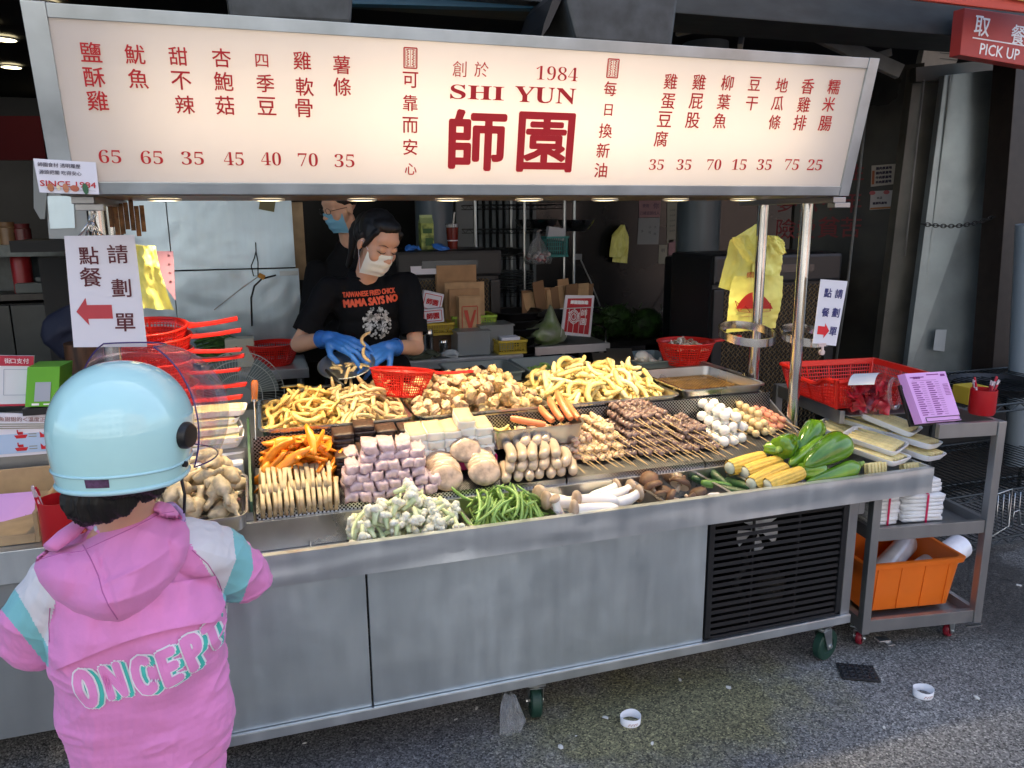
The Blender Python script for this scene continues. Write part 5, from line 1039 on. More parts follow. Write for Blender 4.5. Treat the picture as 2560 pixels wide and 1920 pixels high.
def print_form(parent, onq, W_, H_, dark=LILINK):
    g = MB()
    def line(u0, v0, u1, v1, t=.0012): p0, p1 = onq(u0, v0, .0006), onq(u1, v1, .0006); g.bar(p0, p1, t, .0003, fr_n)
    for u0 in (.08, .44):
        for i in range(16): v = .80 - i * .043; line(u0, v, u0 + .13 + .05 * ((i * 7) % 3) / 2, v, .0035); line(u0 + .2, v, u0 + .3, v, .0012)
    for i in range(8): line(.82, .74 - i * .03, .95, .74 - i * .03, .002)
    line(.08, .91, .42, .91, .004); line(.5, .95, .8, .95, .004); line(.84, .93, .95, .93, .009); line(.1, .84, .7, .84, .001); line(.44, .46, .75, .46, .0015)
    wb(g, 'printed_lines', dark, parent)
print_form(pad, onq, W_, H_)
letters('form_character', '鹽酥雞', onq(.24, .90), fr_r, fr_u, LILINK, pad, hgt=.010, lift=.001)
g = MB(); 
for (u0, v0, u1, v1) in ((.12, .02, .12, .10), (.12, .10, .98, .10), (.98, .10, .98, .02), (.12, .02, .98, .02)): g.tube([onq(u0, v0, .002), onq(u1, v1, .002)], .0013, 6)
wb(g, 'wire_clip', BLACK, pad); g = MB(); g.prism([onq(-.12, -.02, -.05), onq(1, -.02, -.05), onq(1, .8, -.035), onq(-.12, .8, -.035)], fr_n, .012); wb(g, 'stand', BLACK, pad)
# pen cups
PENR = mat('pen_red', (.45, .01, .03), .3); PENC = mat('pen_clear', (.8, .65, .68), .15, trans=.4)
def pen_cup(p, r, h, lb, plb, ref, n, sg):
    o = thing('pen_cup', lb, 'pen cup', p); g = MB(); g.lathe([(r * .9, 0), (r, h * .1), (r, h), (r - .003, h), (r - .003, .004), (0, .004)], 32); g.lathe([(0, 0), (r * .9, 0)], 32); g.build('cup', ref, o, 'a')
    for i in range(n):
        a_ = random.uniform(0, 6.28); side = sg * (1 if i % 2 else -1); q = Vector((side * r * random.uniform(.3, .6), random.uniform(-.5, .4) * r, .01)); t = Vector((side * r * random.uniform(.75, 1.2) + random.uniform(-.01, .01), random.uniform(-.6, .4) * r, h + random.uniform(.025, .05)))
        pn = thing('pen', plb, 'pen', p, group=plb + 's'); g = MB(); m_ = q.lerp(t, .85); g.tube([q, m_], .0042, 8); g.build('barrel', PENR if i % 3 else PENC, pn, 'a'); g = MB(); g.tube([m_, t], [.0046, .0036], 8); g.tube([m_ + Vector((.005, 0, 0)), t + Vector((.006, 0, -.005))], .0012, 4); g.build('cap', PENC if i % 3 else PENR, pn, 'a')
    return o
pc1 = P(2452, 1042, y=2.25); CUPR = mat('red_cup', (.42, .008, .012), .35)
cup = pen_cup(Vector((pc1.x, 2.25, .929)), .048, .10, 'red cylindrical cup of red pens at the trolley end', 'red ballpoint pen standing in the right hand cup', CUPR, 9, 1)
letters('cup_label', '調查卷', (.022, -.0425, .05), (.9, .42, 0), (0, 0, 1), mat('white_print', (.85, .83, .83), .5), cup, hgt=.010, lift=.001)
# napkins tied with red string
NP = mat('napkin', (.76, .76, .77), .7, var=.03, scale=30, bump=.001, bscale=60); RS = mat('red_string', (.55, .01, .08), .5)
def napkins(x, y, z, w_, d_, n, lb, yaw=0, top=None):
    o = thing('napkin_stack', lb, 'napkins', group='napkin bundles on the trolley'); o.matrix_basis = Matrix.Translation(tl(x, y, z)) @ Matrix.Rotation(math.atan2(TX.y, TX.x) + R_(yaw), 4, 'Z')
    for k in range(n):
        g = MB(); dx = random.uniform(-.006, .006)
        g.grid(lambda u, v: ((u - .5) * w_ + dx, (v - .5) * d_, .0002), 2, 2); me = rbox(w_ + random.uniform(-.006, .004), d_, .0150, 400 + k * 3 + int(x * 100), .22, freq=22).mesh('layer', NP, True); inst('layer', me, o, (dx, 0, .009 + k * .0158))
    H_ = n * .0158 + .004
    g = MB(); g.box((.01, -d_ / 2 - .003, H_ / 2), (.008, .002, H_)); g.box((.01, 0, H_ + .003), (.008, d_ + .008, .002)); g.box((.01, d_ / 2 + .003, H_ / 2), (.008, .002, H_)); g.build('string', RS, o)
    if top:
        g = MB(); 
        for r in (.022, .014, .03): g.tube([(math.cos(t) * r, -.02 + math.sin(t) * r * .7, H_ + .0045) for t in np.linspace(0, 6.28, 19)[:-1]], .0012, 4, closed=True)
        for k in range(6): g.tube([(math.cos(k) * .03, -.02 + math.sin(k) * .02, H_ + .0045), (math.cos(k + .3) * .05, -.02 + math.sin(k + .3) * .04, H_ + .0045)], .0015, 4)
        g.build('printed_logo', RS, o)
napkins(.075, .12, .515, .12, .16, 9, 'white napkin bundle tied with pink string, left one, behind the post', 2); napkins(.25, .13, .515, .17, .18, 7, 'white napkin bundle on the middle shelf, right one', -4); napkins(.245, .14, .632, .16, .17, 3, 'printed white napkin bundle lying on top of the right bundle', 5, True); napkins(.07, .32, .515, .12, .16, 8, 'white napkin bundle at the back of the middle shelf', 0)
# orange bin with rolls of plastic bags
OR_ = mat('orange_plastic', (.80, .17, .015), .38, var=.06, scale=4, sss=.05)
bn = thing('orange_bin', 'orange plastic storage bin on the bottom shelf of the trolley', 'bin'); bn.matrix_basis = Matrix.Translation(tl(TW / 2 - .0, .26, .13)) @ Matrix.Rotation(math.atan2(TX.y, TX.x), 4, 'Z')
g = MB(); W_, D_, H_ = TW - .055, .42, .215
def rr_(hx, hy, z, c=.03, k=6):
    pts = []
    for (sx, sy, a0) in ((1, 1, 0), (-1, 1, 90), (-1, -1, 180), (1, -1, 270)):
        for i in range(k): a_ = R_(a0 + 90 * i / (k - 1)); pts.append((sx * (hx - c) + c * math.cos(a_), sy * (hy - c) + c * math.sin(a_), z))
    return pts
ls = [rr_(W_ / 2 - .028, D_ / 2 - .028, 0), rr_(W_ / 2 - .008, D_ / 2 - .008, H_ - .022), rr_(W_ / 2 + .004, D_ / 2 + .004, H_ - .021), rr_(W_ / 2 + .008, D_ / 2 + .008, H_ - .002), rr_(W_ / 2 + .004, D_ / 2 + .004, H_), rr_(W_ / 2 - .010, D_ / 2 - .010, H_), rr_(W_ / 2 - .030, D_ / 2 - .030, .004)]; k = len(ls[0])
g.add([p for l in ls for p in l], [(i * k + j, i * k + (j + 1) % k, (i + 1) * k + (j + 1) % k, (i + 1) * k + j) for i in range(len(ls) - 1) for j in range(k)] + [tuple(range(k))[::-1], tuple((len(ls) - 1) * k + j for j in range(k))]); g.build('bin_body', OR_, bn, 'a')
for i in range(4):
    g = MB(); x = -.16 + i * .105; g.prism([(x - .004, -D_ / 2 + .026, .005), (x + .004, -D_ / 2 + .026, .005), (x + .004, -D_ / 2 + .009, H_ - .024), (x - .004, -D_ / 2 + .009, H_ - .024)], (0, -1, 0), .004); g.build('moulded_rib', OR_, bn)
CLR = mat('clear_film_roll', (.80, .79, .83), .18, var=.1, scale=10, coat=.4, bump=.002, bscale=30)
for (a_, ya, b_, yb, r, lb) in (((2190, 1440), 2.36, (2300, 1325), 2.58, .045, 'roll of clear plastic bags leaning left in the orange bin'), ((2290, 1440), 2.36, (2400, 1365), 2.46, .055, 'larger clear roll with a pink label leaning right in the bin')):
    p0, p1 = P(*a_, y=ya), P(*b_, y=yb); o = thing('bag_roll', lb, 'plastic roll'); d_ = (p1 - p0).normalized(); g = MB(); g.tube([p0, p0 + d_ * .01, p1 - d_ * .004, p1], [r * .97, r, r, r * .9], 24); wb(g, 'roll', CLR, o, 'a')
    g = MB(); g.tube([p1, p1 + d_ * .002], .012, 12); wb(g, 'core', BLKM, o)
    if r > .05: m_ = p0.lerp(p1, .45); g = MB(); n_ = (CAM - m_); n_ = (n_ - d_ * n_.dot(d_)).normalized(); s_ = d_.cross(n_); g.box((0, 0, 0), (.05, .05, .001)); g.v = [tuple(m_ + d_ * v[0] + s_ * v[1] + n_ * (r + .001 + v[2] - (v[1] ** 2) / (2 * r))) for v in g.v]; wb(g, 'pink_label', RS, o)
# ------------------------------------------------------------------ cards and bags on the posts
WINK = mat('white_ink', (.88, .86, .86), .5)
def card(name, lb, TL, TR, BR, BL, y, m=WHITEP, thick=.002, cat='sign', yb=None):
    p = [P(*TL, y=y), P(*TR, y=y), P(*BR, y=yb or y), P(*BL, y=yb or y)]; o = thing(name, lb, cat, (p[2] + p[3]) / 2)
    n = (p[1] - p[0]).cross(p[0] - p[3]).normalized(); n = n if n.y < 0 else -n
    g = MB(); g.prism(p, -n, thick); wb(g, 'card', m, o); return o, p, n
def on_card(o, p, n, txt, u, v, h=None, m=INK, wt=0, w_=None, name='printed_text', shear=0, roll=0):
    """u, v in card coordinates, v down; h as a fraction of the card's height"""
    q = (p[0] * (1 - u) + p[1] * u) * (1 - v) + (p[3] * (1 - u) + p[2] * u) * v; H_ = (p[0] - p[3]).length; W_ = (p[1] - p[0]).length
    r = ((p[1] - p[0]) * (1 - v) + (p[2] - p[3]) * v).normalized(); up_ = ((p[0] - p[3]) * (1 - u) + (p[1] - p[2]) * u)
    return letters(name, txt, q, r, up_, m, o, hgt=h * H_ if h else None, wdt=w_ * W_ if w_ else None, size=1, weight=wt, lift=.0012, roll=roll)
oc = card('order_card', 'white laminated card with a red arrow pointing left, on the left post', (160, 590), (336, 587), (368, 867), (184, 868), 2.555)
for ch, u, v, h in (("請", .73, .165, .165), ("劃", .73, .465, .165), ("單", .73, .775, .165), ("點", .32, .175, .155), ("餐", .32, .365, .17)): on_card(*oc, ch, u, v, h, MAROON, .012)
o, p, n = oc
def cpt(p, u, v): return (p[0] * (1 - u) + p[1] * u) * (1 - v) + (p[3] * (1 - u) + p[2] * u) * v
def arrow(o, p, n, pts, m): g = MB(); g.prism([cpt(p, u, v) + n * .0008 for u, v in pts], n, .0006); wb(g, 'arrow', m, o)
arrow(o, p, n, [(.08, .675), (.22, .55), (.23, .615), (.57, .615), (.57, .74), (.23, .74), (.24, .80)], mat('arrow_red', (.50, .05, .06), .5))
oc = card('order_card', 'white card with blue lettering and a red arrow, clipped to the right ring', (2052, 698), (2119, 703), (2090, 865), (2032, 858), 2.50)
for ch, u, v, h in (("請", .75, .20, .20), ("劃", .75, .49, .20), ("單", .76, .78, .20), ("點", .33, .20, .20), ("餐", .34, .50, .20)): on_card(*oc, ch, u, v, None, NAVY, .02, .27)
o, p, n = oc; arrow(o, p, n, [(.60, .78), (.40, .90), (.40, .85), (.12, .85), (.12, .72), (.40, .72), (.40, .67)], mat('arrow_bright', (.70, .02, .03), .5))
g = MB(); c = P(2055, 862, y=2.495); g.box(c, (.035, .006, .012)); g.tube([c + Vector((0, -.004, -.005)), c + Vector((0, -.006, -.035))], .005, 8); g.tube([c + Vector((0, -.008, -.03)), c + Vector((0, .004, -.03))], .011, 16)
tag(g.build('bulldog_clip', mat('pink_metal', (.65, .55, .55), .3, .6), None, 'a'), 'small metal bulldog clip under the right card', 'clip')
oc = card('info_card', 'small white card reading SINCE 1984 at the lower left corner of the menu sign', (83, 396), (239, 406), (248, 486), (99, 481), 2.325)
on_card(*oc, "師園食材 透明履歷", .40, .16, None, INK, .0, .68); on_card(*oc, "源頭把關 吃得安心", .40, .38, None, INK, .0, .68); on_card(*oc, "SINCE 1984", .5, .72, .17, RED, .02, .90)
o, p, n = oc; g = MB(); g.bar(cpt(p, .12, .86) + n * .002, cpt(p, .95, .90) + n * .002, .0012, .0004); wb(g, 'printed_skewer', INK, o)
for u, c_, s in ((.20, (.45, .16, .06), (.013, .018)), (.33, (.7, .6, .4), (.008, .012)), (.45, (.5, .2, .1), (.012, .02)), (.60, (.45, .12, .06), (.018, .014)), (.78, (.03, .12, .05), (.012, .024))):
    g = MB(); q = cpt(p, u, .84) + n * .0024; g.lathe([(0, 0), (1, 0)], 10); g.v = [tuple(q + (p[1] - p[0]).normalized() * v[0] * s[0] * .6 + (p[0] - p[3]).normalized() * v[1] * s[1] * .6) for v in g.v]; wb(g, 'printed_food', mat('print_%d' % int(u * 100), c_, .5), o)
# brown shipping card slats tied at the pole top, chain of keys
cb_ = thing('cardboard_packing', 'crumbling brown corrugated cardboard jammed on the left post top', 'cardboard', (-.40, 2.84, 1.75))
for i in range(7): g = MB(); x = -.445 + i * .0155; g.box((x, 2.835 - .004 * (i % 2), 1.725 - .008 * ((i * 3) % 4)), (.0135, .006, .085 + .012 * ((i * 5) % 3))); wb(g, 'cardboard_strip', mat('brown_card', (.12, .055, .02), .8, var=.5, scale=30, bump=.002) if i == 0 else bpy.data.materials['brown_card'], cb_)
g = MB(); c = P(232, 500, y=2.56)
for k in range(9):
    q = c + Vector((.002 * math.sin(k * 2) - k * .0015, 0, -.010 * k)); g.tube([q + Vector((math.cos(t) * .006, math.sin(t) * .004 * (k % 2), math.sin(t) * .009)) for t in np.linspace(0, 6.28, 11)[:-1]], .0018, 5, closed=True)
for k in range(5): g.tube([c + Vector((-.01, 0, -.055)), c + Vector((-.05 + k * .018, .003 * k, -.105 - .004 * k))], [.004, .0025], 5)
tag(g.build('chain_with_clips', CHROME, None, True), 'steel chain with hanging clips beside the left post', 'chain')
# yellow printed carrier bags
YRED = mat('bag_print', (.45, .02, .015), .5)
def bag(lb, pts_outline, y, depth=.012, name='carrier_bag', folds=9, grp='yellow carrier bags on the right post', wav=.006, parent=None, mt=YBAG):
    """outline in photo pixels (left edge top->bottom, right edge top->bottom), pleated sheet with both faces"""
    Lp, Rp = pts_outline; nv = 28; nu = 22
    def ed(E, t):
        k = t * (len(E) - 1); i = min(int(k), len(E) - 2); f = k - i; return E[i][0] * (1 - f) + E[i + 1][0] * f, E[i][1] * (1 - f) + E[i + 1][1] * f
    o = thing(name, lb, 'bag', group=grp)
    def fn(u, v, s=1):
        a_, b_ = ed(Lp, v), ed(Rp, v); px, py = a_[0] * (1 - u) + b_[0] * u, a_[1] * (1 - u) + b_[1] * u; q = P(px, py, y=y)
        q.y += wav * math.sin(u * folds + 2 * math.sin(v * 3)) * (1 - .5 * v) + .008 * noise.noise(Vector((u * 3, v * 4, y * 9))) + .006 * noise.noise(Vector((u * 9, v * 12, y * 5))) + s * depth / 2 * math.sin(math.pi * u) ** .6; return q
    g = MB(); g.grid(lambda u, v: fn(u, v, -1), nu, nv); g.grid(lambda u, v: fn(u, v, 1), nu, nv); wb(g, 'bag_sheet', mt, o, True); return o
bag('yellow carrier bag hanging lowest in front, printed with a red bowl logo', ([(1833, 690), (1822, 760), (1815, 832)], [(1958, 690), (1950, 760), (1938, 820)]), 2.96)
bag('yellow carrier bag behind the printed one, hanging to the left', ([(1890, 560), (1828, 600), (1812, 660), (1797, 718)], [(1900, 562), (1895, 620), (1890, 680), (1850, 735)]), 3.02)
bag('yellow carrier bag behind the front pole with a folded handle, right side', ([(1905, 588), (1885, 640), (1880, 680)], [(1948, 592), (1955, 640), (1950, 700)]), 3.0)
bag('folded yellow bag handle draped over the left side of the bags', ([(1828, 594), (1845, 625), (1868, 664)], [(1870, 588), (1885, 620), (1897, 652)]), 2.93, .016)
bag('folded yellow bag handle draped over the right side of the bags', ([(1915, 588), (1928, 612), (1945, 640)], [(1945, 590), (1958, 605), (1965, 632)]), 2.93, .014)
LG = thing('bag_print', 'red bowl logo and lettering printed on the front yellow bag', 'print', P(1885, 760, y=2.94))
lp = lambda px, py: P(px, py, y=2.938)
g = MB(); g.prism([lp(1840 + t * 92 / 20 - (0), 772 - 42 * math.sin(math.pi * t / 20) ** .8) for t in range(21)], (0, -1, 0), .0008); wb(g, 'bowl_dome', YRED, LG)
for pts in ([(1838, 752), (1846, 778), (1885, 782), (1925, 778), (1926, 758)], [(1850, 776), (1862, 764), (1875, 780)], [(1880, 782), (1893, 764), (1905, 781)], [(1838, 752), (1850, 762)], [(1926, 758), (1912, 766)]): 
    g = MB(); g.tube([lp(*q) for q in pts], .003, 5, flat=.3); wb(g, 'printed_stroke', YRED, LG)
letters('printed_characters', '師園', lp(1880, 687) , (1, 0, 0), (0, 0, 1), YRED, LG, hgt=.026, weight=.01, lift=.001)
g = MB(); g.bar(lp(1898, 810), lp(1912, 808), .003, .0006); g.bar(lp(1850, 792), lp(1920, 790), .0025, .0006); wb(g, 'printed_line', YRED, LG)
bag('yellow carrier bag hanging behind the left order card, left half', ([(336, 612), (345, 680), (358, 770)], [(388, 616), (402, 680), (434, 775)]), 2.72, grp='yellow bags behind the left card', wav=.01)
for (TL, TR, BR, BL, lb) in (((392, 628), (433, 628), (439, 752), (402, 700), 'pink printed sheet hanging behind the yellow bag on the left'),):
    oc = card('pink_sheet', lb, TL, TR, BR, BL, 2.86, mat('dull_pink', (.42, .22, .32), .6), cat='paper')
    for i in range(4): on_card(*oc, '營業時間'[i], .7, .10 + i * .2, .08, MAROON)
# ------------------------------------------------------------------ things on the ground
def cup_ring(px, py, lb, r=.033, h=.028, yaw=0):
    p = P(px, py, z=0); o = thing('paper_ring', lb, 'paper ring', (p.x, p.y, 0)); g = MB()
    g.lathe([(r, 0.0005), (r * 1.05, h), (r * 1.02, h), (r * .97, .0005)], 28, sx=1.06, sy=.96); a_ = np.array(g.v); a_[:, 2] += .0025 * np.sin(np.arctan2(a_[:, 1], a_[:, 0]) * 2 + yaw) * (a_[:, 2] > .01); g.v = a_.tolist(); g.build('paper_wall', mat('cut_paper_cup', (.80, .79, .80), .6) if not bpy.data.materials.get('cut_paper_cup') else bpy.data.materials['cut_paper_cup'], o, True)
    g = MB(); 
    for k in range(7): t = -2.2 + k * .14; g.tube([(math.cos(t) * r * 1.07, math.sin(t) * r * .985, .006 + .006 * (k % 2)), (math.cos(t + .1) * r * 1.07, math.sin(t + .1) * r * .985, .015)], .0012, 4)
    g.build('faded_print', mat('faded_red', (.45, .25, .22), .6) if not bpy.data.materials.get('faded_red') else bpy.data.materials['faded_red'], o)
cup_ring(1576, 1806, 'white cut paper cup ring on the asphalt below the middle of the cart'); cup_ring(2307, 1738, 'white cut paper cup ring on the asphalt in front of the trolley', yaw=2)
# black rubber mat
c = P(2144, 1684, z=0); o = thing('rubber_mat', 'small black square rubber mat by the right castor', 'mat', (c.x, c.y, .002), (0, 0, R_(-28))); g = MB(); g.box((0, 0, .003), (.135, .105, .006)); g.build('base', mat('rubber', (.015, .015, .016), .5), o, bevel=.001)
g = MB(); g.lathe([(.006, .006), (.0085, .0085), (.011, .006)], 12); rg = g.mesh('raised_ring', BLACK, True)
for i in range(5):
    for j in range(4): inst('raised_ring', rg, o, (-.05 + i * .025, -.036 + j * .024, 0))
# hanging clear bag at the cart's underside
pts = [(1262, 1735), (1250, 1775), (1250, 1850), (1262, 1900)]; pr_ = [(1288, 1735), (1300, 1765), (1316, 1802), (1263, 1902)]
CLB = mat('clear_bag', (.80, .82, .85), .22, trans=.75, alpha=.5, ior=1.2, bump=.006, bscale=28)
o = bag('crumpled clear plastic bag dangling from under the cart to the ground', (pts, pr_), 2.195, .02, 'plastic_bag', 11, None, .008, mt=CLB)
# litter specks
LIT = mat('litter', (.62, .60, .55), .7)
for i, (px, py) in enumerate(((1045, 1752), (1190, 1772), (1512, 1795), (1440, 1840), (1630, 1860), (1820, 1720), (1900, 1700), (2210, 1820), (2440, 1745), (2250, 1850), (1140, 1800), (1400, 1870), (2030, 1880), (760, 1860), (1700, 1700), (2546, 1463))):
    p = P(px, py, z=0); s = .004 + .003 * (i % 3) if i < 15 else .012; o = inst('litter_scrap', blob_shape(s, i, .4, 90, 1, (1.4, .8, .35)).mesh('scrap', LIT), None, (p.x, p.y, .001 + s * .2), (0, 0, i)); tag(o, 'tiny pale scrap of litter on the asphalt', 'litter', 'litter scraps on the asphalt') if i < 15 else tag(o, 'white crumpled scrap by the black wire shelf at the right edge', 'litter')
# ------------------------------------------------------------------ structure above and to the right of the sign
BEAM = mat('painted_beam', (.030, .034, .034), .5, var=.25, scale=6, stretch=(1, 3, 3), bump=.002)
def px_x(px, y, z):      # x of the pixel column px at depth y and height z
    return P(px, 960 - 0, y=y).x
bz = P(2000, 61, y=3.0).z; bx0, bx1 = P(1690, 36, y=3.0).x, P(2415, 96, y=3.0).x
g = MB(); g.bb(-2.0, bx1 + .8, 2.98, 3.28, bz, bz + .45); tag(g.build('fascia_beam', BEAM, bevel=.004), 'dark painted beam above the right half of the menu sign', 'beam')
for (a_, b_, c_, d_, lb) in (((560, -40), (885, -40), (878, 58), (575, 46), 'dark plastic duct box above the sign, left one'), ((1405, -40), (1700, -40), (1680, 118), (1442, 100), 'scuffed black duct box above the middle of the sign')):
    q = [P(*k, y=2.72) for k in (a_, b_, c_, d_)]; g = MB(); back = [v + Vector((0, .35, 0)) for v in q]; g.prism(q, (0, 1, 0), .35)
    tag(g.build('duct_box', mat('duct_grey', (.045, .050, .052), .45, var=.3, scale=14, bump=.001) if not bpy.data.materials.get('duct_grey') else bpy.data.materials['duct_grey'], bevel=.012), lb, 'duct')
g = MB(); q = [P(*k, y=2.74) for k in ((1400, -30), (1408, -10), (1372, 68), (1352, 96), (1360, 60), (1385, -10))]; g.prism(q, (0, 1, 0), .3); tag(g.build('duct_flap', BLACK), 'black bent flap on the left of the scuffed duct box', 'duct')
g = MB(); q = [P(*k, y=3.05) for k in ((830, -25), (1370, -5), (1370, 22), (830, 8))]; g.prism(q, (0, 1, 0), .05); tag(g.build('blue_strip', mat('blue_strip', (.02, .10, .19), .4), bevel=.003), 'blue strip of signboard under the upper floor above the sign', 'board')
# ceiling struts seen above the right of the sign
GREYP = mat('grey_paint', (.16, .155, .145), .6, var=.2, scale=8)
for a_, b_, r, lb in (((1690, 75), (1800, 50), .03, 'grey roof strut, left of the three above the sign'), ((2020, 75), (2250, 180), .035, 'thick grey slanting roof strut above the sign corner'), ((2120, 160), (2230, 130), .018, 'thin light roof strut above the sign corner'), ((1860, 60), (1850, 120), .02, 'short upright roof strut above the sign')):
    g = MB(); g.bar(P(*a_, y=3.6), P(*b_, y=3.45), r * 1.2, r * 2); tag(g.build('roof_strut', GREYP, bevel=.003), lb, 'strut')
g = MB(); q = [P(*k, y=4.6) for k in ((2318, 90), (2395, 88), (2400, 130), (2390, 160), (2300, 172))]; g.prism(q, (0, 1, 0), .05); tag(g.build('pale_shutter', mat('pale_shutter', (.50, .47, .42), .6, var=.05), None), 'pale shutter visible through the gap beside the pick-up sign', 'shutter')
for i in range(4): g = MB(); a_, b_ = P(2350, 104 + i * 14, y=4.58), P(2395, 106 + i * 15, y=4.58); g.bar(a_, b_, .003, .004); tag(g.build('shutter_slat', GREYP), 'thin groove line of the pale shutter', 'slat', 'grooves of the pale shutter')
# red pick up sign
pk_ = [P(2412, 19, y=2.88), P(2680, 55, y=2.88), P(2680, 185, y=2.88), P(2400, 137, y=2.88)]; o = thing('pickup_sign', 'red hanging box sign reading PICK UP at the top right', 'sign', pk_[3]); g = MB(); g.prism(pk_, (0, 1, 0), .06); wb(g, 'sign_box', mat('sign_red', (.42, .045, .035), .45, var=.06, scale=8), o, bevel=.003)
n_ = Vector((0, -1, 0)); oc = (o, pk_, n_)
on_card(*oc, "取", .165, .335, .42, WINK, .012); on_card(*oc, "餐", .49, .40, .42, WINK, .012); on_card(*oc, "PICK UP", .335, .80, .24, WINK, .015)
g = MB(); g.bar(cpt(pk_, .09, .60) + n_ * .0015, cpt(pk_, .95, .60) + n_ * .0015, .005, .001, (0, -1, 0)); wb(g, 'ruled_line', WINK, o)
aw = [P(2270, -30, y=2.6), P(2640, -60, y=2.6), P(2640, 50, y=2.6), P(2500, 22, y=2.6), P(2295, 0, y=2.6)]
g = MB(); g.prism([P(2270, -60, y=2.7), P(2700, -60, y=2.7), P(2700, 46, y=2.7), P(2560, 30, y=2.7), P(2270, -4, y=2.7)], (0, 1, 0), .02); tag(g.build('awning_edge', mat('awning_red', (.55, .06, .03), .5), bevel=.004), 'red awning edge at the top right corner', 'awning')
g = MB(); q = [P(2330, -40, y=2.69), P(2700, -40, y=2.69), P(2700, 20, y=2.69), P(2560, 4, y=2.69)]; g.prism(q, (0, -1, 0), .004); tag(g.build('awning_stripe', mat('awning_yellow', (.55, .30, .03), .5)), 'orange stripe along the red awning edge', 'stripe')
# grey galvanised door leaf, corner strip, brown column and pipe
def slab(name, lb, cat, px4, y, d, m, yb=None, bev=.003):
    q = [P(*k, y=(y if i in (0, 3) else (yb or y))) for i, k in enumerate(px4)]; g = MB(); g.prism(q, (0, 1, 0), d); return tag(g.build(name, m, bevel=bev), lb, cat)
slab('corner_panel', 'brown-grey painted corner panel left of the grey door', 'panel', ((2286, 172), (2384, 160), (2290, 960), (2190, 960)), 4.02, .06, mat('corner_paint', (.085, .078, .062), .4, var=.3, scale=4, bump=.003, bscale=3), 3.95)
slab('top_plate', 'dark sheet across the top of the grey door', 'panel', ((2290, 168), (2560, 140), (2560, 185), (2290, 205)), 3.90, .05, SOOT)
dr_ = slab('metal_door', 'grey galvanised metal door leaf with a chain across it', 'door', ((2362, 188), (2548, 168), (2480, 960), (2262, 960)), 3.86, .04, GALV, 3.70)
g = MB(); a_, b_ = P(2381, 186, y=3.83), P(2284, 960, y=3.85); g.bar(a_, b_, .006, .01); child(g.build('folded_edge', GALV), dr_)
slab('white_label', 'blank white paper stuck on the grey door', 'paper', ((2340, 824), (2367, 824), (2361, 879), (2333, 875)), 3.765, .002, mat('dull_paper', (.42, .44, .45), .6))
slab('brown_column', 'dark brown steel column at the right edge', 'column', ((2546, 100), (2640, 100), (2560, 1120), (2478, 960)), 3.5, .15, mat('brown_steel', (.022, .015, .012), .45, var=.2))
slab('door_jamb', 'rusty beige jamb between the grey door and the brown column', 'jamb', ((2515, 250), (2546, 170), (2483, 960), (2470, 960)), 3.56, .05, mat('jamb_beige', (.14, .12, .09), .6, var=.5, scale=12))
g = MB(); p0, p1 = P(2566, 560, y=3.35), P(2536, 1160, y=3.35); g.tube([p0, p1], .055, 20); tag(g.build('drain_pipe', mat('blue_grey_pipe', (.19, .23, .26), .35), None, 'a'), 'blue-grey pipe at the far right edge', 'pipe')
g = MB(); pts = [P(2305 + t * 205, 560 + 16 * math.sin(t * 2.2) - t * 42 + 10 * math.sin(math.pi * t), y=3.64 - .08 * t) for t in np.linspace(0, 1, 22)]
for i in range(0, 21): m_ = (pts[i] + pts[i + 1]) / 2; d_ = (pts[i + 1] - pts[i]); u_ = Vector((0, 0, 1)) if i % 2 else Vector((0, 1, 0)); dn = d_.normalized(); g.tube([m_ + dn * math.cos(t) * d_.length * .72 + u_ * math.sin(t) * .011 for t in np.linspace(0, 6.28, 11)[:-1]], .0035, 5, closed=True)
tag(g.build('door_chain', mat('black_chain', (.02, .02, .02), .4, .5), None, True), 'black chain hung across the grey door', 'chain')
# posters on the sooty wall; wall side plane passes from a(1990,480,y4.9) to b(2280,480,y4.3)
wo, wd_ = WS; wn = Vector((wd_.y, -wd_.x, 0)); wo2 = wo + wn * .004
def WP(px, py): return PL(px, py, wo2, wn)
def wall_card(lb, px4, m, name='wall_notice'):
    q = [WP(*k) for k in px4]; o = thing(name, lb, 'notice', q[3]); g = MB(); g.prism(q, -wn, .002); wb(g, 'sheet', m, o); return o, q, wn
oc = wall_card('curling white notice with four lines of black characters, upper one on the sooty wall', ((2179, 414), (2258, 408), (2256, 458), (2177, 467)), mat('notice_cream', (.50, .46, .40), .6))
for i, s in enumerate(("雞肉原產地", "豬肉原產地", "牛肉原產地", "羊肉原產地")): on_card(*oc, s, .40, .16 + i * .22, None, INK, .012, .50)
g = MB(); g.bar(cpt(oc[1], .07, .25) + wn * .003, cpt(oc[1], .07, .9) + wn * .003, .016, .001, wn); wb(g, 'red_band', mat('band_red', (.40, .12, .05), .6), oc[0])
oc = wall_card('white notice with pink cloud corners and an orange foot, lower one on the sooty wall', ((2177, 478), (2254, 474), (2252, 520), (2174, 525)), mat('notice_pale', (.55, .53, .52), .6))
on_card(*oc, "本店", .30, .38, None, INK, .012, .18); on_card(*oc, "豬原料產地", .32, .66, None, INK, .012, .46)
g = MB(); g.bar(cpt(oc[1], .02, .93) + wn * .003, cpt(oc[1], .98, .93) + wn * .003, .012, .001, wn); wb(g, 'orange_foot', mat('foot_orange', (.45, .18, .05), .6), oc[0])
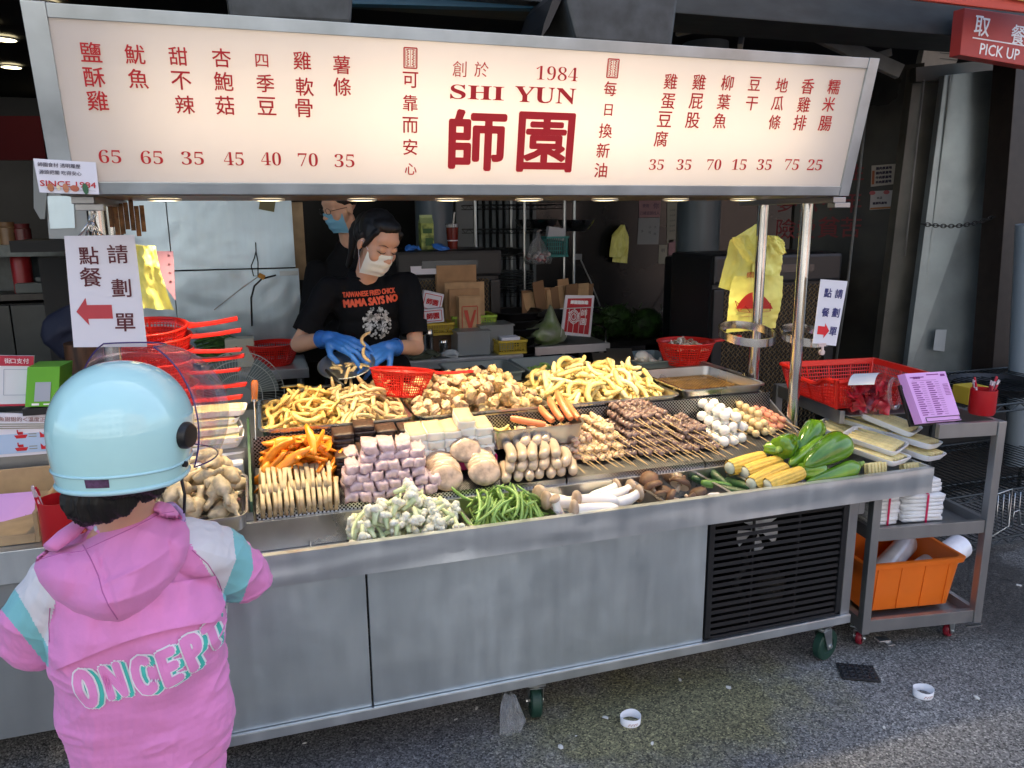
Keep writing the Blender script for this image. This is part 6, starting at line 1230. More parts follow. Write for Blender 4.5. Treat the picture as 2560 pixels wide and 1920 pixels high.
for u in (.06, .52, .93): g = MB(); c = cpt(oc[1], u, .1) + wn * .0025; g.lathe([(0, 0), (1, 0)], 12); g.v = [tuple(c + wd_ * v[0] * .02 + Vector((0, 0, 1)) * v[1] * .014) for v in g.v]; wb(g, 'pink_cloud', mat('cloud_pink', (.50, .12, .13), .6) if not bpy.data.materials.get('cloud_pink') else bpy.data.materials['cloud_pink'], oc[0])
# dark red calligraphy painted on the partition
DR_ = mat('faded_red_paint', (.17, .012, .015), .55); wl = thing('wall_calligraphy', 'large dark red characters painted on the black wall behind the right post', 'lettering', WP(2060, 600))
for ch, px, py, h in (("年", 2127, 505, 52), ("苦", 2127, 568, 50), ("不", 2078, 505, 40), ("貧", 2072, 568, 52), ("風", 2022, 510, 40), ("愛", 2015, 572, 46), ("夢", 1968, 505, 50), ("險", 1965, 572, 50), ("生", 2140, 430, 40)):
    q = P(px, py, y=5.2); h_ = (P(px, py - h / 2, y=5.2) - P(px, py + h / 2, y=5.2)).length
    if True: q = WP(px, py); h_ = (WP(px, py - h / 2) - WP(px, py + h / 2)).length
    letters('painted_character', ch, q, wd_, (0, 0, 1), DR_, wl, hgt=h_, size=1, weight=.008, lift=.001)
# ------------------------------------------------------------------ evaporative coolers
def cooler(lb, x0, x1, y, z0, z1, pad, name='air_cooler', yaw=0):
    o = thing(name, lb, 'air cooler', ((x0 + x1) / 2, y, 0), (0, 0, yaw)); W_ = x1 - x0; g = MB()
    g.box((0, .25, (z0 + z1) / 2 - 0), (W_, .5, z1 - z0)); g.build('housing', BLACK, o, bevel=.03)
    g = MB(); g.box((0, -.012, z1 - .09), (W_ + .02, .04, .17)); g.build('top_moulding', BLACK, o, bevel=.02)
    for s in (-1, 1): g = MB(); g.box((s * (W_ / 2 - .035), -.01, (z0 + z1) / 2 - .1), (.07, .035, z1 - z0 - .2)); g.build('side_moulding', BLACK, o, bevel=.01)
    g = MB(); a0, b0 = -W_ / 2 + .08, W_ / 2 - .08; zt = z1 - .2; zb = z0 + .05; rows = int((zt - zb) / .0165)
    for i in range(rows):
        z = zb + (zt - zb) * i / (rows - 1); s = 1 if i % 2 else -1; n = 44
        pts = [(a0 + (b0 - a0) * k / n, -.006 + .004 * s, z + .009 * (1 if (k + i) % 2 else -1)) for k in range(n + 1)]; g.tube(pts, .0042, 4, flat=1)
    q = g.build('honeycomb_pad', pad, o); g = MB(); g.box((0, .01, (zt + zb) / 2), (b0 - a0, .01, zt - zb)); g.build('pad_back', BLKM, o)
    g = MB(); g.box((0, -.034, z1 - .09), (W_ * .55, .006, .05)); g.build('handle_recess', mat('glossy_black', (.03, .03, .032), .15) if not bpy.data.materials.get('glossy_black') else bpy.data.materials['glossy_black'], o, bevel=.002)
    return o
PADB = mat('cooler_pad', (.17, .115, .055), .8, var=.3, scale=30)
cx0, cx1 = P(990, 640, y=4.95).x, P(1248, 640, y=4.95).x
cooler('black air cooler with a honeycomb pad behind the kraft bags', cx0, cx1, 4.95, .4, 1.505, PADB)
a_, b_ = P(1765, 630, y=3.95), P(2135, 640, y=3.95)
cooler('black air cooler with a brown honeycomb pad behind the right post', a_.x + .05, b_.x - .12, 3.95, .25, P(1900, 634, y=3.95).z, PADB)
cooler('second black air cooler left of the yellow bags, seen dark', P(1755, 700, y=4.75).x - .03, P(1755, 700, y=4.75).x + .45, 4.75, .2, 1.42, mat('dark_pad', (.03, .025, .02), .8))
# grey steel column
g = MB(); c = P(1748, 500, y=5.3); g.tube([(c.x, c.y, .02), (c.x, c.y, 2.94)], .165, 28); tag(g.build('grey_column', mat('column_grey', (.10, .12, .135), .35, var=.1, scale=2), None, 'a'), 'round blue-grey column behind the yellow bags', 'column')
g = MB(); c = P(1235, 560, y=6.0); g.tube([(P(1090, 560, y=6.0).x, 6.05, .02), (P(1090, 560, y=6.0).x, 6.05, 2.94)], .15, 24); tag(g.build('blue_column', mat('column_blue', (.12, .16, .20), .3), None, 'a'), 'blue-grey column behind the milk carton', 'column')
g = MB(); p0 = P(1140, 560, y=6.2); p1 = P(1185, 560, y=6.2); g.bb(p0.x, p1.x, 6.2, 6.3, .02, 2.9); tag(g.build('pale_post', mat('pale_post', (.25, .28, .29), .5), bevel=.004), 'pale upright panel right of the drink cup', 'panel')
for i in range(9):
    x = P(1200 + i * 17, 560, y=6.2).x; g = MB(); g.bb(x, x + .03, 6.24, 6.29, .02, 2.9); tag(g.build('panel_slat', mat('slat_grey', (.13, .16, .17), .5) if not bpy.data.materials.get('slat_grey') else bpy.data.materials['slat_grey']), 'pale upright slat of the screen behind the wire rack', 'slat', 'slats behind the wire rack')
# steel back wall on the left, with seams, cable and hinge
SW = steel('wall_steel', (.50, .62, .70), .27, (1, 1, 1), .014, .03, .92); yw = 5.06
so_ = thing('steel_wall', 'dented stainless sheet wall behind the left table', 'wall panel', (0, yw, 0))
def seg(px0, px1, pyt, pyb, nm='steel_sheet'):
    x0, x1 = P(px0, 650, y=yw).x, P(px1, 650, y=yw).x; zt, zb = P((px0 + px1) / 2, pyt, y=yw).z, P((px0 + px1) / 2, pyb, y=yw).z; g = MB(); g.bb(x0, x1, yw, yw + .03, zb, zt); wb(g, nm, SW, so_, bevel=.002)
seg(302, 428, 440, 900); seg(430, 738, 440, 672); seg(430, 745, 675, 870)
q = P(722, 683, y=yw - .004); g = MB(); g.box(q, (.11, .006, .028)); wb(g, 'hinge_plate', ALU, so_, bevel=.002)
CAB = mat('black_cable', (.012, .012, .012), .5)
g = MB(); g.tube([P(*k, y=yw - .02) for k in ((639, 606), (640, 628), (636, 645), (628, 665), (634, 690), (645, 690), (645, 655), (640, 630))], .0035, 6); g.tube([P(*k, y=yw - .02) for k in ((690, 688), (655, 697), (636, 715), (628, 745), (630, 815))], .006, 6); tag(g.build('cable_loop', CAB, None, True), 'black cable looped over a nail on the steel wall', 'cable')
g = MB(); g.tube([P(*k, y=yw - .03) for k in ((648, 690), (605, 720), (535, 775))], .003, 6); tag(g.build('cable_run', mat('cord_grey', (.45, .43, .40), .5), None, True), 'pale cord running down from the cable loop', 'cord')
g = MB(); c = P(654, 691, y=yw - .03); g.box(c, (.04, .006, .03), Matrix.Rotation(.5, 3, 'Y')); tag(g.build('tape_tag', mat('tape', (.45, .20, .02), .5)), 'brown tape tag on the cable loop', 'tape')
g = MB(); c = P(668, 512, y=yw - .01); g.box(c, (.09, .003, .07), Matrix.Rotation(.2, 3, 'Y')); tag(g.build('olive_paper', mat('olive_paper', (.22, .20, .10), .7)), 'olive paper square taped to the steel wall', 'paper')
slab('brown_door', 'brownish lit metal door strip right of the steel wall', 'door', ((722, 505), (756, 505), (768, 700), (742, 700)), 5.3, .04, mat('brown_metal', (.30, .22, .13), .35, .6, var=.3, scale=5))
# ---- left table with things on it
def table(lb, x0, x1, y0, y1, zt, leg=.03, under=True, name='steel_table'):
    o = thing(name, lb, 'table', ((x0 + x1) / 2, y0, 0)); g = MB(); g.bb(x0, x1, y0, y1, zt - .004, zt); g.bb(x0, x1, y0 - .002, y0 + .012, zt - .055, zt - .0045); wb(g, 'table_top', STEEL, o, bevel=.001)
    for x in (x0 + .04, x1 - .04):
        for y in (y0 + .05, y1 - .04): g = MB(); g.tube([(x, y, .02), (x, y, zt - .005)], leg / 2, 10); wb(g, 'leg', STEELD, o, 'a')
    return o
table('stainless prep table under the steel wall, left of the woman', -.75, .23, 4.55, 5.04, .86)
table('stainless table behind the woman holding tubs and kraft bags', P(1010, 905, y=4.45).x - .25, P(1308, 880, y=4.45).x, 4.45, 4.93, .88)
t2 = table('small stainless trolley table holding the red menu card', P(1338, 868, y=4.75).x, P(1525, 850, y=4.75).x, 4.75, 5.2, .865)
g = MB(); x = P(1525, 850, y=4.75).x - .01; g.tube([(x, 4.8, .866), (x, 4.8, .95), (x, 4.84, .965), (x, 5.1, .965), (x, 5.14, .95), (x, 5.14, .866)], .007, 8); child(g.build('rail', CHROME, None, 'a'), t2)
def wbowl(px, py, y, r, h, lb, m=TRAY): c = P(px, py, y=y); g = MB(); g.lathe([(r * .5, 0), (r * .85, h * .5), (r, h), (r * 1.03, h), (r * .98, h * .98), (r * .8, h * .45), (0, .005)], 28, o=c); return tag(g.build('bowl', m, None, 'a'), lb, 'bowl')
c = P(548, 872, y=4.78); cl = P(545, 868, y=4.75); vb = thing('vegetable_bag', 'clear bag packed with green chives on the left table', 'bag', (cl.x, 4.78, .862))
LEAF = mat('chive_green', (.06, .13, .03), .5, var=.5, scale=30)
g = MB()
for i in range(110): yy, zz = random.uniform(-.08, .08), random.uniform(.02, .17); L_ = random.uniform(.12, .2); x0 = random.uniform(-.13, -.02); g.tube([(x0, yy, zz), (x0 + L_ * .5, yy + random.uniform(-.02, .02), zz + .02), (x0 + L_, yy + random.uniform(-.03, .03), zz - random.uniform(0, .03))], .0035, 4)
tag(g.build('chives', LEAF, vb), kind='stuff'); g = MB(); b = blob_shape(.15, 5, .10, 14, 3, (1, .75, .68)); a = np.array(b.v); a[:, 2] += .10; g.add(a.tolist(), b.f); g.build('film', FILM, vb, True)
g = MB(); c = P(600, 870, y=4.72); g.box((c.x, 4.75, .862 + .085), (.16, .12, .17)); tag(g.build('cream_box', mat('cream_plastic', (.50, .47, .36), .5), bevel=.008), 'open cream plastic box on the left table', 'box')
c = P(690, 868, y=4.72); colander(Vector((c.x - .02, 4.75, .865)), -8, 'dull red colander on the left table beside the cream box', None, 1.2)
g = MB(); c = P(460, 800, y=4.9); g.box((c.x, 4.92, .96), (.12, .1, .2)); tag(g.build('grey_canister', mat('canister', (.22, .27, .30), .4), bevel=.01), 'blue-grey canister behind the red colander handles', 'canister')
# ---- fan under the table
fc = P(600, 985, y=3.75); fn = thing('standing_fan', 'grey electric fan with a wire guard behind the cutting board', 'fan', (fc.x, 3.75, .02)); R0 = .20
g = MB(); 
for rr_k in (.25, .5, .8, 1): g.tube([(fc.x + math.cos(t) * R0 * rr_k, 3.75 - .05 * (1 - rr_k ** 2), fc.z + math.sin(t) * R0 * rr_k) for t in np.linspace(0, 6.2832, 49)[:-1]], .0022, 5, closed=True)
for i in range(72):
    a_ = math.pi * i / 36; g.tube([(fc.x + math.cos(a_ + .25 * (1 - k)) * R0 * k, 3.75 - .05 * (1 - k ** 2), fc.z + math.sin(a_ + .25 * (1 - k)) * R0 * k) for k in (.25, .5, .75, 1)], .0012, 4)
wb(g, 'guard', mat('fan_wire', (.45, .46, .40), .4), fn); g = MB(); g.tube([(fc.x, 3.70, fc.z), (fc.x, 3.69, fc.z)], R0 * .27, 24); wb(g, 'hub', mat('fan_hub', (.30, .32, .29), .5), fn, 'a')
g = MB()
for k in range(4): a0 = k * 1.57; g.grid(lambda u, v: (fc.x + math.cos(a0 + u * 1.1) * R0 * (.2 + .68 * v), 3.76 + .04 * u, fc.z + math.sin(a0 + u * 1.1) * R0 * (.2 + .68 * v)), 8, 5)
wb(g, 'blade_set', mat('fan_blade', (.14, .17, .15), .4), fn, True); g = MB(); g.tube([(fc.x, 3.82, .03), (fc.x, 3.82, fc.z)], .015, 10); g.tube([(fc.x, 3.72, fc.z), (fc.x, 3.86, fc.z)], .06, 14); g.lathe([(0, 0), (.16, 0), (.15, .02), (.03, .03)], 24, o=(fc.x, 3.82, .02)); wb(g, 'stand', mat('fan_wire', (.3, .3, .28), .5), fn, 'a')
# ---- on and around the cooler behind the woman
zc = 1.505
mk = thing('milk_carton', 'green printed drink carton standing on the black air cooler', 'carton', (P(1065, 620, y=5.1).x, 5.08, zc)); g = MB(); g.box((0, 0, .085), (.085, .085, .17)); g.build('carton', mat('carton_green', (.20, .36, .05), .45, var=.7, scale=22, col2=(.45, .52, .12)), mk, bevel=.003)
g = MB(); g.prism([(-.0425, -.0425, .17), (-.0425, .0425, .17), (-.0425, .003, .205), (-.0425, -.003, .205)], (1, 0, 0), .085); g.box((0, 0, .212), (.085, .006, .02)); g.build('gable_top', mat('carton_top', (.40, .50, .22), .45), mk)
g = MB(); g.box((.0, -.0435, .12), (.06, .001, .03)); g.box((.01, -.0435, .05), (.05, .001, .05)); g.build('printed_panel', mat('carton_print', (.03, .10, .02), .5), mk)
dc = thing('drink_cup', 'plastic cup of red tea with a straw on the black air cooler', 'cup', (P(1130, 622, y=5.1).x, 5.08, zc)); g = MB(); g.lathe([(0, 0), (.032, 0), (.042, .14), (0, .14)], 24); g.build('tea', mat('red_tea', (.16, .02, .012), .12, coat=.5), dc, 'a'); g = MB(); g.lathe([(.044, .14), (.046, .16), (.044, .165), (.0, .166)], 24); g.build('lid', mat('clear_lid', (.5, .5, .52), .1, trans=.6), dc, 'a')
g = MB(); g.tube([(0, 0, .1), (.018, 0, .24)], .006, 8); g.build('straw', mat('straw', (.6, .58, .52), .4), dc, 'a'); g = MB(); g.lathe([(.0335, .035), (.0365, .058)], 24); g.build('cup_label', WHITEP, dc, True)
BG = mat('blue_nitrile', (.03, .15, .52), .42, var=.12, scale=20)
for i, (px, lb) in enumerate(((1035, 'crumpled blue glove left of the drink carton'), (1100, 'crumpled blue glove between the carton and the cup'))): c = P(px, 622, y=5.0); b = blob_shape(.045, 600 + i, .5, 40, 3, (1.3, .7, .28)); g = MB(); g.add((np.array(b.v) + [c.x, 5.0, zc + .012]).tolist(), b.f); tag(g.build('blue_glove', BG, None, True), lb, 'glove')
# kraft bags, baskets, boxes on the middle table (top .88, front y 4.45)
zt = .882; X = lambda px, y=4.6, py=860: P(px, py, y=y).x
KM = [KRAFT, mat('kraft_light', (.46, .29, .15), .8, var=.1)]
def kraft(px0, px1, pyt, y, lb, pyb=860, lean=.0, m=0, pr=True, dth=.02, zb=None):
    x0, x1 = P(px0, pyt, y=y).x, P(px1, pyt, y=y).x; z1 = P((px0 + px1) / 2, pyt, y=y).z; z0 = zb or zt + .05; o = thing('kraft_bag', lb, 'paper bag', ((x0 + x1) / 2, y, z0), (R_(-lean), 0, 0), 'kraft paper bags'); W_ = x1 - x0; H_ = z1 - z0
    g = MB()
    for k in range(4): g.box((random.uniform(-.004, .004), k * dth / 4, H_ / 2), (W_, dth / 5, H_ + random.uniform(-.01, .01)))
    g.build('paper', KM[m], o)
    if pr:
        g = MB(); g.box((0, -.009, H_ * .80), (W_ * .7, .001, .006)); g.box((0, -.009, H_ * .16), (W_ * .7, .001, .012)); g.box((-W_ * .36, -.009, H_ * .48), (.005, .001, H_ * .62)); g.box((W_ * .36, -.009, H_ * .48), (.005, .001, H_ * .62)); g.prism([(a * W_, -.009, b * H_) for a, b in ((-.28, .72), (-.1, .72), (0, .45), (.2, .72), (.3, .72), (.06, .3), (-.06, .3))], (0, -1, 0), .001); g.build('red_print', mat('kraft_red', (.50, .07, .04), .6) if not bpy.data.materials.get('kraft_red') else bpy.data.materials['kraft_red'], o)
kraft(1092, 1192, 662, 4.88, 'large plain kraft bag standing at the back', m=0, pr=False, lean=4); kraft(1112, 1210, 706, 4.80, 'wide printed kraft bag behind the front stack', m=1); kraft(1122, 1198, 722, 4.74, 'printed kraft bag in the middle of the stack', m=0, pr=False); kraft(1146, 1200, 742, 4.66, 'small kraft bag in front with a bold red print', m=1, dth=.06)
def basketbox(lb, x0, x1, y0, y1, z0, z1, m, cat='basket', name='plastic_basket'):
    o = thing(name, lb, cat, ((x0 + x1) / 2, (y0 + y1) / 2, z0)); hx, hy, H = (x1 - x0) / 2, (y1 - y0) / 2, z1 - z0; g = MB()
    for (w_, d_, px, py) in ((2 * hx, .004, 0, -hy), (2 * hx, .004, 0, hy), (.004, 2 * hy, -hx, 0), (.004, 2 * hy, hx, 0)):
        g.box((px, py, H - .007), (w_ + .008, d_ + .006, .014)); g.box((px, py, .008), (w_, d_, .016))
        n = max(4, int(max(w_, d_) / .016))
        for i in range(n + 1):
            u = i / n - .5; q = (u * w_, py) if w_ > d_ else (px, u * d_); g.box((q[0], q[1], H / 2), (.004, .004, H - .02))
        for k in range(1, 4): g.box((px, py, .016 + (H - .03) * k / 4), (w_ if w_ > d_ else .003, d_ if d_ > w_ else .003, .003))
    g.box((0, 0, .003), (2 * hx, 2 * hy, .004)); g.build('basket_body', m, o); return o
YB = mat('yellow_plastic', (.55, .38, .04), .4); GBK = mat('lime_plastic', (.33, .50, .05), .4)
basketbox('small yellow plastic basket at the right end of the middle table', X(1232), X(1300), 4.47, 4.62, zt, zt + .085, YB)
g = MB(); g.box((X(1265), 4.54, zt + .09), (.12, .09, .02)); tag(g.build('paper_pile', WHITEP, bevel=.003), 'white papers in the small yellow basket', 'paper')
basketbox('lime green plastic basket holding the kraft bags', X(1130, 4.75), X(1236, 4.75), 4.7, 4.92, 1.02, 1.10, GBK); basketbox('yellow plastic basket under the napkin packets', X(1052, 4.7), X(1128, 4.7), 4.62, 4.82, 1.0, 1.075, YB)
PTB = mat('frosted_plastic', (.50, .52, .50), .3, trans=.5, alpha=.75)
for i, (x0, x1, y0, y1, z0, z1, lb) in enumerate(((X(1135), X(1215), 4.5, 4.68, zt, zt + .14, 'frosted clear plastic box in front, left one'), (X(1200), X(1282), 4.58, 4.8, zt, zt + .16, 'frosted clear plastic box with a lid, right one'), (X(1060, 4.8), X(1120, 4.8), 4.70, 4.9, zt, .998, 'dark brown canister block under the yellow basket'), (X(1130, 4.8), X(1235, 4.8), 4.83, 4.92, zt, 1.018, 'grey crate under the lime basket'))):
    o = thing('storage_box', lb, 'box', ((x0 + x1) / 2, (y0 + y1) / 2, z0)); g = MB(); g.box((0, 0, (z1 - z0) / 2), (x1 - x0, y1 - y0, z1 - z0)); g.build('box_body', PTB if i < 2 else mat('canister_brown%d' % i, ((.12, .06, .03), (.10, .10, .10))[i - 2], .5), o, bevel=.008)
    if i < 2: g = MB(); g.box((0, 0, z1 - z0 + .004), (x1 - x0 + .015, y1 - y0 + .015, .012)); g.build('lid', PTB, o, bevel=.004)
for px, h, r, lb in ((1072, .17, .028, 'tall polished steel shaker on the middle table'), (1108, .10, .026, 'short polished steel shaker on the middle table')):
    g = MB(); c = X(px, 4.55); g.lathe([(0, 0), (r, 0), (r, h * .8), (r * 1.04, h * .82), (r * 1.04, h * .86), (r, h * .88), (r, h), (0, h)], 20, o=(c, 4.55, zt)); tag(g.build('shaker', CHROME, None, 'a'), lb, 'shaker')
for (px0, px1, pyt, pyb, y, rt_, lb) in (((1052), (1105), 730, 778, 4.70, -14, 'white and red printed napkin packet leaning on the stack'), (1052, 1108, 772, 805, 4.64, 3, 'white napkin packet lying in the yellow basket')):
    a_, b_ = P(px0, pyt, y=y), P(px1, pyb, y=y); c = (a_ + b_) / 2; W_, H_ = b_.x - a_.x, a_.z - b_.z; o = thing('napkin_packet', lb, 'napkins', c, (0, R_(-rt_), 0)); g = MB(); g.box((0, 0, 0), (W_, .05, H_)); g.build('packet', WHITEP, o, bevel=.006)
    g = MB(); 
    for (x, z, w_, h_) in ((0, H_ * .36, W_ * .8, .004), (0, -H_ * .36, W_ * .8, .004), (-W_ * .4, 0, .004, H_ * .72), (W_ * .4, 0, .004, H_ * .72)): g.box((x, -.0258, z), (w_, .001, h_))
    g.build('red_border', RED, o); letters('printed_characters', '師園', (0, 0, 0), (1, 0, 0), (0, 0, 1), RED, None, wdt=W_ * .55, weight=.02)
    t = [q for q in bpy.data.objects if q.name.startswith('printed_characters') and q.parent is None][-1]; t.parent = o; t.matrix_basis = Matrix.Translation((0, -.027, 0)) @ frame((0, 0, 0), (1, 0, 0), (0, 0, 1))
g = MB(); b = blob_shape(.06, 610, .5, 30, 3, (1.6, 1, .35)); g.add((np.array(b.v) + [X(1060, 4.5), 4.52, zt + .012]).tolist(), b.f); tag(g.build('green_cloth', mat('olive_cloth', (.08, .085, .05), .9), None, True), 'crumpled olive cloth at the front of the middle table', 'cloth')
g = MB(); b = blob_shape(.035, 611, .5, 40, 3, (1.4, 1, .6)); g.add((np.array(b.v) + [X(1125, 4.5), 4.5, zt + .015]).tolist(), b.f); tag(g.build('white_cloth', mat('white_cloth', (.5, .5, .47), .8), None, True), 'small crumpled white cloth on the middle table', 'cloth')
# label paper on the cooler
slab('white_tag', 'strip of white paper taped to the black air cooler', 'paper', ((1026, 666), (1102, 664), (1102, 685), (1028, 687)), 4.915, .002, WHITEP)
# wire rack
RK = mat('rack_chrome', (.5, .52, .52), .3, 1); rk = thing('wire_rack', 'tall chrome wire rack with bowls behind the middle table', 'rack', (P(1300, 700, y=5.6).x, 5.6, 0)); x0, x1 = P(1188, 560, y=5.6).x, P(1412, 560, y=5.6).x
for px, y in ((1188, 5.6), (1311, 5.6), (1411, 5.6), (1278, 6.0), (1435, 6.0)): x = P(px, 560, y=y).x; g = MB(); g.tube([(x, y, .02), (x, y, 2.4)], .013, 8); wb(g, 'rack_post', RK, rk, 'a')
for z in (1.80, 1.62, 1.43, 1.15, .8):
    g = MB(); 
    for y in (5.6, 6.0): g.tube([(x0, y, z), (x1, y, z)], .004, 5); g.tube([(x0, y, z - .03), (x1, y, z - .03)], .003, 5); n = 24; g.tube([(x0 + (x1 - x0) * i / n, y, z - .03 * (i % 2)) for i in range(n + 1)], .0025, 4)
    for i in range(14): x = x0 + (x1 - x0) * (i + .5) / 14; g.tube([(x, 5.6, z), (x, 6.0, z)], .0025, 4)
    wb(g, 'wire_shelf', mat('black_wire', (.04, .045, .045), .4, .6) if not bpy.data.materials.get('black_wire') else bpy.data.materials['black_wire'], rk)
wbowl(1340, 578, 5.75, .17, .09, 'steel mixing bowl on the upper rack shelf'); wbowl(1250, 640, 5.75, .2, .06, 'wide shallow steel bowl on the rack behind the cooler'); wbowl(1440, 578, 5.9, .15, .09, 'dark steel bowl at the right of the upper rack shelf')
for i in range(7): c = P(1285, 735, y=5.7); g = MB(); g.lathe([(.12, 0), (.17, .01), (.172, .014), (.165, .012), (.1, .004)], 28, o=(c.x, 5.75, 1.155 + i * .022)); tag(g.build('steel_plate', TRAY, None, 'a'), 'round steel plate in the stack on the dark rack shelf', 'plate', 'steel plates stacked on the rack')
o = thing('hanging_bag', 'clear knotted bag of red and white sweets hanging from the rack', 'bag', P(1345, 640, y=5.4)); c = P(1345, 640, y=5.4); g = MB(); g.lathe([(.0, -.06), (.095, -.055), (.105, -.02), (.09, .02), (.05, .09), (.02, .14), (.012, .17), (.03, .19)], 20, o=(c.x, 5.4, c.z)); a = np.array(g.v); a += nvec(a, 25, 8) * .006; g.v = a.tolist(); wb(g, 'bag_film', CLB, o, True)
for i in range(22): v = Vector((random.uniform(-.07, .07), random.uniform(-.06, .06), random.uniform(-.045, .02))) + Vector((c.x, 5.4, c.z)); tag(inst('wrapped_sweet', blob_shape(.02, i, .2, 40, 1).mesh('sweet', mat('sweet%d' % (i % 2), ((.45, .40, .40), (.35, .08, .08))[i % 2], .5) if i < 2 else bpy.data.materials['sweet%d' % (i % 2)]), None, v), 'small wrapped sweet inside the hanging clear bag', 'sweet', 'sweets in the hanging bag')
c = P(1388, 618, y=5.45); basketbox('teal plastic basket hanging on the rack', c.x - .085, c.x + .085, 5.4, 5.5, c.z - .07, c.z + .08, mat('teal_plastic', (.01, .20, .19), .4)); g = MB(); g.box((c.x, 5.45, c.z + .10), (.13, .05, .09), Matrix.Rotation(.15, 3, 'Y')); tag(g.build('white_papers', mat('grey_paper', (.42, .43, .46), .6)), 'white paper sheaf in the teal basket', 'paper')
# black baskets stack, kraft bundle
for i in range(9): c = P(1292, 860, y=4.9); g = MB(); z = .60 + i * .055; g.tube([(c.x + math.cos(t) * .19, 4.95 + math.sin(t) * .19, z + .05) for t in np.linspace(0, 6.28, 29)[:-1]], .006, 5, closed=True); g.lathe([(.14, -.0), (.18, .045), (.178, .05)], 28, o=(c.x, 4.95, z)); tag(g.build('black_basket', BLACK, None, 'a'), 'round black basket in the tall dark stack', 'basket', 'black baskets stacked behind the plastic boxes')
for i in range(13):
    px = 1318 + i * 12.5; a_ = P(px, 775, y=5.05); t = P(px + random.uniform(-16, 6), 688 + random.uniform(0, 34) + abs(i - 8) * 3, y=5.05 + random.uniform(-.05, .05)); g = MB(); g.bar(a_ + Vector((0, 0, -.05)), t, .05 + .04 * random.random(), .012, (0, 1, 0)); tag(g.build('folded_bag', KM[i % 2] if i % 3 else mat('kraft_dark', (.22, .12, .06), .8) if not bpy.data.materials.get('kraft_dark') else bpy.data.materials['kraft_dark'], bevel=.003), 'folded kraft bag standing in the bundle behind the red menu card', 'paper bag', 'folded kraft bags in a bundle')
g = MB(); c = P(1385, 800, y=5.1); g.box((c.x, 5.1, 1.0), (.35, .2, .16)); tag(g.build('bundle_box', mat('dark_crate', (.03, .03, .03), .5), bevel=.01), 'dark crate holding the folded kraft bags', 'crate')
# red menu card in wire stand
q = [P(*k, y=4.80) for k in ((1414, 738), (1486, 739), (1476, 843), (1402, 836))]; o = thing('menu_card', 'red printed menu card standing in a white wire holder', 'menu card', q[3]); n_ = Vector((0, -1, 0)); g = MB(); g.prism(q, (0, 1, 0), .012); wb(g, 'card', WHITEP, o)
MR = mat('menu_red', (.50, .02, .03), .5); g = MB(); g.prism([cpt(q, u, v) + n_ * .001 for u, v in ((.09, .08), (.92, .06), (.92, .94), (.09, .92))], n_, .0006); wb(g, 'red_field', MR, o); oc = (o, q, n_)
for s, u, v, w_ in (("師園鹽酥雞", .5, .17, .6), ("師", .70, .42, .20), ("園", .70, .64, .20)): on_card(o, [k + n_ * .002 for k in q], n_, s, u, v, None, WINK, .012, w_)
g = MB(); 
for r in (.045, .034, .02): g.tube([cpt(q, .36, .53) + Vector((math.cos(t) * r * .8, -.003, math.sin(t) * r)) for t in np.linspace(0, 6.28, 19)[:-1]], .0028, 4, closed=True)
for k in range(6): g.tube([cpt(q, .36, .53) + Vector((math.cos(k * 1.05) * .03, -.003, math.sin(k * 1.05) * .04)), cpt(q, .36, .53) + Vector((math.cos(k * 1.05 + .5) * .048, -.003, math.sin(k * 1.05 + .5) * .055))], .0028, 4)
wb(g, 'white_emblem', WINK, o); g = MB(); WW = mat('white_wire', (.65, .63, .6), .4)
g.tube([P(1400, 772, y=4.77), P(1484, 768, y=4.77)], .0035, 6)
for k in range(6): g.tube([P(1410 + k * 14, 771, y=4.77), P(1402 + k * 14, 842, y=4.77)], .002, 5)
tag(g.build('wire_holder', WW, None, 'a'), 'white wire holder in front of the red menu card', 'wire holder')
g = MB(); b = blob_shape(.13, 620, .15, 14, 4, (1.15, .8, .55)); a = np.array(b.v); a[:, 2] += np.clip(.06 - np.hypot(a[:, 0] - .03, a[:, 1]), 0, 1) * 2.2 * (a[:, 2] > 0); a += [P(1368, 850, y=4.85).x, 4.86, .935]; g.add(a.tolist(), b.f)
o = tag(g.build('bean_bag', mat('hazy_bag', (.42, .46, .34), .3, trans=.2, var=.3, scale=12, col2=(.15, .24, .06), coat=.4, bump=.004, bscale=20), None, True), 'tied translucent bag of beans on the small table', 'bag')
# green vegetable bags at right
for px, py, r, lb, s in ((1495, 800, .11, 'dark bag of green vegetables left of the other two', 1), (1545, 795, .17, 'large clear bag of dark green chives on the floor rack', 2), (1620, 805, .17, 'clear bag of dark green chives at the right', 3)):
    c = P(px, py, y=5.5); o = thing('greens_bag', lb, 'vegetable bag', c); g = MB(); rs = random.Random(s)
    for i in range(120): v = Vector((rs.uniform(-r, r) * .9, rs.uniform(-.08, .05), rs.uniform(-r, r * .6) * .9)); t = Vector((rs.uniform(-1, 1), 0, rs.uniform(-.8, .8))).normalized() * .05; g.tube([c + v, c + v + t], .004, 3)
    b = blob_shape(r * .92, 630 + s, .1, 12, 2, (1, .6, .85)); bb_ = MB(); 
    tag(wb(g, 'leaves', mat('dark_leaf', (.035, .085, .02), .5, var=.5, scale=20) if not bpy.data.materials.get('dark_leaf') else bpy.data.materials['dark_leaf'], o), kind='stuff')
    bb_.add((np.array(b.v) + [c.x, c.y + .03, c.z - .03]).tolist(), b.f); wb(bb_, 'leaf_core', bpy.data.materials['dark_leaf'], o, True); b = blob_shape(r * 1.05, 640 + s, .12, 16, 3, (1, .8, .95)); bb_ = MB(); bb_.add((np.array(b.v) + [c.x, c.y, c.z]).tolist(), b.f); wb(bb_, 'film', FILM, o, True)
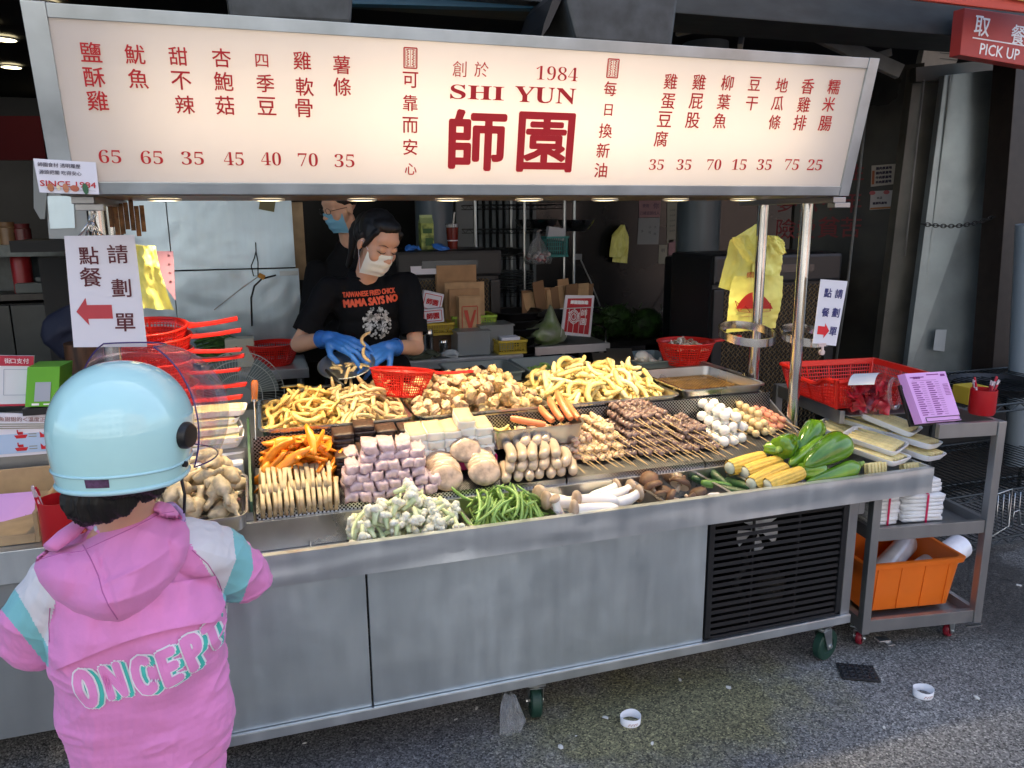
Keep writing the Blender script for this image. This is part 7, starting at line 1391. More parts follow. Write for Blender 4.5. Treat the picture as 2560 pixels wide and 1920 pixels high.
c = P(1580, 850, y=5.5); g = MB(); g.bb(c.x - .45, c.x + .35, 5.35, 5.85, P(1580, 838, y=5.5).z - .06, P(1580, 838, y=5.5).z - .02); g.bb(c.x - .4, c.x - .36, 5.4, 5.8, .02, .8); g.bb(c.x + .28, c.x + .32, 5.4, 5.8, .02, .8); tag(g.build('low_rack', BLKM), 'dark low rack under the bags of greens', 'rack')
# papers on the partition (front face y = 6.3)
def pcard(lb, px4, m, txts=(), name='pinned_paper'):
    q = [P(*k, y=6.294) for k in px4]; o = thing(name, lb, 'paper', q[3]); g = MB(); g.prism(q, (0, 1, 0), .003); wb(g, 'sheet', m, o)
    for t, u, v, h in txts: on_card(o, q, Vector((0, -1, 0)), t, u, v, h, INK, .0)
    return o
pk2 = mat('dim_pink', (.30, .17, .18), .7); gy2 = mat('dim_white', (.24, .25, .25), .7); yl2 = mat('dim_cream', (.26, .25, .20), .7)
pcard('dim pink sheet with large handwriting, upper one on the dark wall', ((1598, 500), (1652, 501), (1650, 543), (1598, 544)), pk2, (("你", .78, .32, .34), ("使用", .3, .32, .2), ("已確認請找人", .5, .75, .2)))
pcard('grey-white sheet with columns of writing under the pink one', ((1597, 545), (1650, 544), (1646, 611), (1593, 611)), gy2, (("小", .55, .35, .1), ("可", .55, .55, .1), ("大", .8, .35, .1), ("肉", .8, .6, .1), ("多", .2, .5, .1)))
pcard('long pale receipt hanging on the dark wall', ((1668, 505), (1702, 505), (1700, 600), (1667, 608)), yl2, tuple(("小小計", .4, .2 + i * .13, .05) for i in range(5)))
pcard('dim pink strip below the long receipt', ((1672, 600), (1699, 596), (1694, 666), (1671, 666)), pk2); pcard('small cream slip beside the pink strip', ((1648, 612), (1668, 612), (1667, 660), (1646, 659)), yl2, (("明", .5, .3, .2),))
bag('yellow carrier bags hanging on the dark wall far behind', ([(1552, 562), (1530, 588), (1525, 625), (1523, 642)], [(1562, 562), (1568, 590), (1566, 620), (1555, 645)]), 6.2, .03, grp='yellow bags on the dark wall'); bag('second yellow carrier bag on the dark wall, hanging behind the first', ([(1550, 565), (1545, 590), (1535, 630), (1530, 655)], [(1560, 562), (1572, 592), (1570, 630), (1568, 658)]), 6.25, .03, grp='yellow bags on the dark wall', mt=YBAG)
g = MB(); g.tube([P(*k, y=6.2) for k in ((1452, 650), (1475, 700), (1500, 765))], .006, 6); g.tube([P(*k, y=6.2) for k in ((1692, 712), (1680, 740), (1652, 780))], .005, 6); tag(g.build('cable_run', mat('cord_white', (.35, .35, .34), .5), None, True), 'white cord running down the dark wall', 'cord')
g = MB(); g.box(P(1445, 642, y=6.28), (.07, .02, .05)); tag(g.build('wall_socket', mat('socket', (.2, .2, .2), .5), bevel=.003), 'small socket at the top of the white cord', 'socket')
# ------------------------------------------------------------------ dark room on the left
CABM = mat('cabinet_dark', (.045, .05, .048), .35, var=.2, scale=4, rvar=.1)
o = thing('dark_cabinet', 'dark tiled counter cabinet at the left edge', 'cabinet', (-1.6, 5.2, 0))
x0, x1 = -3.5, P(172, 700, y=5.2).x
for i, (pyt, pyb, nm, col) in enumerate(((612, 642, 'upper_counter', (.12, .14, .13)), (642, 735, 'splash_back', (.05, .06, .058)), (735, 752, 'lower_counter', (.03, .025, .02)))):
    zt_, zb_ = P(60, pyt, y=5.2).z, P(60, pyb, y=5.2).z; g = MB(); g.bb(x0, x1, 5.2 + (.25 if i == 1 else -.02 * (i == 0) + 0), 5.9, zb_ + .001, zt_); wb(g, nm, mat('cab_' + nm, col, .4, var=.2), o, bevel=.003)
zt_ = P(60, 752, y=5.2).z
for k in range(6):
    for j in range(2): xa = x1 - .33 * (k + 1) + .004; g = MB(); g.bb(xa, xa + .322, 5.22, 5.26, .03 + (zt_ - .05) * j / 2, .03 + (zt_ - .05) * (j + 1) / 2 - .008); wb(g, 'tile_panel', CABM, o, bevel=.003)
g = MB(); g.bb(x0, x1, 5.26, 5.9, .02, zt_ - .02); wb(g, 'carcass', BLKM, o)
zu = P(60, 612, y=5.2).z
for px, r, h, c_, lb in ((20, .045, .13, (.20, .11, .05), 'brown glass jar with a pale label on the left counter'), (58, .045, .12, (.12, .02, .02), 'dark jar with a red lid on the left counter'), (-5, .03, .06, (.3, .25, .1), 'small yellow jar at the very left edge of the counter')):
    x = P(px, 590, y=5.3).x; g = MB(); g.lathe([(0, 0), (r, 0), (r, h * .75), (r * .85, h * .8), (r * .9, h), (0, h)], 18, o=(x, 5.3, zu)); tag(g.build('jar', mat('jar_%d' % px, c_, .2), None, 'a'), lb, 'jar')
g = MB(); x = P(62, 700, y=5.35).x; zl = P(60, 735, y=5.2).z; g.lathe([(0, 0), (.052, 0), (.055, .2), (.05, .215), (0, .215)], 20, o=(x, 5.32, zl)); tag(g.build('red_can', mat('red_can', (.25, .012, .015), .35, var=.2, scale=10), None, 'a'), 'red cylindrical can standing on the dark counter', 'can')
g = MB(); x = P(105, 720, y=5.3).x; g.box((x, 5.32, zl + .03), (.25, .18, .06)); g.box((x + .05, 5.3, zl + .08), (.13, .12, .03)); tag(g.build('folded_cloths', mat('dim_cloth', (.12, .13, .12), .8), bevel=.01), 'dim folded cloths beside the red can', 'cloth')
o = thing('dispenser', 'grey and mirrored dispenser machine behind the left post', 'machine', P(150, 595, y=4.6)); g = MB(); q = [P(*k, y=4.6) for k in ((112, 480), (212, 480), (225, 598), (122, 598))]; g.prism(q, (0, 1, 0), .35); wb(g, 'housing', mat('machine_grey', (.42, .46, .48), .4), o, bevel=.006)
g = MB(); q = [P(*k, y=4.595) for k in ((118, 490), (184, 490), (188, 570), (126, 572))]; g.prism(q, (0, -1, 0), .004); wb(g, 'mirror_panel', SW, o); g = MB(); q = [P(*k, y=4.58) for k in ((82, 395), (118, 480), (112, 548), (100, 548), (84, 520))]; g.prism(q, (0, 1, 0), .3); wb(g, 'side_hood', mat('hood_grey', (.33, .36, .37), .45), o, bevel=.004)
g = MB(); g.bb(P(85, 600, y=4.6).x - .1, P(230, 600, y=4.6).x + .1, 4.55, 5.1, P(150, 604, y=4.6).z - .05, P(150, 600, y=4.6).z); g.bb(P(85, 600, y=4.6).x - .1, P(230, 600, y=4.6).x + .1, 5.05, 5.1, .02, 1.5); tag(g.build('machine_shelf', BLKM), 'dark shelf carrying the dispenser machine', 'shelf')
g = MB(); c = P(220, 905, y=3.9); g.tube([(c.x, 3.95, .02), (c.x, 3.95, P(220, 855, y=3.95).z)], .10, 24); tag(g.build('wooden_drum', mat('dark_wood', (.075, .03, .012), .5, var=.5, scale=5, stretch=(8, 8, 1)), None, 'a'), 'dark brown wooden drum behind the left post', 'drum')
c = P(168, 830, y=4.1); g = MB(); b = blob_shape(.10, 650, .25, 14, 3, (1, .8, 1.25)); g.add((np.array(b.v) + [c.x, 4.1, c.z]).tolist(), b.f); tag(g.build('dark_bag', mat('navy_cloth', (.010, .012, .03), .7), None, True), 'dark navy bag hanging behind the left card', 'bag')
# ceiling lamps in the dark room
for i, (px, py) in enumerate(((113, 12), (12, 99), (28, 168), (-40, 60), (103, 323))):
    y = 5.6 if i < 4 else 8.5; d = ray(px, py); t = (2.93 - CAM.z) / d.z; p = CAM + d * t
    if p.y > 9.2 or i == 4: p = P(px, py, y=9.0)
    o = thing('ceiling_lamp', ('round ceiling downlight at the top edge left of the sign', 'ceiling downlight at the far left edge, upper one', 'ceiling downlight at the left below the other', 'ceiling downlight just outside the left edge', 'tiny distant lamp in the dark room by the sign edge')[i], 'lamp', p); r = .075 if i < 4 else .025
    g = MB(); g.lathe([(r, .01), (r * 1.15, .0), (r * .95, -.004)], 24); g.build('rim', bpy.data.materials['white_metal'], o, True); g = MB(); g.add([(math.cos(a * math.pi / 12) * r * .95, math.sin(a * math.pi / 12) * r * .95, -.002) for a in range(24)], [tuple(range(24))]); g.build('lens', LAMPM, o)
g = MB(); q = [P(*k, y=8) for k in ((-100, 290), (100, 290), (115, 400), (-100, 400))]; g.prism(q, (0, 1, 0), .05); tag(g.build('red_banner', mat('dark_red_cloth', (.10, .004, .01), .8)), 'dark red banner in the dim room at the left', 'banner')
# ------------------------------------------------------------------ side counter at the left
sc = thing('side_counter', 'grey steel side counter left of the food cart', 'counter', (-1.1, 2.46, 0)); LS = STEELD
g = MB(); g.bb(-2.6, -.42, 2.47, 2.49, .15, .66); wb(g, 'front_panel', steel('dim_panel', (.30, .32, .33), .45, (1, 1, 30), .004, .05, .7), sc, bevel=.002); g = MB(); g.bb(-2.6, -.42, 2.44, 2.456, .665, .766); g.bb(-2.6, -.42, 2.4565, 3.05, .75, .764); wb(g, 'top', STEELV, sc, bevel=.002)
for k in range(3): castor((-.55, -1.4, -2.3)[k], 2.6, .06, .035, GREEN, .5, sc, .02)
g = MB(); g.bb(-2.6, -.50, 3.05, 3.45, .15, .965); wb(g, 'raised_back', LS, sc, bevel=.003)
q = [P(*k, y=3.03) for k in ((-60, 1032), (136, 1036), (146, 1132), (-60, 1148))]; o = thing('info_board', 'white board with small red ship and factory symbols', 'board', q[3]); g = MB(); g.prism(q, (0, 1, 0), .008); wb(g, 'board', WHITEP, o); n_ = Vector((0, -1, 0))
on_card(o, q, n_, "人三灣外魷魚甜甜的＜溫度正宵的味道路", .58, .13, .10, mat('brown_ink', (.25, .08, .06), .6), .0); 
g = MB(); g.bar(cpt(q, 0, .72) + n_ * .002, cpt(q, 1, .68) + n_ * .002, .07, .0008, (0, -1, 0)); wb(g, 'blue_band', mat('pale_blue', (.42, .55, .72), .6), o)
g = MB(); 
for u, v in ((.55, .50), (.55, .80)):
    c = cpt(q, u, v) + n_ * .003; g.prism([c + Vector((-.02, 0, 0)), c + Vector((.022, 0, 0)), c + Vector((.015, 0, -.012)), c + Vector((-.014, 0, -.012))], n_, .0006); g.box(c + Vector((0, 0, .006)), (.016, .0006, .010)); g.box(c + Vector((-.008, 0, .012)), (.004, .0006, .014))
for u, v in ((.85, .50), (.85, .80)):
    c = cpt(q, u, v) + n_ * .003; g.prism([c + Vector((-.014, 0, -.01)), c + Vector((.014, 0, -.01)), c + Vector((.014, 0, .008)), c + Vector((.005, 0, .0)), c + Vector((.005, 0, .008)), c + Vector((-.004, 0, 0)), c + Vector((-.014, 0, .012))], n_, .0006)
wb(g, 'red_symbols', RED, o); g = MB()
for u in (.7,):
    for v in (.48, .54, .78, .84): g.bar(cpt(q, u - .05, v) + n_ * .003, cpt(q, u + .05, v) + n_ * .003, .003, .0006, (0, -1, 0))
for v in (.24, .29, .34): g.bar(cpt(q, .05, v) + n_ * .003, cpt(q, .9, v) + n_ * .003, .0035, .0006, (0, -1, 0))
wb(g, 'small_print', mat('grey_ink', (.25, .24, .18), .6), o)
# payment stand and green box
q = [P(*k, y=3.08) for k in ((-40, 888), (85, 890), (80, 1014), (-40, 1016))]; o = thing('payment_stand', 'white payment stand with a red header at the left edge', 'stand', q[3]); g = MB(); g.prism(q, (0, 1, 0), .01); wb(g, 'board', mat('stand_white', (.72, .72, .74), .4), o)
g = MB(); g.prism([cpt(q, u, v) + n_ * .001 for u, v in ((0, 0), (1, 0), (1, .20), (0, .20))], n_, .001); wb(g, 'red_header', mat('header_red', (.48, .02, .05), .4), o); g = MB(); g.prism([cpt(q, u, v) + n_ * .001 for u, v in ((0, .96), (1, .96), (1, 1), (0, 1))], n_, .001); wb(g, 'red_foot', bpy.data.materials['header_red'], o)
on_card(o, [k + n_ * .0015 for k in q], n_, "口支付", .72, .10, .10, WINK, .0); on_card(o, [k + n_ * .0015 for k in q], n_, "街", .47, .10, .10, WINK, .0)
g = MB(); 
for (u0, v0, u1, v1) in ((.4, .27, .95, .27), (.4, .78, .95, .78), (.4, .27, .4, .78), (.95, .27, .95, .78)): g.bar(cpt(q, u0, v0) + n_ * .0015, cpt(q, u1, v1) + n_ * .0015, .002, .0006, (0, -1, 0))
wb(g, 'grey_frame', mat('frame_grey', (.4, .42, .5), .5), o)
GRN = mat('green_card', (.13, .42, .03), .45); p = [P(*k, y=3.02) for k in ((68, 918), (150, 916), (146, 1016), (62, 1018))]; pb = P(186, 940, y=3.16); o = thing('green_payment_box', 'bright green box stand with a small grey screen', 'box', p[3]); g = MB()
bk_ = [p[1] + Vector((0.01, .15, -.005)), p[2] + Vector((0.01, .15, 0))]; g.add([*p, p[0] + Vector((0, .15, -.005)), bk_[0], bk_[1], p[3] + Vector((0, .15, 0))], [(0, 1, 2, 3), (1, 5, 6, 2), (4, 5, 1, 0), (0, 3, 7, 4), (5, 4, 7, 6), (3, 2, 6, 7)]); wb(g, 'card_body', GRN, o, bevel=.002)
g = MB(); g.prism([cpt(p, u, v) + n_ * .001 for u, v in ((.28, .38), (.75, .38), (.74, .86), (.27, .86))], n_, .002); wb(g, 'screen', mat('lcd', (.38, .42, .50), .3), o); g = MB(); g.prism([cpt(p, u, v) + n_ * .001 for u, v in ((.2, .91), (.42, .91), (.42, .96), (.2, .96))], n_, .001); g.prism([cpt(p, u, v) + n_ * .001 for u, v in ((.55, .92), (.8, .92), (.8, .95), (.55, .95))], n_, .001); wb(g, 'white_mark', WINK, o)
g = MB(); c = (p[2] + p[3]) / 2; g.box((c.x + .02, 3.10, c.z - .015), (.16, .17, .025)); wb(g, 'black_base', BLACK, o)
# shallow cardboard box of pink forms and the left pen cup
bx = thing('form_box', 'shallow brown box holding pink order forms at the left edge', 'box', (-.95, 2.75, .766)); BXM = mat('box_brown', (.40, .27, .14), .6, var=.1)
xr = P(96, 1372, y=2.50).x; ztop = P(60, 1196, y=2.99).z
for nm, a_ in (('box_floor', (-1.6, xr, 2.50, 2.98, .766, .772)), ('box_front', (-1.6, xr, 2.488, 2.50, .766, .795)), ('box_back', (-1.6, xr, 2.98, 2.99, .766, .86)), ('box_side', (xr, xr + .012, 2.488, 2.99, .766, .86))): g = MB(); g.bb(*a_); wb(g, nm, BXM, bx, bevel=.002)
q = [P(*k, y=yy) for k, yy in (((-60, 1240), 2.90), ((88, 1228), 2.90), ((84, 1366), 2.53), ((-60, 1372), 2.53))]; q = [Vector((v.x, v.y, min(v.z, .88))) for v in q]
o = thing('form_sheets', 'stack of pink order forms lying in the shallow brown box', 'order forms', q[3]); n2 = (q[1] - q[0]).cross(q[0] - q[3]).normalized(); g = MB(); g.prism(q, -n2, .012); wb(g, 'sheets', PINKP, o)
g = MB(); 
for i in range(6): g.bar(cpt(q, .35, .45 + .05 * i) + n2 * .001, cpt(q, .62, .45 + .05 * i) + n2 * .001, .0015, .0004, n2)
for u in (.35, .62, .85): g.bar(cpt(q, u, .45) + n2 * .001, cpt(q, u, .72) + n2 * .001, .0015, .0004, n2)
wb(g, 'table_lines', LILINK, o); g = MB(); g.prism([cpt(q, u, v) + n2 * .0012 for u, v in ((.0, .78), (.6, .78), (.6, .98), (.0, .98))], n2, .0004); wb(g, 'blue_block', mat('form_blue', (.06, .08, .18), .6), o)
pc2 = P(160, 1300, y=2.44); pen_cup(Vector((P(160, 1300, y=2.44).x, 2.44, .767)), .062, .145, 'red pen cup behind the child at the left', 'red pen standing in the left cup', CUPR, 9, 1)
# ------------------------------------------------------------------ black wire shelf at the far right
o = thing('black_shelf', 'black wire shelf with a folding rack at the right edge', 'shelf', (3.6, 3.0, 0)); BW = bpy.data.materials['black_wire']
for z, y0_ in ((P(2500, 975, y=3.0).z, 2.75), (P(2500, 1175, y=3.0).z, 2.75), (.08, 2.75)):
    g = MB(); x0, x1 = 2.98, 4.6
    for yy in (y0_, y0_ + .7): g.tube([(x0, yy, z), (x1, yy, z)], .006, 6); g.tube([(x0, yy, z - .035), (x1, yy, z - .035)], .005, 6); g.tube([(x0 + (x1 - x0) * i / 30, yy, z - .035 * (i % 2)) for i in range(31)], .004, 4)
    for i in range(40): x = x0 + (x1 - x0) * i / 39; g.tube([(x, y0_, z), (x, y0_ + .7, z)], .003, 4)
    wb(g, 'wire_shelf', BW, o)
for x in (2.98, 4.5):
    for yy in (2.75, 3.45): g = MB(); g.tube([(x, yy, .01), (x, yy, P(2500, 940, y=3.0).z)], .012, 8); wb(g, 'shelf_post', BW, o, 'a')
g = MB(); c = P(2480, 985, y=3.0); g.lathe([(.0, 0), (.2, .0), (.24, .04), (.245, .045), (.2, .01)], 28, o=(c.x + .16, 3.1, c.z - .01)); tag(g.build('black_tub', BLACK, None, 'a'), 'shallow black tub on the wire shelf', 'tub')
g = MB(); c = P(2424, 985, y=2.85); g.box((c.x, 2.85, c.z), (.12, .1, .09)); tag(g.build('yellow_basket', YB, bevel=.004), 'small yellow basket behind the order pad', 'basket')
g = MB(); WWR = RK
for k in range(9): a_, b_ = P(2482 + k * 14, 1240 - k * 2, y=2.72), P(2475 + k * 14, 1345 - k * 6, y=2.72); g.tube([a_, b_], .0028, 5)
g.tube([P(*k, y=2.72) for k in ((2480, 1240), (2530, 1222), (2522, 1315), (2472, 1345))], .004, 6); g.tube([P(*k, y=2.72) for k in ((2530, 1310), (2535, 1280), (2548, 1275), (2552, 1312), (2575, 1310))], .004, 6)
tag(g.build('wire_rack_leaf', RK, None, True), 'chrome wire rack leaf leaning under the black shelf', 'rack')
g = MB(); c = P(2470, 1290, y=3.2); g.bb(3.0, 4.6, 3.5, 3.55, .02, .62); tag(g.build('dark_cover', BLKM), 'dark cover behind the wire shelf', 'cover')
# conduits and cables in the dark interior
for pts, y, r, lb in (([(1290, 505), (1460, 500), (1600, 492)], 6.25, .012, 'thin grey conduit along the top of the dark wall'), ([(1700, 120), (1850, 150), (1990, 128), (2150, 175)], 3.9, .007, 'sagging black cable under the roof struts'), ([(2168, 250), (2150, 420), (2120, 700), (2090, 900)], 4.35, .009, 'grey conduit running down the sooty wall'), ([(2310, 200), (2285, 420), (2262, 640)], 3.9, .006, 'thin cable clipped beside the grey door')):
    g = MB(); g.tube([P(*k, y=y) for k in pts], r, 8); tag(g.build('conduit', GREYP if 'grey' in lb else CAB, None, True), lb, 'conduit')
# ------------------------------------------------------------------ people: soft bodies grown from joined limbs
def caps(g, p0, p1, r0, r1, n=16, flat=1.0):
    p0, p1 = Vector(p0), Vector(p1); d = p1 - p0; L_ = d.length; d.normalize(); pts = []; rs = []
    for k in range(5): a = math.pi / 2 * (1 - k / 4); pts.append(p0 - d * r0 * math.sin(a)); rs.append(max(.0004, r0 * math.cos(a)))
    for k in range(5): a = math.pi / 2 * k / 4; pts.append(p1 + d * r1 * math.sin(a)); rs.append(max(.0004, r1 * math.cos(a)))
    g.tube(pts, rs, n, flat=flat)
def ell(g, c, r, rot=None, sub=3):
    bm = bmesh.new(); bmesh.ops.create_icosphere(bm, subdivisions=sub, radius=1); c = Vector(c)
    v = []
    for q in bm.verts: p = Vector((q.co.x * r[0], q.co.y * r[1], q.co.z * r[2])); v.append(c + (rot @ p if rot is not None else p))
    f = [tuple(x.index for x in q.verts) for q in bm.faces]; bm.free(); g.add(v, f)
def fuse(g, name, mats, parent, voxel=.006, it=4, fn=None, pick=None):
    """weld overlapping volumes into one skin, relax it, then push it by fn and choose materials by pick"""
    me = g.mesh('tmp', mats[0]); o = bpy.data.objects.new('tmp', me); COL.objects.link(o)
    m = o.modifiers.new('r', 'REMESH'); m.mode = 'VOXEL'; m.voxel_size = voxel; s = o.modifiers.new('s', 'SMOOTH'); s.iterations = it; s.factor = .5
    me2 = bpy.data.meshes.new_from_object(o.evaluated_get(bpy.context.evaluated_depsgraph_get())); bpy.data.objects.remove(o)
    me2.materials.clear(); [me2.materials.append(x) for x in mats]; n = len(me2.vertices); a = np.empty(n * 3); me2.vertices.foreach_get('co', a); a = a.reshape(-1, 3)
    if fn: nn = np.empty(n * 3); me2.vertices.foreach_get('normal', nn); a = a + nn.reshape(-1, 3) * fn(a)[:, None]
    if pick:
        me2.vertices.foreach_set('co', a.ravel()); me2.update(); c = np.empty(len(me2.polygons) * 3); me2.polygons.foreach_get('center', c); me2.polygons.foreach_set('material_index', np.array(pick(c.reshape(-1, 3)), dtype=np.int32))
    mi = np.array(parent.matrix_basis.inverted()); a = a @ mi[:3, :3].T + mi[:3, 3]; me2.vertices.foreach_set('co', a.ravel())
    me2.polygons.foreach_set('use_smooth', [True] * len(me2.polygons)); me2.update(); o = bpy.data.objects.new(name, me2); me2.name = name; return link(o, parent)
def wrinkle(a, f, amp, seed, ax=(1, 1, 1)): return nvec(a * np.array(ax), f, seed)[:, 0] * amp
def hand(g, w_, d, n, s, curls, spread=.16, thumb=1, tc=.5):
    """palm + four unequal jointed fingers + thumb. w_ wrist, d towards the fingers, n back of the hand, s scale"""
    w_, d, n = Vector(w_), Vector(d).normalized(), Vector(n); n = (n - d * n.dot(d)).normalized(); sd_ = d.cross(n) * thumb
    for k in range(4):
        u = (k - 1.5) * .0205 * s; caps(g, w_ + sd_ * u * .55, w_ + d * .085 * s + sd_ * u, .0145 * s, .0115 * s, 10)
        ln = (.040, .045, .042, .033)[3 - k] * s; p = w_ + d * .088 * s + sd_ * u; a = -.15; dd = (d + sd_ * (k - 1.5) * spread).normalized()
        for j in range(3):
            a += curls[k] * (.8, 1, .8)[j]; q = p + (dd * math.cos(a) - n * math.sin(a)) * ln * (1, .68, .55)[j]; caps(g, p, q, .0098 * s * (1 - .08 * j), .0090 * s * (1 - .1 * j), 10); p = q
    p = w_ + d * .025 * s + sd_ * .030 * s; t1 = (d * .7 + sd_ * .75 - n * .35).normalized(); q = p + t1 * .045 * s; caps(g, p, q, .0135 * s, .011 * s, 10); t2 = (d * .95 + sd_ * (.35 - tc * .5) - n * tc).normalized(); caps(g, q, q + t2 * .032 * s, .0108 * s, .0092 * s, 10)
SKIN = mat('skin', (.60, .34, .22), .45, var=.06, scale=12, sss=.25); SKIN.node_tree.nodes['Principled BSDF'].inputs['Subsurface Scale'].default_value = .3
HAIR = mat('black_hair', (.008, .006, .005), .55, var=.4, scale=40, stretch=(1, 1, .2)); TEE = mat('black_tshirt', (.0035, .0035, .0042), .85, spec=.25, var=.15, scale=8, bump=.003, bscale=9)
def head(g, M, mask=False):
    def T(p): return M @ Vector(p)
    R = M.to_3x3(); s = R.col[0].length; Rn = R.normalized() if hasattr(R, 'normalized') else R
    for c, r in (((0, .012, .045), (.076, .094, .085)), ((0, -.02, -.01), (.067, .068, .072)), ((0, -.032, -.062), (.047, .045, .042)), ((0, -.058, -.088), (.020, .018, .016)), ((-.036, -.050, -.024), (.026, .027, .030)), ((.036, -.050, -.024), (.026, .027, .030)),
                 ((0, -.066, .046), (.052, .018, .030)), ((-.031, -.072, .014), (.017, .0105, .012)), ((.031, -.072, .014), (.017, .0105, .012)), ((-.077, .012, -.002), (.008, .019, .031)), ((.077, .012, -.002), (.008, .019, .031)), ((0, -.082, -.055), (.021, .010, .008)), ((0, -.080, -.066), (.017, .009, .007))): ell(g, T(c), [q * s for q in r], Rn)
    caps(g, T((0, -.080, .022)), T((0, -.104, -.022)), .0075 * s, .0115 * s); ell(g, T((-.011, -.094, -.026)), (.008 * s,) * 3, sub=2); ell(g, T((.011, -.094, -.026)), (.008 * s,) * 3, sub=2)
# --- the stall woman
wm = thing('person', 'woman in a black printed T-shirt, pale mask and blue gloves, tipping squid from a bowl', 'person', (.50, 3.52, 0))
HY = 3.44; hc = P(944, 612, y=HY); HM = Matrix.Translation(hc) @ Matrix.Rotation(R_(24), 4, 'Z') @ Matrix.Rotation(R_(27), 4, 'X') @ Matrix.Rotation(R_(5), 4, 'Y') @ Matrix.Scale(1.06, 4)
nb = P(912, 712, y=3.54); shL, shR = P(822, 722, y=3.55), P(1022, 708, y=3.56); elL, elR = P(748, 860, y=3.50), P(1040, 868, y=3.46); wrL, wrR = P(822, 845, y=3.30), P(972, 868, y=3.28)
hip = Vector((nb.x + .03, 3.58, 1.0))
g = MB(); head(g, HM); caps(g, HM @ Vector((0, .02, -.06)), nb, .050, .054); caps(g, shL, elL, .042, .037); caps(g, shR, elR, .041, .037); caps(g, elL, wrL, .039, .027); caps(g, elR, wrR, .039, .027); caps(g, nb + Vector((0, 0, -.03)), shL, .035, .04); caps(g, nb + Vector((0, 0, -.03)), shR, .035, .04)
ell(g, nb + Vector((.01, .03, -.10)), (.08, .045, .08)); fuse(g, 'body', [SKIN], wm, .005, 5)
# T-shirt
g = MB(); c0 = nb + Vector((0.005, .0, -.05)); 
for (z, rx, ry, dx) in ((.018, .095, .066, 0), (-.02, .13, .082, 0), (-.06, .14, .085, .003), (-.10, .150, .090, .005), (-.18, .148, .094, .01), (-.26, .142, .092, .012), (-.34, .140, .090, .015), (-.44, .142, .09, .02), (-.55, .165, .10, .02), (-.66, .17, .10, .02)): ell(g, nb + Vector((dx, .01, z - .02)), (rx, ry, .085))
for sh, el in ((shL, elL), (shR, elR)): caps(g, nb.lerp(sh, .55) + Vector((0, .0, -.02)), sh, .060, .060); caps(g, sh, sh.lerp(el, .66), .060, .060); 
def teew(a): return wrinkle(a, 9, .010, 3, (1, .5, .6)) + wrinkle(a, 22, .005, 5) - .007 * np.abs(wrinkle(a, 16, 1, 9, (1.4, .6, .8)))
o = fuse(g, 'tshirt', [TEE], wm, .008, 6, teew)
g = MB(); g.tube([HM.translation * 0 + nb + Vector((math.cos(t) * .068, math.sin(t) * .056 + .0, .052 + .022 * math.sin(t))) for t in np.linspace(0, 6.28, 29)[:-1]], .006, 6, closed=True); wb(g, 'collar', TEE, wm, True)
for sh, el in ((shL, elL), (shR, elR)):
    c = sh.lerp(el, .70); d = (el - sh).normalized(); g = MB(); g.tube([c - d * .03, c + d * .03], [.064, .060], 24, cap=False); wb(g, 'sleeve_hem', TEE, wm, True)
# trousers (behind the cart)
g = MB(); 
for s in (-1, 1): caps(g, hip + Vector((s * .08, 0, .0)), hip + Vector((s * .09, 0, -.45)), .10, .07); caps(g, hip + Vector((s * .09, 0, -.45)), Vector((hip.x + s * .09, 3.58, .07)), .07, .05); caps(g, Vector((hip.x + s * .09, 3.60, .055)), Vector((hip.x + s * .09, 3.50, .05)), .045, .04)
fuse(g, 'trousers', [TEE], wm, .014, 4)
# gloves
g = MB(); caps(g, wrL.lerp(elL, .22), wrL, .036, .031); dL = (P(898, 872, y=3.19) - wrL).normalized(); hand(g, wrL, dL, (-.15, -.45, .9), 1.22, (.42, .5, .5, .45), .10, 1, .7); fuse(g, 'glove', [BG], wm, .0042, 2, lambda a: wrinkle(a, 60, .0012, 2))
g = MB(); caps(g, wrR.lerp(elR, .2), wrR, .036, .031); dR = (P(922, 895, y=3.20) - wrR).normalized(); hand(g, wrR, dR, (.1, -.7, .75), 1.16, (.5, .45, .4, .4), .12, -1, .5); fuse(g, 'glove', [BG], wm, .0042, 2, lambda a: wrinkle(a, 60, .0012, 4))
for w_, e_ in ((wrL, elL), (wrR, elR)): c = w_.lerp(e_, .24); d = (e_ - w_).normalized(); g = MB(); g.tube([c - d * .004, c, c + d * .004], [.037, .040, .037], 24, cap=False); wb(g, 'glove_cuff', BG, wm, True)
# hair, brows, lashes, mask
g = MB(); T = lambda p: HM @ Vector(p); HR = HM.to_3x3().normalized()
ell(g, T((0, .026, .058)), (.083, .097, .088), HR); ell(g, T((0, -.022, .098)), (.066, .055, .034), HR); ell(g, T((0, .085, .02)), (.07, .05, .075), HR); ell(g, T((-.060, .004, .056)), (.021, .040, .045), HR); ell(g, T((.060, .004, .058)), (.021, .040, .048), HR); caps(g, T((-.058, -.045, .075)), T((-.074, -.012, -.005)), .014, .008); caps(g, T((.056, -.048, .075)), T((.073, -.018, .0)), .014, .008); caps(g, T((-.075, .02, .03)), T((-.062, .035, -.08)), .016, .010); caps(g, T((.076, .0, .04)), T((.078, .012, -.05)), .013, .005); caps(g, T((0, .12, .05)), T((0, .17, -.03)), .04, .03); caps(g, T((0, .16, 0)), T((0, .15, -.18)), .036, .012)
fuse(g, 'hair', [HAIR], wm, .005, 2, lambda a: wrinkle(a, 45, .003, 8, (1, 1, .25)))
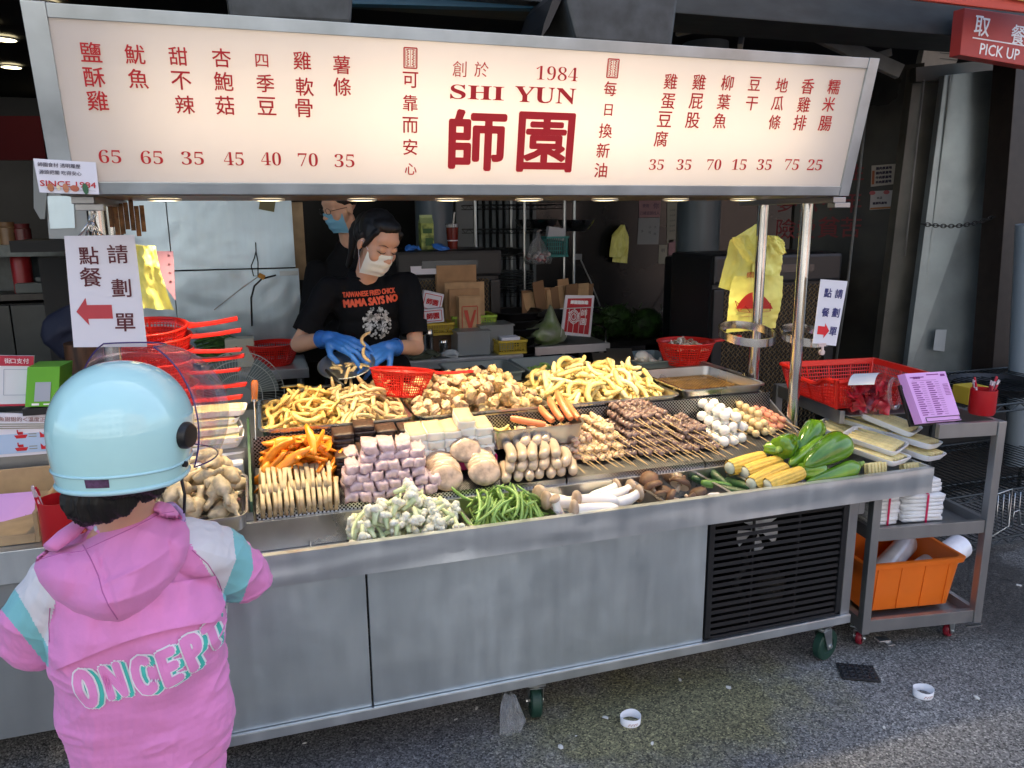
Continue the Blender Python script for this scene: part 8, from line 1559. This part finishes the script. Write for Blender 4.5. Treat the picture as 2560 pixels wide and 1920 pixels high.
for s in (-1, 1):
    g = MB(); g.tube([T((s * .014, -.090, .033)), T((s * .030, -.088, .040)), T((s * .050, -.074, .033))], [.0022, .003, .0014], 6, flat=.5); wb(g, 'eyebrow', HAIR, wm, True)
    g = MB(); g.tube([T((s * .014, -.0845, .009)), T((s * .024, -.0868, .0035)), T((s * .036, -.0845, .003)), T((s * .049, -.0745, .009))], [.0010, .0019, .0019, .0012], 6); wb(g, 'eyelashes', HAIR, wm, True)
MSK = mat('pale_mask', (.80, .81, .71), .7, var=.03, scale=10)
def mask_sheet(u, v, W_=1.25, top=-.006, bot=-.108):
    a = (u - .5) * 2 * W_; z = top + (bot - top) * v; k = math.sin(math.pi * min(1, max(0, v))) ; r = .066 + .006 * k; pr = .020 * math.exp(-(a / .33) ** 2) * (1 - .75 * v); z += .012 * math.exp(-(a / .3) ** 2) * (1 - v) + .014 * abs(a) ** 2 * (v - .35) * -1
    pl = .0022 * math.sin(v * 3 * 2 * math.pi) * math.cos(a * .9); return T((math.sin(a) * (r - .003 * v), -.028 - math.cos(a) * (r * .90 + pr + pl) + .018 * v * v + .01 * abs(a), z))
def mask_part(T_, m, parent, nm='mask'):
    g = MB(); g.grid(mask_sheet, 34, 26); return wb(g, nm, m, parent, True)
mask_part(T, MSK, wm)
for s in (-1, 1): g = MB(); g.tube([mask_sheet(.5 + s * .5, .08), T((s * .080, -.004, .018)), T((s * .084, .022, .004)), T((s * .076, .012, -.03)), mask_sheet(.5 + s * .5, .92)], .0014, 5); wb(g, 'mask_loop', WHITEP, wm)
# print on the shirt, laid onto the cloth
from mathutils.bvhtree import BVHTree
def bvh_of(o):
    me = o.data; M = (o.parent.matrix_basis if o.parent else Matrix()) @ o.matrix_basis; return BVHTree.FromPolygons([M @ v.co for v in me.vertices], [tuple(p.vertices) for p in me.polygons])
def lay(me, M, tree, lift):
    """drape a flat lettering mesh onto a surface along the line of the cloth's front"""
    dr = Vector((0, 1, 0)); out = []
    for v in me.vertices:
        p = M @ v.co; h = tree.ray_cast(p - dr * .4, dr); q = None
        if h[0] is None: q = tree.find_nearest(p); h = (q[0], q[1])
        out.append(h[0] - dr * lift)
    me.vertices.foreach_set('co', np.array([c[:] for c in out]).ravel()); me.update()
def dense(me, k=1):
    bm = bmesh.new(); bm.from_mesh(me); bmesh.ops.triangulate(bm, faces=bm.faces)
    for _ in range(k): bmesh.ops.subdivide_edges(bm, edges=[e for e in bm.edges if e.calc_length() > .012], cuts=1)
    bm.to_mesh(me); bm.free(); return me
def print_on(name, txt, px, py, ypl, hpx, wpx, roll, m, parent, tree, lift, wt=0, shift=(0, 0), lab=None):
    o_ = P(px, py, y=ypl); h = (P(px, py - hpx / 2, y=ypl) - P(px, py + hpx / 2, y=ypl)).length; w_ = (P(px + wpx / 2, py, y=ypl) - P(px - wpx / 2, py, y=ypl)).length
    me = bbox_fit(text_mesh(txt, 1, 0, 3, thick=0), w_, h)
    n = len(me.vertices); a = np.empty(n * 3); me.vertices.foreach_get('co', a); a = a.reshape(-1, 3); a[:, 0] += shift[0] * h; a[:, 1] += shift[1] * h; me.vertices.foreach_set('co', a.ravel())
    if wt: me = embolden(me, wt * h)
    dense(me, 3); z0 = np.array([v.co.z for v in me.vertices]); f = frame(o_, (1, 0, 0), (0, 0, 1)) @ Matrix.Rotation(roll, 4, 'Z'); lay(me, f, tree, lift)
    if wt:
        for v, z in zip(me.vertices, z0): v.co.y -= z
    me.materials.clear(); me.materials.append(m); ob = bpy.data.objects.new(name, me); mi = parent.matrix_basis.inverted(); me.transform(mi); link(ob, parent)
    if lab: ob['label'] = lab
    return ob
tt = bvh_of(o); ORP = mat('orange_print', (.72, .10, .04), .6)
print_on('printed_words', 'TAIWANESE FRIED CHICK', 930, 736, 3.4, 13, 134, .06, ORP, wm, tt, .003, .05); print_on('printed_words', 'MAMA SAYS NO', 935, 757, 3.4, 18, 138, .08, ORP, wm, tt, .003, .09)
g = MB(); rs = random.Random(4)
for i in range(170):
    a_ = rs.uniform(0, 6.28); q = math.sqrt(rs.random()); cx, cy = 948 + math.cos(a_) * q * 36, 812 + math.sin(a_) * q * 40; p = P(cx, cy, y=3.4); r = .009 * rs.uniform(.5, 1); n = 7; g.add([p + Vector((math.cos(t) * r * rs.uniform(.5, 1.2), 0, math.sin(t) * r * rs.uniform(.5, 1.2))) for t in np.linspace(0, 6.28, n + 1)[:-1]], [tuple(range(n))])
me = g.mesh('chicken_print', mat('grey_print', (.32, .32, .31), .7, var=.7, scale=70, col2=(.6, .6, .58))); lay(me, Matrix(), tt, .0025); me.transform(wm.matrix_basis.inverted()); tag(link(bpy.data.objects.new('chicken_print', me), wm), kind='stuff')
# bowl she tips, wooden tongs, squid in it
bp_ = P(866, 912, y=3.18); BM = Matrix.Translation(bp_) @ Matrix.Rotation(R_(20), 4, 'X') @ Matrix.Rotation(R_(-8), 4, 'Y'); o = thing('mixing_bowl', 'shallow steel bowl held tilted by the woman over the squid tray', 'bowl'); o.matrix_basis = BM; g = MB(); g.lathe([(0, -.04), (.05, -.04), (.095, -.012), (.112, .004), (.118, .005), (.112, .007), (.093, -.008), (.05, -.036), (0, -.036)], 36); g.build('bowl', ALU, o, True)
ms = strips(SQM[1], .07, .008, (.1, .3, .5), .75, k=9)
for i in range(9): v = Vector((random.uniform(-.05, .06), random.uniform(-.03, .06), -.022 + .008 * (i % 3))); tag(inst('squid_strip', ms[i % 3], mat=BM @ Matrix.Translation(v) @ Matrix.Rotation(random.uniform(0, 6), 4, 'Z')), 'pale squid strip still in the bowl the woman holds', 'squid strip', 'squid strips in the bowl')
solo('squid_strip', ms[0], M_axis(P(873, 918, y=3.1), P(862, 958, y=3.08)), 'squid strip falling from the bowl towards the heap', 'squid strip'); solo('squid_strip', ms[1], M_axis(P(905, 868, y=3.16), P(920, 908, y=3.13)), 'squid strip slipping off the gloved fingers', 'squid strip')
solo('squid_strip', ms[2], M_axis(P(915, 832, y=3.2), P(905, 860, y=3.18)) @ Matrix.Scale(.9, 4), 'squid strip held up in the left glove above the bowl', 'squid strip')
g = MB(); g.tube([P(815, 925, y=3.16), P(835, 945, y=3.1), P(858, 966, y=3.03)], [.006, .009, .008], 8); tag(g.build('pan_handle', BLACK, None, True), 'curved black handle end lying by the squid heap', 'utensil')
g = MB(); g.bar(P(703, 968, y=3.16), P(760, 962, y=3.16), .03, .006); tag(g.build('brass_bar', mat('brass', (.45, .30, .08), .3, 1), bevel=.002), 'brass-coloured metal scoop edge behind the squid heap', 'scoop'); g = MB(); g.bar(P(745, 975, y=3.1), P(850, 960, y=3.18), .03, .004); tag(g.build('dark_spatula', STEELD, bevel=.001), 'dark steel spatula lying behind the squid heap', 'spatula')
# --- the man in the background
mn = thing('person', 'man with glasses and a blue mask, half hidden behind the woman', 'person', (.42, 4.35, 0)); hc2 = P(850, 524, y=4.3); HM2 = Matrix.Translation(hc2) @ Matrix.Rotation(R_(-62), 4, 'Z') @ Matrix.Rotation(R_(14), 4, 'X') @ Matrix.Scale(1.0, 4); HM_old = HM; T = lambda p: HM2 @ Vector(p)
g = MB(); head(g, HM2); nb2 = hc2 + Vector((.05, .04, -.18)); caps(g, T((0, .02, -.06)), nb2, .05, .055); fuse(g, 'body', [SKIN], mn, .006, 4)
g = MB(); HR = HM2.to_3x3().normalized(); ell(g, T((0, .026, .062)), (.086, .10, .082), HR); ell(g, T((0, -.04, .10)), (.06, .045, .03), HR); fuse(g, 'hair', [HAIR], mn, .006, 2, lambda a: wrinkle(a, 40, .003, 8))
mask_part(T, mat('blue_mask', (.16, .38, .52), .7), mn)
g = MB()
for s in (-1, 1): g.tube([T((s * .031 + math.cos(t) * .022, -.098 + .004 * abs(math.cos(t)), .012 + math.sin(t) * .016)) for t in np.linspace(0, 6.28, 15)[:-1]], .0016, 5, closed=True); g.tube([T((s * .053, -.094, .014)), T((s * .078, .01, .012))], .0016, 5)
wb(g, 'glasses', BLACK, mn)
g = MB(); 
for (z, rx, ry) in ((-.06, .09, .07), (-.12, .14, .09), (-.18, .17, .11), (-.25, .18, .12), (-.32, .18, .13), (-.5, .18, .12), (-.7, .18, .12)): ell(g, nb2 + Vector((0, .02, z)), (rx, ry, .11))
caps(g, nb2 + Vector((-.19, 0, -.14)), nb2 + Vector((-.26, -.12, -.40)), .06, .05); caps(g, nb2 + Vector((.19, 0, -.14)), nb2 + Vector((.24, -.05, -.42)), .06, .05)
for s in (-1, 1): caps(g, nb2 + Vector((s * .09, .02, -.75)), Vector((nb2.x + s * .1, nb2.y + .02, .08)), .09, .06)
fuse(g, 'clothing', [TEE], mn, .012, 4)
# --- the child in front
ch = thing('person', 'child in a pink hooded jacket and pale blue helmet, seen from behind', 'person', (-.27, 1.70, 0))
CY = 1.60; hcn = P(312, 1082, y=CY); 
HMc = Matrix.Translation(hcn) @ Matrix.Rotation(R_(-38), 4, 'Z') @ Matrix.Rotation(R_(-5), 4, 'X')      # local +Y is where the face looks
PINK = mat('pink_cloth', (.74, .24, .52), .68, var=.05, scale=4, bump=.0015, bscale=60, sheen=.15); TEAL = mat('teal_cloth', (.20, .50, .52), .68, var=.04, scale=4, sheen=.1); WHC = mat('white_cloth_sleeve', (.66, .64, .66), .7, var=.04, scale=5, sheen=.1)
# body: neck, head, hands, legs in one skin
nk = P(318, 1300, y=1.66); g = MB(); T = lambda p: HMc @ Vector(p)
ell(g, T((0, 0, -.01)), (.075, .085, .10)); caps(g, T((0, -.01, -.07)), nk, .050, .055); ell(g, T((.0, .05, -.075)), (.045, .04, .05))
hdL, hdR = Vector((nk.x - .14, 2.04, .82)), Vector((nk.x + .13, 2.06, .84)); shl, shr = P(122, 1440, y=1.68), P(500, 1372, y=1.72); ell_, elr = P(70, 1600, y=1.78), P(620, 1440, y=1.86)
shl += Vector((.03, .03, -.03)); caps(g, shl, ell_, .03, .028); caps(g, ell_, hdL, .03, .02); caps(g, shr, elr, .034, .03); caps(g, elr, hdR, .03, .02); caps(g, nk, shl, .045, .03); caps(g, nk, shr, .045, .035); ell(g, Vector((nk.x, 1.68, .85)), (.11, .08, .2))
for s in (-1, 1): caps(g, Vector((nk.x + s * .06, 1.68, .62)), Vector((nk.x + s * .065, 1.68, .08)), .06, .035); caps(g, Vector((nk.x + s * .065, 1.66, .03)), Vector((nk.x + s * .068, 1.78, .028)), .028, .024)
hand(g, hdL, (.25, .9, -.1), (0, 0, 1), .72, (.5, .5, .5, .5), .1, 1); hand(g, hdR, (-.2, .9, -.1), (0, 0, 1), .72, (.5, .5, .5, .5), .1, -1)
fuse(g, 'body', [SKIN], ch, .006, 4)
g = MB(); 
for s in (-1, 1): caps(g, Vector((nk.x + s * .06, 1.68, .66)), Vector((nk.x + s * .065, 1.68, .10)), .078, .052)
ell(g, Vector((nk.x, 1.68, .64)), (.13, .09, .08)); fuse(g, 'trousers', [mat('dark_trousers', (.02, .022, .03), .8)], ch, .01, 4)
# hair below the helmet
g = MB(); ell(g, T((0, -.012, -.055)), (.088, .098, .075)); ell(g, T((0, -.062, -.115)), (.066, .034, .045)); ell(g, T((-.03, -.06, -.13)), (.045, .03, .04)); ell(g, T((-.05, -.035, -.105)), (.036, .034, .03)); ell(g, T((.05, .0, -.085)), (.034, .05, .04))
fuse(g, 'hair', [HAIR], ch, .003, 1, lambda a: wrinkle(a, 120, .006, 8, (1, 1, .15)))
# jacket
def lathe_chain(g, rows):
    R8 = []
    for i in range(len(rows) - 1):
        for k in range(4): R8.append([p * (1 - k / 4) + q * k / 4 for p, q in zip(rows[i], rows[i + 1])])
    for (px0, px1, py, y, ry) in R8:
        a, b = P(px0, py, y=y), P(px1, py, y=y); c = (a + b) / 2; ell(g, c, ((b.x - a.x) / 2, ry, .075), None, 4)
g = MB(); lathe_chain(g, [(215, 420, 1345, 1.69, .055), (150, 480, 1400, 1.69, .085), (112, 525, 1460, 1.69, .11), (110, 560, 1530, 1.69, .125), (122, 568, 1600, 1.69, .13), (140, 572, 1670, 1.69, .13), (150, 582, 1740, 1.69, .135), (170, 590, 1810, 1.69, .135), (195, 582, 1880, 1.69, .13), (215, 570, 1935, 1.69, .12), (235, 560, 1990, 1.69, .11)])
def slv(p0, p1, p2, r0, r1, r2): caps(g, p0, p1, r0, r1); caps(g, p1, p2, r1, r2)
sl0, sl1, sl2 = P(165, 1452, y=1.68), P(88, 1590, y=1.74), Vector((nk.x - .15, 1.95, .83)); sr0, sr1, sr2 = P(470, 1385, y=1.70), P(608, 1440, y=1.80), Vector((nk.x + .17, 2.0, .85))
slv(sl0, sl1, sl2, .072, .068, .045); slv(sr0, sr1, sr2, .075, .062, .045)
hem = P(390, 1900, y=1.69).z
def jk(a):
    d = wrinkle(a, 7, .010, 21, (1, .6, 1)) + wrinkle(a, 16, .003, 22, (.8, 1, 1.2)) - .012 * np.abs(wrinkle(a, 9, 1, 27, (1.5, .5, .9))) + .012 * (1 - np.abs(wrinkle(a, 6, 1, 31, (1.3, .4, 1.1)))).clip(0, 1) ** 6 + .006 * (1 - np.abs(wrinkle(a, 11, 1, 33, (.7, .4, 1.6)))).clip(0, 1) ** 7 + .0015 * np.abs(wrinkle(a, 45, 1, 25, (1, 1, .8)))
    xs, zs_ = a[:, 0], a[:, 2]; d -= .016 * np.exp(-((zs_ - hem) / .012) ** 2); px_ = (xs + .12) * 1.0; d += .007 * np.sin(xs * 75) * np.exp(-np.clip(hem + .05 - zs_, 0, 1) / .05) * (zs_ < hem + .06); return d
def jpick(c):
    """cloth panels: white and teal bands round each upper sleeve"""
    q = (c - np.array(CAM)) @ np.array(RW); px = 1280 + CF * q[:, 0] / q[:, 2]; py = 960 + CF * q[:, 1] / q[:, 2]; out = np.zeros(len(c), int); fr_ = c[:, 1] < 1.95
    A = np.interp(py, [1290, 1350, 1478, 1540], [462, 470, 554, 575]); B = np.interp(py, [1290, 1330, 1400, 1475, 1530], [560, 582, 590, 560, 552]); C = np.interp(py, [1330, 1360, 1420, 1500, 1545], [608, 626, 634, 606, 560])
    r = (px > 430) & fr_; out[r & (px > A) & (px <= B)] = 1; out[r & (px > B) & (px > A) & (px <= C)] = 2
    D = np.interp(py, [1400, 1512, 1560, 1617, 1680], [150, 137, 124, 120, 122]); l = (px < D) & fr_ & (py < 1680); out[l & (py < 1468 + (px - 35) * 1.75)] = 1; out[l & (py >= 1468 + (px - 35) * 1.75) & (py < 1545 + (px - 20) * 1.22)] = 2
    return out
jko = fuse(g, 'jacket', [PINK, WHC, TEAL], ch, .0032, 8, jk, jpick)
# back flap: a curved yoke lying over the jacket back, and the hood hanging on it
jt = bvh_of(jko)
def surf(px, py, lift):
    q = P(px, py, y=1.5); d = (q - CAM).normalized(); h = jt.ray_cast(CAM, d); 
    if h[0] is None or h[0].y > 1.9: h = jt.find_nearest(P(px, py, y=1.60))
    return h[0] - d * lift
def flapf(u, v):
    top = (140 + u * 400, 1500 - 60 * u); bot = (131 + u * 424, 1678 - 60 * u - 66 * u ** 1.5 - 30 * math.sin(math.pi * u)); px = top[0] * (1 - v) + bot[0] * v; py = top[1] * (1 - v) + bot[1] * v
    return surf(px, py, .008 + .014 * v + .004 * math.sin(u * 40) * (1 - v) ** .5 * (v > .02))
g = MB(); g.grid(flapf, 60, 22); a = [Vector(q) for q in g.v]; 
for i in range(60): pass
n0 = len(g.v); low = [g.v[21 * 60 + i] for i in range(60)]; g.add(low + [tuple(Vector(q) + Vector((0, .014, .002))) for q in low], [(i, i + 1, 61 + i, 60 + i) for i in range(59)]); wb(g, 'back_flap', PINK, ch, True)
HO = [(92, 1392), (118, 1372), (160, 1366), (205, 1356), (262, 1320), (330, 1288), (398, 1252), (428, 1260), (455, 1292), (474, 1325), (474, 1362), (462, 1405), (438, 1445), (400, 1490), (352, 1532), (297, 1560), (240, 1552), (185, 1532), (135, 1500), (98, 1455), (84, 1420)]
HOc = (290, 1425)
def hoodf(u, v):
    k = u * len(HO); i = int(k) % len(HO); f = k - int(k); a = HO[i]; b = HO[(i + 1) % len(HO)]; ex, ey = a[0] * (1 - f) + b[0] * f, a[1] * (1 - f) + b[1] * f
    px, py = HOc[0] + (ex - HOc[0]) * v, HOc[1] + (ey - HOc[1]) * v; q = P(px, py, y=1.5); d = (q - CAM).normalized(); h = jt.find_nearest(P(px, py, y=1.58)); y_ = h[0].y if h[0] else 1.6
    h2 = jt.ray_cast(CAM, d); dist = (h2[0] - CAM).length if (h2[0] is not None and h2[0].y < 1.8) else (P(px, py, y=1.66) - CAM).length
    puff = .040 * (1 - v ** 3) ** .8 + .026 * (1 - v ** 14) + .003; fold = .008 * math.sin((px + py * .6) / 23.) * (1 - v) * v * 3 - .016 * math.exp(-((px - 245 - (py - 1370) * .28) / 7.) ** 2) * .35 * (1 - v * .3)
    if py < 1400 and v > .86 and px < 420: fold += .0014 * math.sin(u * 150)
    return CAM + d * (dist - puff - fold)
g = MB(); g.grid(hoodf, 160, 40, closeu=True); me_o = wb(g, 'hood', PINK, ch, True)
bm = bmesh.new(); bm.from_mesh(me_o.data); bmesh.ops.remove_doubles(bm, verts=bm.verts, dist=.0005); bmesh.ops.smooth_vert(bm, verts=bm.verts, factor=.5); bmesh.ops.smooth_vert(bm, verts=bm.verts, factor=.5); bm.to_mesh(me_o.data); bm.free()
htree = bvh_of(me_o); DPK = mat('pink_seam', (.50, .13, .34), .7)
def seam(pts, tree, r=.0011, nm='seam'):
    out = []
    for (a, b) in zip(pts, pts[1:]):
        for k in range(8): px, py = a[0] + (b[0] - a[0]) * k / 8, a[1] + (b[1] - a[1]) * k / 8; d = ray(px, py).normalized(); h = tree.ray_cast(CAM, d); out += [h[0] - d * .0004] if h[0] is not None and h[0].y < 1.85 else []
    if len(out) > 2: g = MB(); g.tube(out, r, 5); wb(g, nm, DPK, ch, True)
seam([(207, 1362), (228, 1400), (246, 1440), (256, 1480), (272, 1515), (297, 1553)], htree); seam([(100, 1398), (150, 1384), (205, 1378), (265, 1350), (335, 1318), (400, 1284), (440, 1278)], htree, .0009)
seam([(150, 1635), (250, 1620), (350, 1590), (450, 1562), (548, 1525)], jt, .0009); seam([(480, 1375), (520, 1410), (545, 1450), (556, 1480)], jt); seam([(125, 1520), (122, 1560), (124, 1612)], jt)
# collar edge turned up on the left and right, shirt collar, strap
g = MB(); cr_ = [P(*k, y=yy) for k, yy in (((128, 1368), 1.62), ((170, 1335), 1.66), ((205, 1305), 1.72), ((232, 1318), 1.70), ((262, 1326), 1.64))]; g.tube(cr_, [.018, .022, .018, .012, .012], 12, flat=.6); wb(g, 'collar_edge', PINK, ch, True)
g = MB(); g.tube([P(*k, y=yy) for k, yy in (((398, 1268), 1.64), ((425, 1262), 1.68), ((448, 1285), 1.70), ((455, 1305), 1.68))], [.01, .014, .014, .01], 10, flat=.5); wb(g, 'collar_edge', mat('lilac_lining', (.42, .28, .52), .5), ch, True)
g = MB(); g.tube([P(*k, y=1.655) for k in ((238, 1322), (262, 1312), (300, 1306))], .010, 8, flat=.5); wb(g, 'shirt_collar', mat('pale_blue_shirt', (.52, .58, .66), .7), ch, True)
g = MB(); g.tube([P(*k, y=1.70) for k in ((452, 1190), (462, 1235), (460, 1290))], .010, 8, flat=.35); wb(g, 'chin_strap', BLACK, ch, True)
# helmet
HEL = mat('helmet_blue', (.48, .77, .75), .12, coat=.6, spec=.6); HEL2 = mat('helmet_trim', (.42, .68, .72), .2, coat=.4)
def helm(u, v, k=1.0, lo=1.98):
    th = u * 2 * math.pi; ph = v * lo; rx, ry = .121, .136; st, ct = math.sin(ph), math.cos(ph); e = 1 - .12 * max(0, (ph - 1.5)) ** 1.5
    x = math.cos(th) * rx * abs(st) ** .92 * e; y = math.sin(th) * ry * abs(st) ** .92 * e; z = .128 * ct * (1.0 if ph < 1.57 else 1.95); return (x * k, y * k - .004, z * k + (.0 if y < 0 else .012 * (y / ry) * (ph > 1.4)))
hl = thing('helmet', 'glossy pale blue open-face helmet with a clear raised visor on the child', 'helmet'); hl.matrix_basis = HMc @ Matrix.Translation((0, 0, .012))
g = MB(); g.grid(lambda u, v: helm(u, v), 96, 60, closeu=True); a = np.array(g.v); g.v = a.tolist(); sh_ = g.build('shell', HEL, hl, True)
g = MB(); g.grid(lambda u, v: helm(u, v, .955), 64, 40, closeu=True); g.build('lining', BLKM, hl, True)
for v0, r, nm in ((.935, .0030, 'moulded_line'), (1.0, .0050, 'edge_trim')):
    g = MB(); g.tube([Vector(helm(i / 96, v0, 1.002)) for i in range(96)], r, 6, closed=True); g.build(nm, HEL2, hl, True)
VIS = mat('clear_visor', (.72, .60, .74), .04, trans=.9, alpha=.38, ior=1.15, spec=.8)
def visf(u, v):     # bubble visor tilted up round the front
    a = (u - .5) * R_(170); e = R_(-22) + v * R_(88); r = .192 + .022 * math.cos(a) * math.sin(math.pi * v); x = math.sin(a) * r * math.cos(e) * .80; y = math.cos(a) * r * math.cos(e) * 1.02 + .0; z = r * math.sin(e) * .92; return (x, y + .01, z - .005)
vi = MB(); vi.grid(visf, 50, 24); vo_ = vi.build('visor', VIS, hl, True); g = MB(); ring_ = [visf(u, 0) for u in np.linspace(0, 1, 40)] + [visf(1, v) for v in np.linspace(0, 1, 16)][1:] + [visf(u, 1) for u in np.linspace(1, 0, 40)][1:] + [visf(0, v) for v in np.linspace(1, 0, 16)][1:-1]
g.tube(ring_, .0017, 6, closed=True); g.build('visor_edge', mat('violet_edge', (.05, .03, .12), .2), hl, True)
for s in (1, -1):
    g = MB(); c = Vector((s * .113, .030, -.012)); g.tube([c, c + Vector((s * .010, .003, 0)), c + Vector((s * .016, .004, 0)), c + Vector((s * .017, .0042, 0))], [.026, .026, .022, .012], 24); g.build('visor_button', BLACK, hl, 'a'); g = MB(); c2 = Vector((s * .108, .035, -.070)); g.tube([c2, c2 + Vector((s * .006, 0, 0))], .006, 12); g.build('snap', BLKM, hl, 'a')
g = MB(); g.grid(lambda u, v: tuple(Vector(helm(.80 + u * .055, .935 + v * .04, 1.006))), 8, 3); g.build('edge_sticker', mat('sticker_plum', (.10, .05, .10), .3, var=.4, scale=90), hl, True)
# lettering across the back
bm = bmesh.new(); bm.from_mesh(jko.data)
for _ in range(14): bmesh.ops.smooth_vert(bm, verts=bm.verts, factor=.5, use_axis_x=True, use_axis_y=True, use_axis_z=True)
bm.transform(ch.matrix_basis); js = BVHTree.FromBMesh(bm); bm.free()
TLP = mat('teal_print', (.06, .50, .42), .5); WPR = mat('white_print_cloth', (.82, .80, .82), .5)
for ch_, px, py, h, w_, rl in (('O', 211, 1730, 88, 40, .2), ('N', 283, 1706, 76, 42, .2), ('C', 357, 1688, 86, 40, .22), ('E', 424, 1668, 80, 36, .2), ('P', 484, 1645, 82, 34, .22), ('T', 530, 1626, 72, 30, .2)):
    print_on('letter_shadow_edge', ch_, px, py, 1.55, h, w_, rl, WPR, ch, js, .0020, .115, (.13, -.07)); print_on('letter_shadow', ch_, px, py, 1.55, h, w_, rl, TLP, ch, js, .0034, .075, (.13, -.07))
    print_on('letter_outline', ch_, px, py, 1.55, h, w_, rl, WPR, ch, js, .0050, .115); print_on('letter_fill', ch_, px, py, 1.55, h, w_, rl, PINK, ch, js, .0066, .072)
